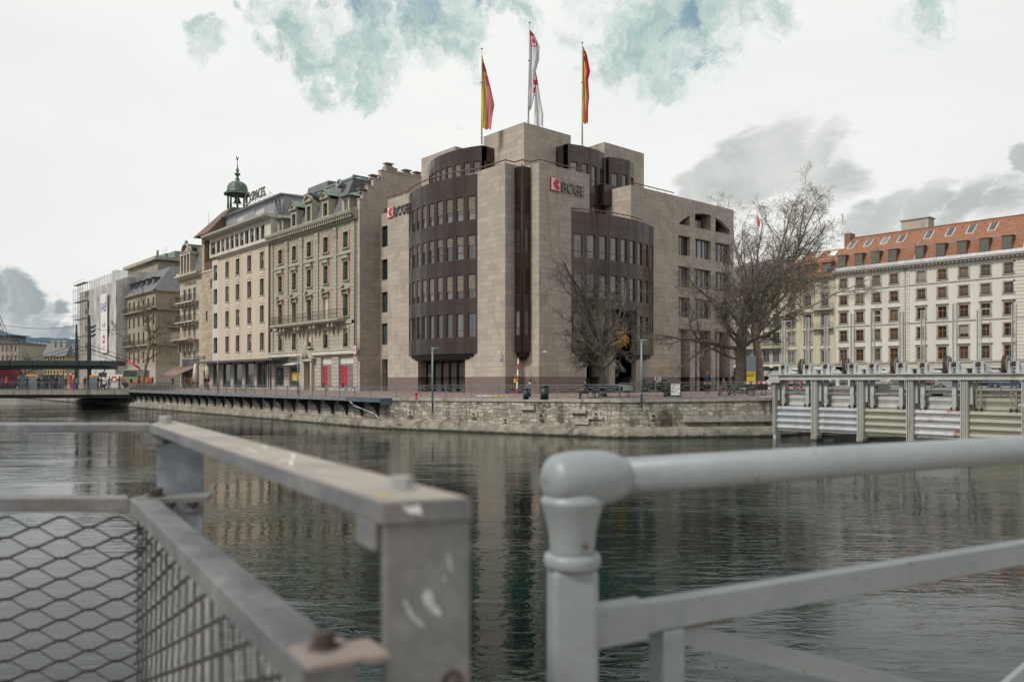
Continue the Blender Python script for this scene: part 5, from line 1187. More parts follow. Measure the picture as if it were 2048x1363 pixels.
for z_ in (10.8, 14.3):
    bs = MB(FR); bs.box(BA + 6, BB - .3, 0, 1.0, z_ - .25, z_); b_ = bs.build('balcony', m_trim, bh); iron_rail(FR, BA + 6, BB - .35, .95, z_, .95, m_iron, b_, .25)
q = MB(FR); q.extr([(0, bz - .5), (.8, bz), (.9, bz + .25), (0, bz + .4)], BA, BB); q.build('cornice', m_trim, bh); q = MB(FR); q.box(BA, BB, 0, .15, 3.9, 4.2); q.build('string_course', m_trim, bh)
g = MB(FR); g.block(BA, BB, -.2, 3.9, 12, [(BA + 1 + 4.2 * k, BA + 3.8 + 4.2 * k, .1, 3.1) for k in range(3)], .3); g.mi = 1
for k in range(3): g.box(BA + 1 + 4.2 * k, BA + 3.8 + 4.2 * k, -.3, -.24, .1, 3.1)
g.build('ground_floor_wall', [m_wr, m_pane], bh)
rf = MB(FR); rf.extr([(.2, bz + .4), (-2.4, bz + 3.4), (-6, bz + 5.8), (-12, bz + .4)], BA, BB); rf.build('roof', m_tileb, bh)
for c_ in bc_:
    d_ = MB(FR); d_.box(c_ - .9, c_ + .9, -2.6, -.5, bz + .7, bz + 2.7); d_.mi = 1; d_.box(c_ - .6, c_ + .6, -.5, -.46, bz + .9, bz + 2.5); d_.mi = 0; d_.prism([(c_ - 1.2, -3.4), (c_ + 1.2, -3.4), (c_ + 1.2, -.2), (c_ - 1.2, -.2)][::-1], bz + 2.7, bz + 3.4, [(c_ - .6, -3.4), (c_ + .6, -3.4), (c_ + .6, -1.2), (c_ - .6, -1.2)][::-1]); d_.build('dormer', [m_tileb, m_pane], bh)
for p in (1598, 1628, 1660):
    c_ = XY(p, YR + 3); d_ = MB(FR); d_.extr([(-3.6, bz + 4.2), (-3.5, bz + 4.35), (-5.1, bz + 5.4), (-5.2, bz + 5.27)], c_ - .7, c_ + .7); d_.build('skylight', m_white, bh)

# ---------- grey roofed house behind the trees
hg = thing('town_house', 'yellowish stone town house with dark mansard and arched ground floor, half hidden by the trees', 'building', (-96, 150, 0))
HA, HB = XY(1462, YR), BA - .05; hz = 19.0
hc = [HA + 1.6 + (HB - HA - 3.2) * k / 4 for k in range(5)]; hrow = [(4.6, 7), (8.2, 10.4), (11.8, 14), (15.2, 17.2)]
g = MB(FR); g.block(HA, HB, 4.2, hz, 12, [(c_ - .7, c_ + .7, a, b_) for c_ in hc for a, b_ in hrow], .3); g.build('wall', m_yel, hg)
for c_ in hc:
    for a, b_ in hrow: wo = wframe(FR, c_ - .7, c_ + .7, a, b_, .26, m_trim, m_pane, hg, mull=(.5,), trans=(.5,), fw=.1); surround(FR, c_ - .7, c_ + .7, a, b_, .2, .1, m_trim, wo)
bs = MB(FR); bs.box(HA, HB, 0, 1.1, 7.3, 7.6); b_ = bs.build('balcony', m_trim, hg); iron_rail(FR, HA, HB, 1.0, 7.6, .95, m_iron, b_, .25)
q = MB(FR); q.extr([(0, hz - .5), (.8, hz), (.9, hz + .25), (0, hz + .4)], HA, HB); q.build('cornice', m_trim, hg)
rf = MB(FR); rf.extr([(.2, hz + .4), (-1.2, hz + 5.2), (-6, hz + 6.6), (-12, hz + .4)], HA, HB); rf.build('mansard_roof', m_slate, hg)
for k in range(4): q = MB(FR); c_ = HA + 3 + k * 6; q.box(c_ - .9, c_ + .9, -2, -.1, hz + .9, hz + 2.9); q.mi = 1; q.box(c_ - .6, c_ + .6, -.1, -.06, hz + 1.1, hz + 2.7); q.build('dormer', [m_slate, m_pane], hg)
g = MB(FR); hs = [(c_ - 1.5, c_ + 1.5, .2, 2.6) for c_ in hc]; g.block(HA, HB, -.2, 4.2, 12, hs, .4)
g.mi = 1
for c_ in hc: g.box(c_ - 1.5, c_ + 1.5, -.4, -.3, .2, 2.6); g.plate([(c_ + 1.5 * math.cos(math.pi * k / 8), 2.6 + 1.3 * math.sin(math.pi * k / 8)) for k in range(9)], .0, .02)
g.build('ground_floor_wall', [m_cwhite, m_dark], hg)
q = MB(FR)
for c_ in hc[2:]: q.extr([(.05, 3.0), (1.8, 1.9), (1.8, 1.8), (.05, 2.9)], c_ - 1.4, c_ + 1.4)
q.build('awning', M('grey_awning', (.26, .27, .28), .8), hg)

# ================================================================== FAR BACKGROUND
def slab_house(name, label, px0, px1, pyt, d, depth, wall, roofm, rows, cols, pitch=0, terrace=False):
    """far house facing the camera, built at distance d"""
    a, b_ = at(px0, 760, d=d), at(px1, 760, d=d); zt = CAMZ + (760 - pyt) / FPX * d
    F = Fr(a.x, a.y, b_.x - a.x, b_.y - a.y); L = math.hypot(b_.x - a.x, b_.y - a.y)
    r_ = thing(name, label, 'building', (a.x, a.y, 0)); n = cols; w_ = L / n; fh = (zt - 1) / rows
    hs = [(w_ * (k + .28), w_ * (k + .72), .8 + fh * j + fh * .2, .8 + fh * j + fh * .78) for k in range(n) for j in range(rows)]
    g = MB(F); g.block(0, L, -.5, zt, depth, hs, .4); g.build('wall', wall, r_)
    for h_ in hs:
        wo = MB(F); wo.box(h_[0], h_[1], -.42, -.3, h_[2], h_[3]); wo.mi = 1; wo.box((h_[0] + h_[1]) / 2 - .06, (h_[0] + h_[1]) / 2 + .06, -.3, -.26, h_[2], h_[3]); wo.build('window', [m_pane, m_cwhite], r_)
    g = MB(F)
    if pitch: g.extr([(.5, zt), (-depth / 2, zt + pitch), (-depth - .5, zt)], -.5, L + .5)
    else: g.box(-.4, L + .4, -depth - .4, .5, zt, zt + .6)
    if terrace: g.box(L * .25, L * .78, -depth * .7, -2, zt + .6, zt + 3.4); g.box(L * .2, L * .85, -depth * .75, -1, zt + 3.4, zt + 3.9)
    g.build('roof', roofm, r_)
    g = MB(F)
    for k in range(3): q0 = L * (.2 + .27 * k); g.box(q0, q0 + 1.2, -depth * .5, -depth * .5 + 1, zt, zt + pitch + 1.6)
    g.build('chimney', m_conc, r_)
    return r_
m_farw = M('far_beige_render', (.42, .37, .29), .9, 0, .1, .3)
m_fary = M('far_yellow_render', (.44, .37, .21), .9, 0, .1, .3)
slab_house('hotel', 'wide beige hotel block with roof terrace far behind the tram shelter', -60, 36, 687, 330, 18, m_farw, m_slate, 4, 11, terrace=True)
slab_house('hotel', 'beige building right of the hotel with flat roof, far off over the bridge', 37, 72, 690, 345, 18, m_farw, m_slate, 5, 6)
slab_house('far_house', 'white flat roofed house far behind the bridge beside the beige blocks', 72, 92, 692, 380, 15, m_wr, m_zinc, 5, 4)
slab_house('far_house', 'yellow house with green shutters and grey roof far over the bridge', 88, 130, 712, 300, 6, m_fary, m_slate, 4, 7, pitch=4.5)
slab_house('far_house', 'low house with slate roof squeezed between yellow house and scaffolding', 128, 162, 706, 360, 14, m_farw, m_slate, 4, 6, pitch=4)
rr = random.Random(31)
hs_ = M('far_hill_town', (.34, .25, .20), .9, 0, .3, .05)
for k in range(15):
    p = 92 + k * 5.2; slab_house('hillside_house', 'tiny hillside house in the far town, %s in the row above the yellow house' % ['first', 'second', 'third', 'fourth', 'fifth', 'sixth', 'seventh', 'eighth', 'ninth', 'tenth', 'eleventh', 'twelfth', 'thirteenth', 'fourteenth', 'last'][k], p, p + 6, 702 + rr.uniform(-5, 3) - (k > 8) * 3, 900 + rr.uniform(0, 200), 20, [m_farw, m_wr, m_yel][k % 3], [m_tileb, m_tile, m_slate][k % 3], 3, 3, pitch=4)
# hills and mountains
def ridge(name, mat, d, prof, thick):
    mb = MB(); n = len(prof)
    top = [at(px_, py_, d=d) for px_, py_ in prof]; fr_ = [at(px_, 772, d=d * .82) for px_, _ in prof]; bk_ = [at(px_, 772, d=d * 1.25) for px_, _ in prof]
    T = [mb.p(v.x, v.y, v.z) for v in top]; A = [mb.p(v.x, v.y, -1) for v in fr_]; B = [mb.p(v.x, v.y, -1) for v in bk_]
    for k in range(n - 1): mb.faces([A[k], A[k + 1], T[k + 1], T[k]], True); mb.faces([T[k], T[k + 1], B[k + 1], B[k]], True)
    return tag(mb.build(name, mat), kind='structure')
rr = random.Random(6)
prof = [(p, (655 + abs(p - (-200)) * .03 if p < 20 else 678 - 3 * math.sin(p * .02)) + rr.uniform(-1, 1) + (18 * (1 - max(0, min(1, (p - 0) / 40))) * -1 if p < 40 else 0) * .8) for p in range(-600, 460, 12)]
prof = [(p, y if p >= 40 else 660 + (40 - abs(min(p, 0) % 80 - 40)) * -.15 + max(0, p) * .35) for p, y in prof]
m_hill = M('haze_tinted_forest', (.04, .09, .14), .95, 0, .2, .003)  # blue of the distant air is mixed into the forest colour, no haze volume
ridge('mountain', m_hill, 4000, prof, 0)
prof = [(p, 699 + 3 * math.sin(p * .05) + rr.uniform(-.7, .7)) for p in range(-600, 460, 8)]
ridge('hill', M('wooded_hillside', (.10, .105, .075), .95, 0, .4, .02), 1500, prof, 0)
# ================================================================== BRIDGE WITH TRAM SHELTER
B0x, B0y = -113.9, 31.5; bax, bay_ = .592, .806
FBr = Fr(B0x - bax * 75, B0y - bay_ * 75, bax, bay_); BL = 75.0; BZ = -.14
def on_line(px_, F, o=0.0):
    """s along frame F where the view of column px crosses the line at offset o"""
    rx, ry = ray(px_); ox, oy, _ = F.P(0, o, 0)
    det = rx * (-F.ay) - ry * (-F.ax)
    d_ = (ox * (-F.ay) - oy * (-F.ax)) / det; s_ = (rx * oy - ry * ox) / det
    return s_, d_
def onb(px_, py_, o):
    s_, d_ = on_line(px_, FBr, o); return s_, CAMZ + (760 - py_) / FPX * d_, d_
bridge = thing('road_bridge', 'low concrete road bridge crossing the river at the left', 'bridge', (FBr.P(60, -8, -1)))
m_bconc = M('stained_bridge_concrete', (.33, .30, .27), .9, 0, .2, 1.2, .2, dirt=(.15, .14, .12), streak=True)
g = MB(FBr); g.extr([(0, BZ), (0, BZ - .62), (-.6, BZ - .62), (-.6, BZ - 1.1), (-23, BZ - 1.1), (-23, BZ)], 0, BL + 1.2); g.build('deck', m_bconc, bridge)
g = MB(FBr); g.box(0, BL + 1, -1.0, -.35, BZ - 1.05, BZ - .63); g.plate([(26, BZ - 1.05), (52, BZ - 1.05), (40, BZ - 1.3), (30, BZ - 1.9), (26, BZ - 2.6)], -22, -.4); g.plate([(0, BZ - 1.05), (26, BZ - 1.05), (26, BZ - 2.6)], -22, -.4); g.box(24, 27.5, -22, -.5, -4, BZ - 1.06); g.build('girder', m_steel_d, bridge)
g = MB(FBr); g.box(0, BL, -22.8, -.3, BZ + .004, BZ + .01); g.build('road_surface', M('bridge_asphalt', (.12, .115, .11), .9, 0, .15), bridge)
# its railing panels
def mesh_panel(L):
    r_ = thing('bridge_railing_panel', None, None); p = MB(); p.boxw(0, 0, .56, .06, .06, 1.14); p.build('post', m_rail, r_)
    q = MB(); q.box(0, L, -.03, .03, 1.08, 1.14); q.box(0, L, -.02, .02, .06, .1); q.build('rail', m_rail, r_)
    c_ = MB(); n = int(L / .35)
    for j in range(6):
        for k in range(n):
            a, b_ = .02 + (L - .04) * k / n, .02 + (L - .04) * (k + 1) / n; z_ = .16 + j * .15; c_.tube((a, 0, z_ + (.07 if k % 2 else 0)), (b_, 0, z_ + (0 if k % 2 else .07)), .010, .010, 3, False); c_.tube((a, 0, z_ + (0 if k % 2 else .07)), (b_, 0, z_ + (.07 if k % 2 else 0)), .010, .010, 3, False)
    c_.build('wire_mesh', m_rail, r_); return r_
bp0 = None; s_ = BL - 2.8; k = 0; ang = math.atan2(bay_, bax)
while s_ > 30:
    o_ = bp0 = mesh_panel(2.8) if bp0 is None else bp0
    if k: o_ = copy_tree(bp0)
    o_.location = FBr.P(s_, -.08, BZ); o_.rotation_euler = (0, 0, ang); tag(o_, 'grey wire mesh railing panel on the road bridge, %s from its quay end' % ORD[k], 'railing', 'bridge railing panels'); s_ -= 2.8; k += 1
# shelter
m_sh = M('dark_green_grey_steel', (.032, .045, .048), .5, .2, .12)
she = thing('tram_shelter', 'long dark steel tram shelter roof hung from masts on the bridge', 'shelter', FBr.P(55, -4, BZ))
oN, oF = -3.0, -8.0
sR, zT, dd = onb(236, 721, oN); zBt = CAMZ + (760 - 731) / FPX * dd
g = MB(FBr); g.box(8, sR, oN - 2.6, oN, zBt, zT); g.extr([(oN - .5, zBt), (oN - .5, zBt - .35), (oF, zBt - .45), (oF, zBt)], 8, sR - 2); g.build('roof', m_sh, she)
g = MB(FBr)
k = 10
while k < sR: g.box(k, k + .12, oN, oN + .06, zBt, zT + .06); k += 3.0
g.build('roof_rib', m_sh, she)
for i, (p, o_, pyt, w_) in enumerate(((178.5, oN - 1.2, 630, .2), (153, oF - 2, 648, .17))):
    s_, zt_, d_ = onb(p, pyt, o_); g = MB(FBr); g.prism([(s_ - w_, o_ - w_), (s_ + w_, o_ - w_), (s_ + w_, o_ + w_), (s_ - w_, o_ + w_)][::-1], BZ, zT + 2, [(s_ - w_, o_ - w_), (s_ + w_, o_ - w_), (s_ + w_, o_ + w_), (s_ - w_, o_ + w_)][::-1]); g.prism([(s_ - w_, o_ - w_), (s_ + w_, o_ - w_), (s_ + w_, o_ + w_), (s_ - w_, o_ + w_)][::-1], zT + 2.01, zt_, [(s_ - w_ * .25, o_ - w_ * .4), (s_ + w_ * .6, o_ - w_ * .4), (s_ + w_ * .6, o_ + w_ * .4), (s_ - w_ * .25, o_ + w_ * .4)][::-1]); g.build('mast', m_sh, she)
    zc = CAMZ + (760 - 690) / FPX * d_; g = MB(FBr)
    for ds in (-7, -5.6, 5.2, 6.6): g.tube((s_, o_, zc - (.5 if abs(ds) < 6 else 0)), (s_ + ds, o_, zT + (.05 if i == 0 else .2)), .038, .038, 5)
    g.build('stay_cable', m_sh, she)
    if i == 0:
        g = MB(FBr)
        for zz in (7.4, 8.0, 8.6): g.tube((s_ + .3, o_ + .1, zz - .2), (s_ + .9, o_ + .1, zz + .1), .16, .1, 7)
        g.build('floodlight', m_iron, she)
# wires across the bridge
for (p0, y0, p1, y1, d0, d1) in ((-5, 648, 155, 652, 115, 118), (20, 667, 150, 684, 115, 120), (170, 652, 262, 655, 118, 125)):
    a, b_ = at(p0, y0, d=d0), at(p1, y1, d=d1); g = MB(); prev = a
    for k in range(1, 9):
        q = a.lerp(b_, k / 8); q.z -= .5 * math.sin(math.pi * k / 8); g.tube(tuple(prev), tuple(q), .035, .035, 3, False); prev = q
    tag(g.build('overhead_wire', m_iron), 'thin dark tram wire high over the bridge, ' + ('uppermost left of the masts' if y0 == 648 else 'lower one left of the masts' if p0 == 20 else 'the one right of the masts'), 'wire', 'tram wires')
# lattice crane boom, far left
g = MB(); a, b_ = at(-40, 560, d=150), at(30, 722, d=150); d_ = (b_ - a)
for k in range(14):
    p0, p1 = a + d_ * (k / 14), a + d_ * ((k + 1) / 14); u_ = Vector((CS, SN, 0)) * .55; v_ = Vector((-SN, CS, 0)) * .5
    for sx_ in (-1, 1):
        for sy_ in (-1, 1): g.tube(tuple(p0 + u_ * sx_ + v_ * sy_), tuple(p1 + u_ * sx_ + v_ * sy_), .06, .06, 3, False)
    g.tube(tuple(p0 - u_ - v_), tuple(p1 + u_ - v_), .04, .04, 3, False); g.tube(tuple(p0 + u_ + v_), tuple(p1 - u_ + v_), .04, .04, 3, False)
tag(g.build('crane_boom', m_letter), 'grey lattice crane boom slanting down at the far left edge', 'crane')

# ================================================================== PEOPLE
m_skin = M('skin', (.42, .24, .17), .6, 0, .05); m_shoe = M('dark_shoes', (.03, .028, .026), .6)
m_hair = [M('dark_hair', (.03, .02, .015), .7), M('blond_hair', (.33, .21, .10), .7), M('grey_hair', (.28, .27, .26), .7)]
POSES = {
 'stand': dict(),
 'arms': dict(elb=((.24, .1, 1.17), (-.24, .1, 1.17)), wri=((.12, .3, 1.18), (-.06, .3, 1.14)), leg=(.02, -.03)),
 'walk': dict(elb=((.25, .12, 1.18), (-.25, -.1, 1.16)), wri=((.22, .3, 1.02), (-.24, -.18, .93)), leg=(.28, -.3)),
 'push': dict(elb=((.24, .18, 1.2), (-.24, .18, 1.2)), wri=((.2, .42, 1.08), (-.2, .42, 1.08)), leg=(.24, -.26), lean=.14),
}
def body_mesh(key):
    P = POSES.get(key, {}); V = []; E = []; Rd = []
    def v(p, r, parent=None):
        V.append(p); Rd.append(r)
        if parent is not None: E.append((parent, len(V) - 1))
        return len(V) - 1
    sit = key.startswith('sit'); L = P.get('lean', .0); dz = -.47 if sit else 0
    if sit: L = .12
    def up(x, y, z): return (x, y + L * max(0, z - .95) * 1.6, z + dz)
    pel = v(up(0, 0, .95), (.155, .12)); wa = v(up(0, 0, 1.1), (.14, .11), pel); chs = v(up(0, 0, 1.3), (.165, .12), wa); nb_ = v(up(0, -.01, 1.45), (.075, .07), chs); nk = v(up(0, .0, 1.53), (.052, .055), nb_)
    hd = v(up(0, .02, 1.61), (.075, .09), nk); ht = v(up(0, .01, 1.69), (.078, .09), hd); v(up(0, .10, 1.605), (.017, .017), hd)
    for i, sg in enumerate((1, -1)):
        sh_ = v(up(sg * .175, 0, 1.41), (.062, .06), chs)
        e = P.get('elb', ((.25, -.01, 1.15), (-.25, -.01, 1.15)))[i]; w_ = P.get('wri', ((.25, .06, .92), (-.25, .06, .92)))[i]
        if sit: e = (sg * .25, .12, 1.15); w_ = (sg * .14, .30, 1.10)
        el = v(up(*e), (.047, .045), sh_); wr_ = v(up(*w_), (.033, .03), el)
        dv = (Vector(w_) - Vector(e)).normalized(); hp = Vector(w_) + dv * .07; ha = v(up(*hp), (.035, .02), wr_)
        for f in range(4):
            fx = (f - 1.5) * .018; fp = hp + dv * (.075 + (.012, .02, .014, 0)[f]) + Vector((fx, .01, 0)); v(up(*fp), (.008, .008), ha)
        tp = hp + dv * .03 + Vector((-sg * .035, .015, 0)); v(up(*tp), (.009, .009), wr_)
        lg_ = P.get('leg', (.0, .0))[i]
        hip = v(up(sg * .09, 0, .88), (.095, .095), pel)
        if sit: kn = v((sg * .13, .44, .47), (.065, .065), hip); an = v((sg * .14, .42 + .08 * i, .1), (.042, .045), kn)
        else: kn = v((sg * .095, lg_ * .55 + .03, .49 + abs(lg_) * .03), (.062, .065), hip); an = v((sg * .095, lg_, .1), (.042, .045), kn)
        ax_ = V[an]; he = v((ax_[0], ax_[1] - .02, .05), (.04, .04), an); v((ax_[0] + sg * .02, ax_[1] + .15, .04), (.04, .032), he)
    me = bpy.data.meshes.new('skeleton'); me.from_pydata(V, E, []); ob = bpy.data.objects.new('skeleton', me); C.objects.link(ob)
    sk = ob.modifiers.new('s', 'SKIN'); 
    for i, r in enumerate(Rd): me.skin_vertices[0].data[i].radius = r; me.skin_vertices[0].data[i].use_root = (i == 0)
    sk.use_smooth_shade = True; sk.branch_smoothing = .4
    sb = ob.modifiers.new('b', 'SUBSURF'); sb.levels = 1; sb.render_levels = 1
    dg = bpy.context.evaluated_depsgraph_get(); out = bpy.data.meshes.new_from_object(ob.evaluated_get(dg)); out.name = 'person_body'
    wrists = [Vector(up(*(P.get('wri', ((.25, .06, .92), (-.25, .06, .92)))[i] if not sit else (sg * .14, .30, 1.10)))) for i, sg in enumerate((1, -1))]
    headz = 1.50 + dz
    bpy.data.objects.remove(ob)
    out.materials.clear()
    for m_ in (m_skin, m_shoe, m_shoe, m_shoe): out.materials.append(m_)
    for p in out.polygons:
        c_ = p.center; m_ = 1
        if c_.z > headz: m_ = 0
        elif min((c_ - w_).length for w_ in wrists) < .085 + .06 * 0 or any((c_ - w_).length < .2 and (c_ - w_).z < .02 and key in ('stand',) for w_ in wrists): m_ = 0
        elif any((c_ - (w_ + Vector((0, .07, 0)))).length < .11 for w_ in wrists): m_ = 0
        elif c_.z < .09: m_ = 3
        elif c_.z < (.88 + dz if not sit else .53): m_ = 2
        p.material_index = m_; p.use_smooth = True
    hy = .01 + L * .7 * 1.6
    return out, (0, hy, 1.66 + dz)
BODY = {}; CLO = {}
def cloth(col):
    if col not in CLO: CLO[col] = M('cloth_%d' % len(CLO), col, .85, 0, .15, 9)
    return CLO[col]
def person(pose, coat, trousers, loc, rz, label, group=None, hair=0, long_hair=False, scale=1.0):
    if pose not in BODY: BODY[pose] = body_mesh(pose)
    me, hp = BODY[pose]; me = me.copy(); me.materials[1] = cloth(coat); me.materials[2] = cloth(trousers)
    o = bpy.data.objects.new('person', me); C.objects.link(o); o.location = loc; o.rotation_euler = (0, 0, rz); o.scale = (scale,) * 3
    tag(o, label, 'person', group)
    hm = MB(); n = 10
    rings = []
    for j in range(6):
        ph_ = math.pi * .5 * j / 5; r_ = .098 * math.cos(ph_ - .12); z_ = hp[2] + .025 + .1 * math.sin(ph_)
        rings.append([hm.p(hp[0] + r_ * .92 * math.cos(2 * math.pi * k / n), hp[1] - .018 + r_ * math.sin(2 * math.pi * k / n), z_) for k in range(n)])
    for A, B in zip(rings, rings[1:]):
        for k in range(n): hm.faces([A[k], A[(k + 1) % n], B[(k + 1) % n], B[k]], True)
    zl = hp[2] - (.22 if long_hair else .07)
    bk = [(hp[0] + .088 * math.cos(math.pi * (1 + k / 6)), hp[1] - .018 + .1 * math.sin(math.pi * (1 + k / 6))) for k in range(7)]
    for a, b_ in zip(bk, bk[1:]): hm.face([(a[0], a[1], zl), (b_[0], b_[1], zl), (b_[0], b_[1], hp[2] + .04), (a[0], a[1], hp[2] + .04)], True)
    h_ = hm.build('hair', m_hair[hair]); h_.parent = o
    return o
DK = (.022, .022, .026)
bpl = [(4, 'arms', (.07, .07, .06), DK, 'in an olive jacket at the left edge of the photo'), (13, 'push', (.55, .06, .06), DK, 'in a bright red jacket bending over a bicycle'), (37.5, 'stand', (.12, .08, .06), (.1, .08, .07), 'in a brown jacket left of the orange topped panel'), (54, 'arms', DK, DK, 'in black with both hands raised, just left of the orange topped panel'),
       (77, 'stand', DK, DK, 'in a black coat, first right of the orange topped panel'), (83.5, 'stand', (.05, .05, .08), DK, 'in dark blue close behind the one in the black coat'), (95, 'arms', (.03, .03, .05), DK, 'in a navy jacket among the waiting group at the shelter'), (98.5, 'stand', (.16, .11, .16), (.45, .45, .48), 'in a mauve jacket and pale jeans at the shelter'),
       (111, 'stand', (.09, .03, .035), DK, 'in a maroon jacket standing alone in the middle of the shelter'), (120.5, 'stand', (.22, .17, .18), (.15, .12, .12), 'in a pale mauve coat right of the maroon jacket'), (131, 'arms', DK, DK, 'in black with crossed arms left of the purple suitcase'), (147.5, 'stand', (.20, .20, .21), DK, 'in grey beside the purple suitcase'), (153.5, 'stand', (.16, .16, .17), (.06, .06, .07), 'in a grey hoodie just right of the purple suitcase'),
       (169.5, 'walk', (.06, .065, .055), (.04, .04, .045), 'in a dark green coat beside the foot of the front mast'), (196, 'stand', DK, DK, 'in a black coat left of the pushchair'), (202.5, 'arms', DK, DK, 'in black just behind the pushchair'), (212.5, 'push', (.60, .60, .62), DK, 'in a white jacket pushing the pushchair'), (218.5, 'stand', (.14, .14, .14), (.08, .08, .08), 'in a grey jacket behind the white jacket'),
       (238.5, 'arms', DK, DK, 'in black left of the orange truck'), (244.5, 'walk', (.22, .19, .2), (.06, .05, .05), 'in a pale mauve jacket in front of the orange truck'), (262.5, 'arms', DK, (.55, .55, .55), 'in black with white trousers in front of the truck cab'), (277, 'push', DK, (.05, .06, .12), 'in black bending over a bicycle right of the truck')]
for i, (p, pose, c1, c2, lab) in enumerate(bpl):
    o_ = -1.0 - (i * 37 % 10) * .12; s_, d_ = on_line(p, FBr, o_); q = FBr.P(s_, o_, BZ)
    if p > 258: q = at(p, Y=33.5 + (i % 3) * .6); q = (q.x, q.y, gz(q.x, q.y))
    person(pose, c1, c2, q, ang + (i * 1.3) % 3 - 1, 'person ' + lab, 'people along the bridge and shelter', (i * 7) % 3, i % 4 == 1, .98 + (i % 5) * .02)
for i, (p, yy, pose, c1, c2, lab) in enumerate(((369, 38, 'stand', (.06, .08, .16), DK, 'in a blue jacket in front of the dusty brown awning'), (385, 37.5, 'stand', (.20, .18, .17), (.1, .1, .1), 'in grey beside the folded white parasol'), (411, 37, 'arms', DK, DK, 'in black, left one of the pair before the stone tower door'), (416, 36.6, 'stand', DK, DK, 'in black, right one of the pair before the stone tower door'), (345, 38, 'walk', (.10, .08, .07), DK, 'in brown left of the dusty brown awning'), (305, 36, 'stand', DK, (.2, .2, .2), 'in black among the parked bicycles'))):
    q = at(p, Y=yy); person(pose, c1, c2, (q.x, q.y, gz(q.x, q.y)), 1.2 * i, 'person ' + lab, 'people on the left quay', i % 3)
def ground_at(px_, py_, z=None):
    """ground point seen at a pixel"""
    z = -.02 if z is None else z; d_ = (CAMZ - z) / (py_ - 760) * FPX; v = at(px_, d=d_); return Vector((v.x, v.y, z))
VIEW = math.atan2(CS, -SN)      # heading away from the camera
q = at(1415, X=-38.6); person('stand', (.035, .04, .07), DK, (q.x, q.y, gz(q.x, q.y)), -2.6, 'blond person in a navy jacket standing before the bank arcade', None, 1, True)
# benches, seated people
m_bench = M('dark_perforated_metal', (.075, .082, .085), .5, .4, .1, 8)
def bench(loc, rz, label, L=2.0):
    r_ = thing('bench', label, 'bench', (0, 0, 0), 'curved metal benches on the quay')
    b_ = MB(); n = 8
    for k in range(n):
        a0, a1 = -L / 2 + L * k / n, -L / 2 + L * (k + 1) / n; f = lambda a: .86 - .10 * abs(2 * a / L) ** 3
        b_.face([(a0, -.16, .42), (a1, -.16, .42), (a1, -.30, f(a1)), (a0, -.30, f(a0))]); b_.face([(a0, -.19, .42), (a0, -.33, f(a0)), (a1, -.33, f(a1)), (a1, -.19, .42)])
        b_.face([(a0, -.30, f(a0)), (a1, -.30, f(a1)), (a1, -.33, f(a1)), (a0, -.33, f(a0))])
    b_.build('backrest', m_bench, r_)
    s_ = MB(); s_.box(-L / 2, L / 2, -.18, .30, .41, .45); s_.tube((-L / 2, .30, .43), (L / 2, .30, .43), .03, .03, 6); s_.build('seat', m_bench, r_)
    for a in (-L * .38, L * .38):
        l_ = MB(); l_.tube((a, .22, .42), (a, .28, 0), .025, .025, 5); l_.tube((a, -.14, .42), (a, -.24, 0), .025, .025, 5); l_.tube((a, -.24, .03), (a, .28, .03), .02, .02, 5); l_.build('leg', m_iron, r_)
    r_.location = loc; r_.rotation_euler = (0, 0, rz)
    return r_
zq = -.05
T1 = at(1205, d=54.0); T2 = at(1480, d=63.0)
benches = []
def facing(dx_right, dy_toward):   # heading given by camera-right and toward-camera components
    x = CS * dx_right + SN * dy_toward; y = SN * dx_right - CS * dy_toward; return math.atan2(y, x) - math.pi / 2
for p, d_, fr_, lab in ((1214, 51.6, (-.25, 1), 'dark curved metal bench just right of the seated man in black, under the bushy tree'), (1234, 53.4, (.5, -1), 'dark curved metal bench behind, nearer the left lamp post side of the bushy tree'), (1484, 56.0, (-.2, 1), 'dark curved metal bench with white cloth on it, under the great tree'), (1514, 57.5, (.3, 1), 'dark curved metal bench at the right end next to the red and white barrier')):
    v = at(p, d=d_); bench((v.x, v.y, gz(v.x, v.y)), facing(-fr_[0], -fr_[1]), lab, 2.1 if p != 1514 else 1.5)
v = at(1188, d=51.8); bench((v.x, v.y, gz(v.x, v.y)), facing(-1, .2), 'dark curved metal bench on which the man in black sits', 1.2)
v = at(1174, d=51.6); person('sit', DK, DK, (v.x, v.y, gz(v.x, v.y) - .02), facing(-1, .25), 'seated man in black leaning forward, left of the bushy tree', None, 0)
v = at(1458, d=55.6); bench((v.x, v.y, gz(v.x, v.y)), facing(-1, .3), 'dark curved metal bench under the seated person in purple trousers', 1.1); v = at(1451, d=55.2); person('sit', (.05, .055, .08), (.10, .05, .075), (v.x, v.y, gz(v.x, v.y) - .02), facing(-1, .3), 'seated person in dark jacket and purple trousers on the bench under the great tree', None, 0)
v = at(1467, d=66); person('arms', DK, DK, (v.x, v.y, .05), facing(-1, .1), 'bearded man in black jacket standing left of the great trunk', None, 0, scale=1.02)
cl = MB(); v = at(1459, d=55.6); rr = random.Random(2)
for k in range(16): a = Vector((v.x + .55 + rr.gauss(0, .12), v.y + .5 + rr.gauss(0, .12), gz(v.x, v.y) + .47 + rr.random() * .08)); cl.face([tuple(a), tuple(a + Vector((.12, .03, .02))), tuple(a + Vector((.08, .12, .04))), tuple(a + Vector((-.02, .08, .0)))])
tag(cl.build('white_cloth', m_white), 'crumpled white cloth lying on the bench under the great tree', 'cloth')

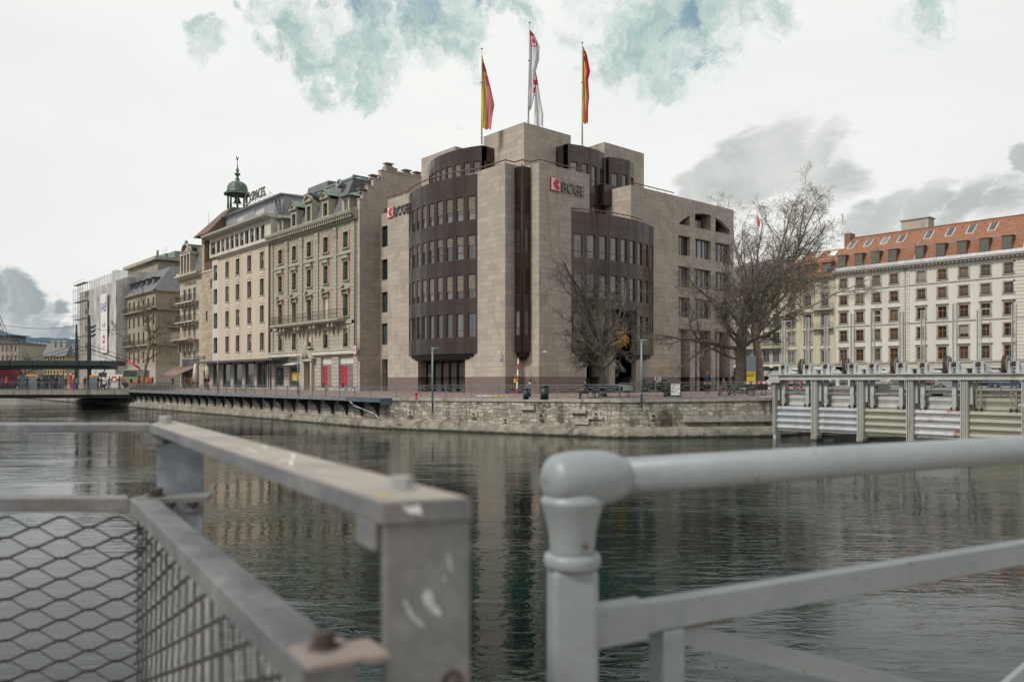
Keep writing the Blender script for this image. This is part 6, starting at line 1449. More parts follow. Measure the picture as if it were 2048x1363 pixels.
# bicycles
def bicycle():
    r_ = thing('bicycle', None, None)
    for x in (-.52, .52):
        w_ = MB(); w_.disc((x, 0, .34), (0, 1, 0), .34, .035, 20, .31)
        for k in range(8): t_ = 2 * math.pi * k / 8; w_.tube((x, 0, .34), (x + .31 * math.cos(t_), 0, .34 + .31 * math.sin(t_)), .004, .004, 3, False)
        w_.build('wheel', m_black, r_)
    f = MB(); P_ = {'b': (-.05, 0, .3), 's': (-.2, 0, .82), 'h': (.36, 0, .86), 'r': (-.52, 0, .34), 'f': (.52, 0, .34), 'hl': (.38, 0, .72)}
    for a, b_ in (('b', 's'), ('s', 'hl'), ('b', 'hl'), ('b', 'r'), ('s', 'r'), ('h', 'f')): f.tube(P_[a], P_[b_], .018, .018, 5)
    f.build('frame', m_rail, r_)
    h_ = MB(); h_.tube((.34, -.26, 1.0), (.34, .26, 1.0), .014, .014, 5); h_.tube((.36, 0, .86), (.34, 0, 1.0), .014, .014, 5); h_.build('handlebar', m_black, r_)
    s_ = MB(); s_.boxw(-.22, 0, .90, .26, .13, .05); s_.build('saddle', m_black, r_, bevel=.015); return r_
bk0 = bicycle(); first = True
rr = random.Random(17)
spots = [(262 + k * 3.9, 32.3 + rr.uniform(0, 1.1)) for k in range(22)] + [(487, 31.9)]
for i, (p, yy) in enumerate(spots):
    o_ = bk0 if first else copy_tree(bk0); first = False; v = at(p, Y=yy); o_.location = (v.x, v.y, gz(v.x, v.y)); o_.rotation_euler = (R(rr.uniform(-6, 6)), 0, rr.uniform(.8, 2.0) if i < 22 else .7)
    if i < 22: tag(o_, 'bicycle parked in the row behind the left walkway railing, %s from the left' % ORD[i], 'bicycle', 'bicycles parked along the left quay')
    else: tag(o_, 'lone bicycle leaning on the walkway railing in front of the cream house', 'bicycle')
# motorcycles by the bank
def motorbike(loc, rz, label):
    r_ = thing('motorcycle', label, 'motorcycle')
    for x in (-.62, .66): w_ = MB(); w_.disc((x, 0, .31), (0, 1, 0), .31, .12, 18, .19); w_.disc((x, 0, .31), (0, 1, 0), .06, .16, 10); w_.build('wheel', m_black, r_)
    b_ = MB(); b_.plate([(-.75, .62), (-.2, .45), (.1, .28), (.35, .3), (.45, .75), (.2, .95), (-.1, .78), (-.72, .80)], -.13, .13); b_.build('body', m_black, r_, bevel=.04)
    s_ = MB(); s_.boxw(-.3, 0, .83, .6, .24, .08); s_.build('seat', m_shoe, r_, bevel=.03); h_ = MB(); h_.tube((.45, -.32, 1.05), (.45, .32, 1.05), .018, .018, 5); h_.tube((.40, 0, .9), (.66, 0, .31), .04, .04, 6); h_.build('handlebar', m_rail, r_)
    c_ = MB(); c_.boxw(-.85, 0, 1.0, .34, .38, .3); c_.build('top_case', m_black, r_, bevel=.04); l_ = MB(); l_.lathe(.55, 0, [(.02, .82), (.09, .86), (.1, .94), (.02, .98)], 10); l_.build('headlight', m_white, r_); x_ = MB(); x_.face([(.45, -.2, 1.0), (.45, .2, 1.0), (.33, .16, 1.42), (.33, -.16, 1.42)]); x_.build('windscreen', m_white, r_)
    r_.location = loc; r_.rotation_euler = (0, 0, rz)
v = at(1303, X=XR + 1.6); motorbike((v.x, v.y, .05), .4, 'black motorcycle with top case parked under the gold lettering')
v = at(1322, X=XR + 1.9); motorbike((v.x, v.y, .05), 2.6, 'motorcycle with pale windscreen parked right beside the first one')
# street furniture
def lamp(px_, d_, z0, z1, arm, label, r=.075):
    v = at(px_, d=d_); r_ = thing('lamp_post', label, 'lamp post', (v.x, v.y, z0), 'lamp posts along the quay'); p = MB(); p.tube((v.x, v.y, z0), (v.x, v.y, z1), r, r * .8, 10); p.tube((v.x, v.y, z0 + .02), (v.x, v.y, z0 + .14), r * 1.7, r * 1.7, 10); p.tube((v.x, v.y, z0 + 1.0), (v.x, v.y, z0 + 1.1), r * 1.4, r * 1.4, 10); p.build('pole', m_lamp, r_)
    a = MB(); dx, dy = CS * arm, SN * arm; a.tube((v.x - dx * .25, v.y - dy * .25, z1 - .03), (v.x + dx, v.y + dy, z1 - .03), .06, .05, 8); a.build('lamp_head', m_lamp, r_)
    c_ = MB(); c_.tube((v.x, v.y, z0 + .3), (v.x + SN * -.3, v.y + CS * .3, z0 + .3), .03, .03, 5); c_.build('wall_clamp', m_iron, r_)
lamp(865, 56.2, -1.25, 3.42, .46, 'grey green lamp post clamped to the quay wall in front of the left bow window')
lamp(1283, 49.5, -.75, 3.65, .40, 'grey green lamp post clamped to the quay wall right of the gilded sun')
lamp(435.5, 77, -.1, 3.2, .01, 'thin grey pole in front of the cream shop windows', .05)
lamp(595.8, 66.5, -.1, 3.3, .01, 'thin grey pole in front of the yellow shop poster', .05)
def bin_(px_, d_, r, h, label):
    v = at(px_, d=d_); z = gz(v.x, v.y); r_ = thing('litter_bin', label, 'litter bin', (v.x, v.y, z), 'litter bins'); b_ = MB(); b_.lathe(v.x, v.y, [(r, z), (r, z + h * .82)], 14); b_.build('drum', m_sh, r_); l_ = MB(); l_.lathe(v.x, v.y, [(r * 1.06, z + h * .84), (r * 1.0, z + h * .97), (r * .5, z + h)], 14); l_.build('lid', m_black, r_)
bin_(1052, 52.2, .19, .74, 'small dark green litter bin just left of the bollard light'); bin_(1089, 51.5, .27, .92, 'larger dark green litter bin right of the bollard light')
v = at(1059.6, d=56); z = gz(v.x, v.y); b_ = thing('bollard_light', 'slim dark bollard light between the two litter bins', 'bollard', (v.x, v.y, z)); q = MB(); q.lathe(v.x, v.y, [(.09, z), (.09, z + .82)], 12); q.lathe(v.x, v.y, [(.10, z + 1.12), (.10, z + 1.26)], 12); q.build('post', m_sh, b_); q = MB(); q.lathe(v.x, v.y, [(.07, z + .82), (.07, z + 1.12)], 10); q.build('lens', m_cblind, b_)
v = at(832.5, d=54.5); z = gz(v.x, v.y); b_ = thing('fire_hydrant', 'small red hydrant standing by the railing before the front recess', 'hydrant', (v.x, v.y, z)); q = MB(); q.lathe(v.x, v.y, [(.1, z), (.1, z + .1), (.07, z + .12), (.07, z + .34), (.1, z + .36), (.1, z + .46), (.05, z + .5)], 10); q.tube((v.x, v.y, z + .4), (v.x + .16, v.y + .1, z + .5), .04, .04, 6); q.build('standpipe', m_red, b_)
a, b_ = Vector((XR - 1.55 + .2, 44.2, 2.95)), at(1033, d=59.5); b_.z = gz(b_.x, b_.y)
bp_ = thing('barrier_pole', 'red and white striped pole leaning against the corner bay', 'pole', tuple(b_)); q = MB()
for k in range(6): q.mi = k % 2; q.tube(tuple(a.lerp(b_, k / 6)), tuple(a.lerp(b_, (k + 1) / 6)), .055 if k < 5 else .03, .055 if k < 5 else .03, 8)
q.build('striped_pole', [m_white, m_red], bp_); q = MB(); c_ = a.lerp(b_, .62); q.boxw(c_.x - .12, c_.y - .1, c_.z, .16, .16, .3); q.build('warning_lamp', m_yellow, bp_)
q = MB(); v = ground_at(983, 794.2, -.12); q.box(-1.1, .0, -.06, .06, 0, .09); q.mi = 1; q.box(.0, 1.2, -.06, .06, 0, .09); o_ = q.build('marker_board', [m_white, m_yellow]); o_.location = (v.x, v.y, gz(v.x, v.y)); o_.rotation_euler = (0, 0, math.atan2(SN, CS)); tag(o_, 'white and yellow marker board lying on the quay behind the railing', 'board')
v = at(1351, d=52.6); z = gz(v.x, v.y); ip = thing('information_pillar', 'dark pillar with a black and white map poster behind the railing', 'information pillar', (v.x, v.y, z), None); Fp = Fr(v.x, v.y, CS, SN)
q = MB(Fp); q.box(-.38, .38, -.5, .0, z, z + .9); q.box(-.45, .45, -.55, .05, z, z + .06); q.build('cabinet', m_sh, ip); q = MB(Fp); q.box(-.3, .3, .005, .02, z + .12, z + .86); q.mi = 1; rr = random.Random(8)
for k in range(14): a_, zz = rr.uniform(-.26, .18), rr.uniform(z + .15, z + .75); q.box(a_, a_ + rr.uniform(.02, .1), .021, .024, zz, zz + rr.uniform(.01, .08))
q.build('map_poster', [m_white, m_letter], ip)
v = at(1336, d=53.2); z = gz(v.x, v.y); q = MB(); q.lathe(v.x, v.y, [(.3, z), (.3, z + .95), (.33, z + .97), (.33, z + 1.02)], 16); tag(q.build('round_planter', M('brown_concrete_tub', (.12, .105, .09), .85, 0, .25, 5)), 'round brown concrete tub just left of the map pillar', 'planter')
# works area on the right
v = at(1501, d=70); F_ = Fr(v.x, v.y, CS, SN); q = MB(F_); q.box(-.55, .5, -.6, 0, .05, 3.3); q.box(-.02, .02, 0, .01, .1, 3.2); ks = thing('work_cabin', 'grey metal work cabin with a yellow notice between the two trunks', 'cabin', (v.x, v.y, .05)); q.build('cabin_body', m_lamp, ks); q = MB(F_); q.box(-.42, .42, .02, .04, .85, 1.9); q.mi = 1
for k, zz in enumerate((1.75, 1.6, 1.5, 1.05)): q.box(-.35, .35 - .1 * (k % 2), .041, .044, zz - .03, zz + .02)
q.build('yellow_notice', [m_yellow, m_black], ks)
def barrier(px_, d_, w_, label, rz=0):
    v = at(px_, d=d_); z = gz(v.x, v.y); r_ = thing('road_barrier', label, 'barrier', (0, 0, 0), 'red and white barriers'); q = MB()
    for (za, zb) in ((.82, 1.02), (.42, .55)):
        n = 8
        for k in range(n): q.mi = k % 2; q.box(-w_ / 2 + w_ * k / n, -w_ / 2 + w_ * (k + 1) / n, -.02, .02, za, zb)
    q.build('striped_board', [m_red, m_white], r_)
    for a in (-w_ / 2 + .1, w_ / 2 - .1): l_ = MB(); l_.box(a - .03, a + .03, -.05, -.021, 0, 1.05); l_.box(a - .05, a + .05, -.3, .3, 0, .05); l_.build('stand', m_lamp, r_)
    r_.location = (v.x, v.y, z); r_.rotation_euler = (0, 0, math.atan2(SN, CS) + rz)
barrier(1511, 62, 1.9, 'red and white barrier right of the great trunk, leftmost'); barrier(1541, 60, 1.7, 'red and white barrier just left of the white sluice post', .15); barrier(1572, 66, 2.2, 'red and white barrier seen beneath the sluice beam, left', -.1); barrier(1600, 68, 2.2, 'red and white barrier seen beneath the sluice beam, right')
# vehicles by the bridge
tr = thing('crane_truck', 'orange truck with red folding crane arm on the quay at the bridge head', 'truck', tuple(at(268, Y=37)[:2]) + (0.0,)); v = at(262, Y=37.5); z = -.02; F_ = Fr(v.x, v.y, CS, SN)
q = MB(F_); q.box(-1.4, 1.1, -2.4, 0, z + .9, z + 2.9); q.build('cab', M('pale_green_cab', (.25, .30, .22), .5), tr, bevel=.08); q = MB(F_); q.box(-1.2, .9, .0, .03, z + 1.8, z + 2.65); q.box(1.1, 1.13, -2.0, -.4, z + 1.8, z + 2.6); q.build('windscreen', m_pane, tr); q = MB(F_); q.box(-1.5, 2.5, -2.4, .1, z + .45, z + .88); q.box(1.3, 2.6, -2.3, .06, z + .9, z + 1.6); q.build('truck_bed', m_orange, tr, bevel=.03)
for a in (-.8, 1.9): w_ = MB(); c_ = Vector(F_.P(a, .05, z + .45)); w_.disc(c_, (SN, -CS, 0), .45, .3, 16); w_.build('wheel', m_black, tr)
q = MB(F_); q.tube((.9, -1, z + 2.6), (.9, -1, z + 3.1), .2, .18, 8); q.tube((.9, -1, z + 3.1), (-1.0, -1, z + 4.3), .17, .13, 6); q.tube((-1.0, -1, z + 4.3), (-4.6, -1, z + 2.9), .12, .09, 6); q.build('crane_arm', m_red, tr); q = MB(F_); q.tube((-4.6, -1, z + 2.9), (-4.9, -1, z + 2.4), .1, .1, 6); q.prism([(-5.5, -1.3), (-4.5, -1.3), (-4.5, -.7), (-5.5, -.7)], z + 1.7, z + 2.4); q.build('grab', m_iron, tr)
tm = thing('tram', 'dark red tram with black windows standing at the shelter, left edge', 'tram', FBr.P(28, -12, BZ)); s1_, d_ = on_line(30, FBr, -9.5); q = MB(FBr)
q.plate([(s1_ - 28, BZ + .5), (s1_ - .2, BZ + .5), (s1_ + .0, BZ + 1.3), (s1_ - .9, BZ + 3.6), (s1_ - 28, BZ + 3.7)], -12.1, -9.5); q.build('tram_body', M('tram_red', (.13, .018, .025), .35, .1), tm, bevel=.1); q = MB(FBr); q.box(s1_ - 26, s1_ - 3.2, -9.5, -9.46, BZ + 1.5, BZ + 2.9); q.build('side_window', m_pane, tm); q = MB(FBr); q.box(s1_ - 26, s1_ - 1, -11.8, -9.8, BZ + .1, BZ + .5); q.build('bogie', m_black, tm); q = MB(FBr); q.box(s1_ - 2.9, s1_ - 1.0, -9.49, -9.45, BZ + 3.0, BZ + 3.5); q.build('destination_sign', m_orange, tm)
for p, pyt, w_, top, lab in ((64, 748, .8, True, 'tall grey ticket panel with an orange top on the bridge'), (187, 750, .5, True, 'small grey panel with orange top right of the front mast')):
    s_, zt_, d_ = onb(p, pyt, -2.2); r_ = thing('ticket_panel', lab, 'panel', FBr.P(s_, -2.2, BZ)); q = MB(FBr); q.box(s_ - w_, s_ + w_, -2.3, -2.1, BZ, zt_ - .28); q.build('panel_body', m_lamp, r_); q = MB(FBr); q.box(s_ - w_, s_ + w_, -2.32, -2.08, zt_ - .28, zt_); q.build('orange_top', M('panel_orange_%d' % p, (.75, .33, .02), .5), r_)
for k, (p0, p1) in enumerate(((38, 56), (71, 103), (104, 127))):
    a0, _, _ = onb(p0, 760, -5); a1, zt_, _ = onb(p1, 749, -5); r_ = thing('glass_screen', 'glass wind screen in grey frame under the shelter, %s' % ('left of the orange topped panel', 'right of the orange topped panel', 'before the red and white hoarding')[k], 'screen', FBr.P(a0, -5, BZ), 'shelter wind screens'); q = MB(FBr)
    for a in (a0, (a0 + a1) / 2, a1): q.box(a - .05, a + .05, -5.05, -4.95, BZ, zt_)
    q.box(a0, a1, -5.05, -4.95, zt_ - .1, zt_); q.box(a0, a1, -5.05, -4.95, BZ + .1, BZ + .2); q.build('frame', m_lamp, r_); q = MB(FBr); q.box(a0, a1, -5.01, -4.99, BZ + .2, zt_ - .1); q.build('glass', glassM('screen_glass%d' % k, (.10, .13, .14), (.2, .25, .25), .5, .05), r_)
v = at(221, Y=36); F_ = Fr(v.x, v.y, CS, SN); hb = thing('site_hoarding', 'white hoarding with red lettering beside the orange truck', 'hoarding', (v.x, v.y, 0)); q = MB(F_); q.box(-3.2, 3.6, -.1, 0, 0, 2.1); q.build('board', m_white, hb); q = MB(F_)
for a in (-2.2, .6): q.disc(F_.P(a, .03, 1.3), (SN, -CS, 0), .5, .03, 18, .33)
q.box(1.5, 3.2, .0, .03, .9, 1.1); q.box(1.5, 1.7, .0, .03, .9, 1.7); q.build('red_marking', m_red, hb)
s0_, _, _ = onb(114, 760, -14); s1_, zt_, _ = onb(148, 746, -14); hb = thing('site_gantry', 'red and white gantry frame behind the waiting people', 'frame', FBr.P(s0_, -14, BZ)); q = MB(FBr)
n = 7
for k in range(n): q.mi = k % 2; q.box(s0_ + (s1_ - s0_) * k / n, s0_ + (s1_ - s0_) * (k + 1) / n, -14.1, -14, zt_ - .25, zt_)
q.mi = 0; q.box((s0_ + s1_) / 2 + .6, (s0_ + s1_) / 2 + 1.0, -14.1, -14, BZ, zt_ - .25); q.mi = 1; q.box(s1_ - .2, s1_, -14.1, -14, BZ, zt_ - .25); q.build('frame', [m_red, m_white], hb)
pc = thing('pushchair', 'dark pushchair pushed by the person in the white jacket', 'pushchair', FBr.P(0, 0, BZ)); s_, d_ = on_line(205, FBr, -1.1); pc.location = FBr.P(s_, -1.1, BZ); q = MB(FBr); q.plate([(s_ - .4, BZ + .35), (s_ + .3, BZ + .3), (s_ + .25, BZ + .8), (s_ - .2, BZ + .6)], -1.3, -.9); q.tube((s_ + .2, -1.1, BZ + .4), (s_ + .9, -1.1, BZ + 1.05), .03, .03, 5); q.build('seat', m_black, pc)
for a in (-.5, .4): w_ = MB(); w_.disc(FBr.P(s_ + a, -.9, BZ + .15), (FBr.ay, -FBr.ax, 0), .15, .05, 12); w_.build('wheel', m_black, pc)
s_, d_ = on_line(149, FBr, -.9); q = MB(FBr); q.box(s_ - .25, s_ + .25, -1.15, -.85, BZ + .05, BZ + .75); q.tube((s_ - .1, -1, BZ + .75), (s_ - .1, -1, BZ + 1.05), .015, .015, 4); q.tube((s_ + .1, -1, BZ + .75), (s_ + .1, -1, BZ + 1.05), .015, .015, 4); tag(q.build('suitcase', M('purple_fabric', (.10, .07, .22), .7)), 'purple suitcase standing behind the bridge railing', 'suitcase')
v = at(391, Y=37.8); q = MB(); q.lathe(v.x, v.y, [(.05, 0.0), (.05, .9), (.3, 1.0), (.34, 2.2), (.2, 3.2), (.05, 3.4)], 10); tag(q.build('folded_parasol', m_cwhite), 'folded white parasol left of the canopy', 'parasol'); v = at(416, Y=40.8); q = MB(); q.lathe(v.x, v.y, [(.05, 0.0), (.05, 1.0), (.28, 1.1), (.4, 2.4), (.3, 3.3), (.05, 3.6)], 10); tag(q.build('folded_parasol', m_cwhite), 'folded white parasol under the left end of the canopy', 'parasol')

# ================================================================== FLAGS
m_pole = M('white_flag_pole', (.60, .58, .54), .4, .1, .05)
m_fy = M('flag_yellow', (.68, .50, .04), .8, 0, .06); m_fr_ = M('flag_red', (.60, .03, .06), .8, 0, .08); m_frp = M('flag_pale_red', (.62, .16, .20), .8, 0, .08); m_fw = M('flag_white', (.72, .72, .76), .8, 0, .05); m_fyp = M('flag_pale_yellow', (.60, .50, .19), .8, 0, .06)
def flag(name, base, z0, z1, outline, kind, label, lean=0.0):
    """pole from z0 to z1; outline [(z fraction from the top, left, right)] of the hanging cloth in metres"""
    r_ = thing(name, label, 'flag', (base.x, base.y, z0), 'flags on the roof of the bank'); p = MB(); tx, ty = base.x + CS * lean, base.y + SN * lean
    p.tube((base.x, base.y, z0), (tx, ty, z1), .075, .045, 8); p.tube((tx, ty, z1), (tx, ty, z1 + .1), .11, .09, 8); p.build('pole', m_pole, r_)
    f = MB(); zt, zb = outline[0][0], outline[-1][0]; n = 60; m_ = 22; rows = []
    for j in range(n + 1):
        z_ = zt + (zb - zt) * j / n
        for (a, l0, r0), (b_, l1, r1) in zip(outline, outline[1:]):
            if a >= z_ >= b_: t_ = (a - z_) / (a - b_) if a != b_ else 0; l_, rt = l0 + (l1 - l0) * t_, r0 + (r1 - r0) * t_; break
        row = []
        for i in range(m_ + 1):
            u = i / m_; x = l_ + (rt - l_) * u; dep = .16 * math.sin(u * 9 + z_ * .5) * min(1, (rt - l_)) + .05 * math.sin(u * 21 - z_)
            x += lean * (z_ - z0) / (z1 - z0); zz = z_ - (.35 * (u - .5) * math.sin(u * 7) if j > n - 3 else 0)
            row.append(f.p(base.x + CS * x + SN * dep, base.y + SN * x - CS * dep, zz))
        rows.append(row)
    for j in range(n):
        for i in range(m_):
            u, v_ = (i + .5) / m_, (j + .5) / n; f.mi = kind(u, v_); f.faces([rows[j][i], rows[j + 1][i], rows[j + 1][i + 1], rows[j][i + 1]], True)
    f.build('cloth', [m_fy, m_fr_, m_frp, m_fw, m_black, m_fyp], r_)
    for fr in (.92, .35):
        zc_ = z0 + (z1 - z0) * (1 - fr); cc_ = MB(); cc_.tube((base.x + CS * lean * (1 - fr), base.y + SN * lean * (1 - fr), zc_ - .06), (base.x + CS * lean * (1 - fr), base.y + SN * lean * (1 - fr), zc_ + .06), .11, .11, 8); cc_.build('collar', m_pole, r_)
def zpx(py_, d_): return CAMZ + (760 - py_) / FPX * d_
def k1(u, v):
    if v < .10: return 0
    if v < .22: return 4 if (.35 < u < .8 and math.sin(u * 40) * math.sin(v * 300) > -.3) else (0 if u < .5 else 1)
    if v < .3 and .5 < u < .8: return 1 if math.sin(v * 160) > 0 else 0
    sp = .58 - .1 * v
    if u > sp: return 2 if (v > .42 and u < .98 - .5 * max(0, (.62 - v))) else 1
    return 5 if (u > .12 and v < .92) else 0
d_ = 73.5; b_ = at(963.5, d=d_); z_ = lambda y: zpx(y, d_); mpp = d_ / FPX
flag('flag', b_, 22.9, z_(98), [(z_(112), 0, .05), (z_(140), 0, 9 * mpp), (z_(175), -.02, 18 * mpp), (z_(210), -.03, 25.5 * mpp), (z_(230), 0, 22 * mpp), (z_(259), 0, 18 * mpp)], k1, 'yellow and red flag on the leftmost pole of the bank roof')
def k2(u, v):
    if v < .07: return 1
    if v < .27:
        x, y = u - .5, (v - .14) / .18; r_ = math.hypot(x, y)
        return 1 if (.33 < r_ < .42 or (r_ < .2) or y > .66 and y < .74) else 3
    if .62 < v < .78 and u > .66: return 1 if not (.69 < v < .72 and u < .85) else 3
    return 3
d_ = 73.6; b_ = at(1056.5, d=d_); mpp = d_ / FPX; z_ = lambda y: zpx(y, 73.6)
flag('flag', b_, 24.3, z_(46), [(z_(60), .03, .06), (z_(72), .02, 11 * mpp), (z_(96), 0, 22 * mpp), (z_(120), 0, 20 * mpp), (z_(145), 0, 13 * mpp), (z_(175), 0, 14 * mpp), (z_(200), 0, 10 * mpp), (z_(215), 0, 6 * mpp), (z_(221), 0, 2 * mpp)], k2, 'white flag with red emblem on the tall central pole', lean=.12)
d2 = 80.0; b_ = at(1070, d=d2); mpp = d2 / FPX; z2 = lambda y: zpx(y, d2)
flag('flag', b_, 24.0, z2(128), [(z2(140), .0, .05), (z2(160), .0, 5 * mpp), (z2(178), 0, 8 * mpp), (z2(200), 0, 11.5 * mpp), (z2(228), 0, 17 * mpp), (z2(253), 0, 16 * mpp)], lambda u, v: 1 if (.06 < v < .26 and u > .2) and not (.14 < v < .18 and u < .5) else 3, 'white flag hanging lower, right behind the tall central one')
def k3(u, v):
    if v < .06: return 0
    if .1 < v < .2 and .3 < u < .5: return 4 if math.sin(v * 400) > 0 else 0
    return 1 if u > (.30 + .3 * min(1, v * 1.4)) and not (v > .98) else (5 if .3 < u < .6 and v > .55 else 0)
d3 = 76.5; b_ = at(1164.5, d=d3); mpp = d3 / FPX; z3 = lambda y: zpx(y, d3)
flag('flag', b_, 22.8, z3(86), [(z3(92), .0, .05), (z3(108), 0, 9 * mpp), (z3(142), 0, 16 * mpp), (z3(160), 0, 12 * mpp), (z3(190), 0, 14.5 * mpp), (z3(215), 0, 12 * mpp), (z3(248), 0, 11.5 * mpp)], k3, 'yellow and red flag on the rightmost pole of the bank roof')
v = at(1514, d=130); q = MB(); q.tube((v.x, v.y, 20), (v.x, v.y, zpx(424, 130)), .12, .08, 6); fl = thing('distant_flag', 'small drooping red flag far behind the bare crown', 'flag', (v.x, v.y, 20)); q.build('pole', m_pole, fl); q = MB(Fr(v.x, v.y, CS, SN)); q.plate([(-.1, zpx(428, 130)), (.1, zpx(430, 130)), (.5, zpx(447, 130)), (.4, zpx(454, 130)), (-.1, zpx(448, 130))], 0, .05); q.build('cloth', m_fr_, fl)
# ================================================================== SLUICE
YD = 45.2
m_sl = M('weathered_white_sluice_paint', (.47, .47, .44), .6, .05, .12, 2.2, .15, 12, dirt=(.36, .33, .28), streak=True)
m_slg = M('pale_grey_sluice_paint', (.44, .46, .47), .6, .05, .14, 2.5, .1, 12, dirt=(.27, .25, .23), streak=True)
m_slr = M('rust_streaked_gate_paint', (.50, .50, .51), .65, .05, .1, 3.2, .2, 10, dirt=(.27, .12, .06))
m_slo = M('olive_beige_gate_paint', (.35, .34, .275), .6, .05, .08, 1.5, .1, 10)
m_slw = M('blue_white_gate_paint', (.42, .445, .46), .6, .05, .12, 2.0, .15, 10, dirt=(.34, .32, .30), streak=True)
m_rust = M('rusty_iron', (.13, .075, .05), .85, .2, .35, 6, .3, 20)
m_rustp = M('flaking_painted_stem', (.42, .44, .44), .7, .05, .15, 3.5, .2, 14, dirt=(.25, .11, .055))
FD = Fr(0, YD, 1, 0)
sl = thing('sluice_structure', 'white steel sluice frame with long beam and ribbed posts at the right', 'sluice', (-20, YD, WZ))
pu = [-26.75, -24.1, -21.3, -18.55, -15.8, -13.0, -10.2, -7.4]
q = MB(FD); q.box(-27.1, -6, -.9, .25, 1.17, 1.24); q.box(-27.1, -6, -.9, .25, 1.46, 1.51); q.box(-27.0, -6, .02, .1, 1.24, 1.46); q.box(-27.05, -26.4, .1, .2, 1.24, 1.55)
for k in range(0): pass
q.build('beam', m_sl, sl)
q = MB(FD); q.box(-27.2, -26.3, -1.2, .3, 1.0, 1.16); q.build('beam_seat', m_sl, sl)
for i, x in enumerate(pu):
    w_ = .19 if i else .1; q = MB(FD); q.box(x - w_, x + w_, -.5, .08, -2.9, 1.165)
    for a in (-.9, -.35, .1, .6): q.box(x + a * w_, x + (a + .28) * w_, .08, .17, -2.15, 1.12)
    q.box(x + w_, x + w_ + .14, -.6, -.1, -.1, 1.0)
    q.build('pier', m_sl, sl)
    if i: q = MB(FD); q.prism([(x - w_ - .06, -.6), (x + w_ + .06, -.6), (x + w_ + .06, .3), (x - w_ - .06, .3)][::-1], -3, -2.15, [(x - w_, -.55), (x + w_, -.55), (x + w_, .18), (x - w_, .18)][::-1]); q.build('pier_footing', m_foot, sl)
    if i in (1, 2, 3): q = MB(FD); q.box(x + .2, x + .9, -4.5, -.5, -2.9, -2.12); q.build('concrete_sill', M('dark_wet_concrete', (.07, .065, .055), .6, 0, .3) if 'dark_wet_concrete' not in bpy.data.materials else bpy.data.materials['dark_wet_concrete'], sl)
gm = [m_slw, m_slw, m_slo, m_slr, m_slo, m_slw, m_slo]
glab = ['bluish white corrugated sluice gate next to the quay wall', 'bluish white sluice gate second from the quay wall', 'olive beige sluice gate in the middle, third from the quay', 'heavily rusted white sluice gate, fourth from the quay', 'olive beige sluice gate with lattice stems, fifth from the quay', 'sluice gate at the right edge, sixth from the quay', 'last sluice gate at the far right beyond the sixth']
def corrug(z0, z1, n, o=0.0, a=.1):
    pr = []; h = (z1 - z0) / n
    for k in range(n):
        z = z0 + h * k; pr += [(o, z), (o + a * .15, z + h * .14), (o + a, z + h * .5), (o + a * .5, z + h * .88), (o - .03, z + h * .97)]
    return pr + [(o, z1), (o - .12, z1), (o - .12, z0)]
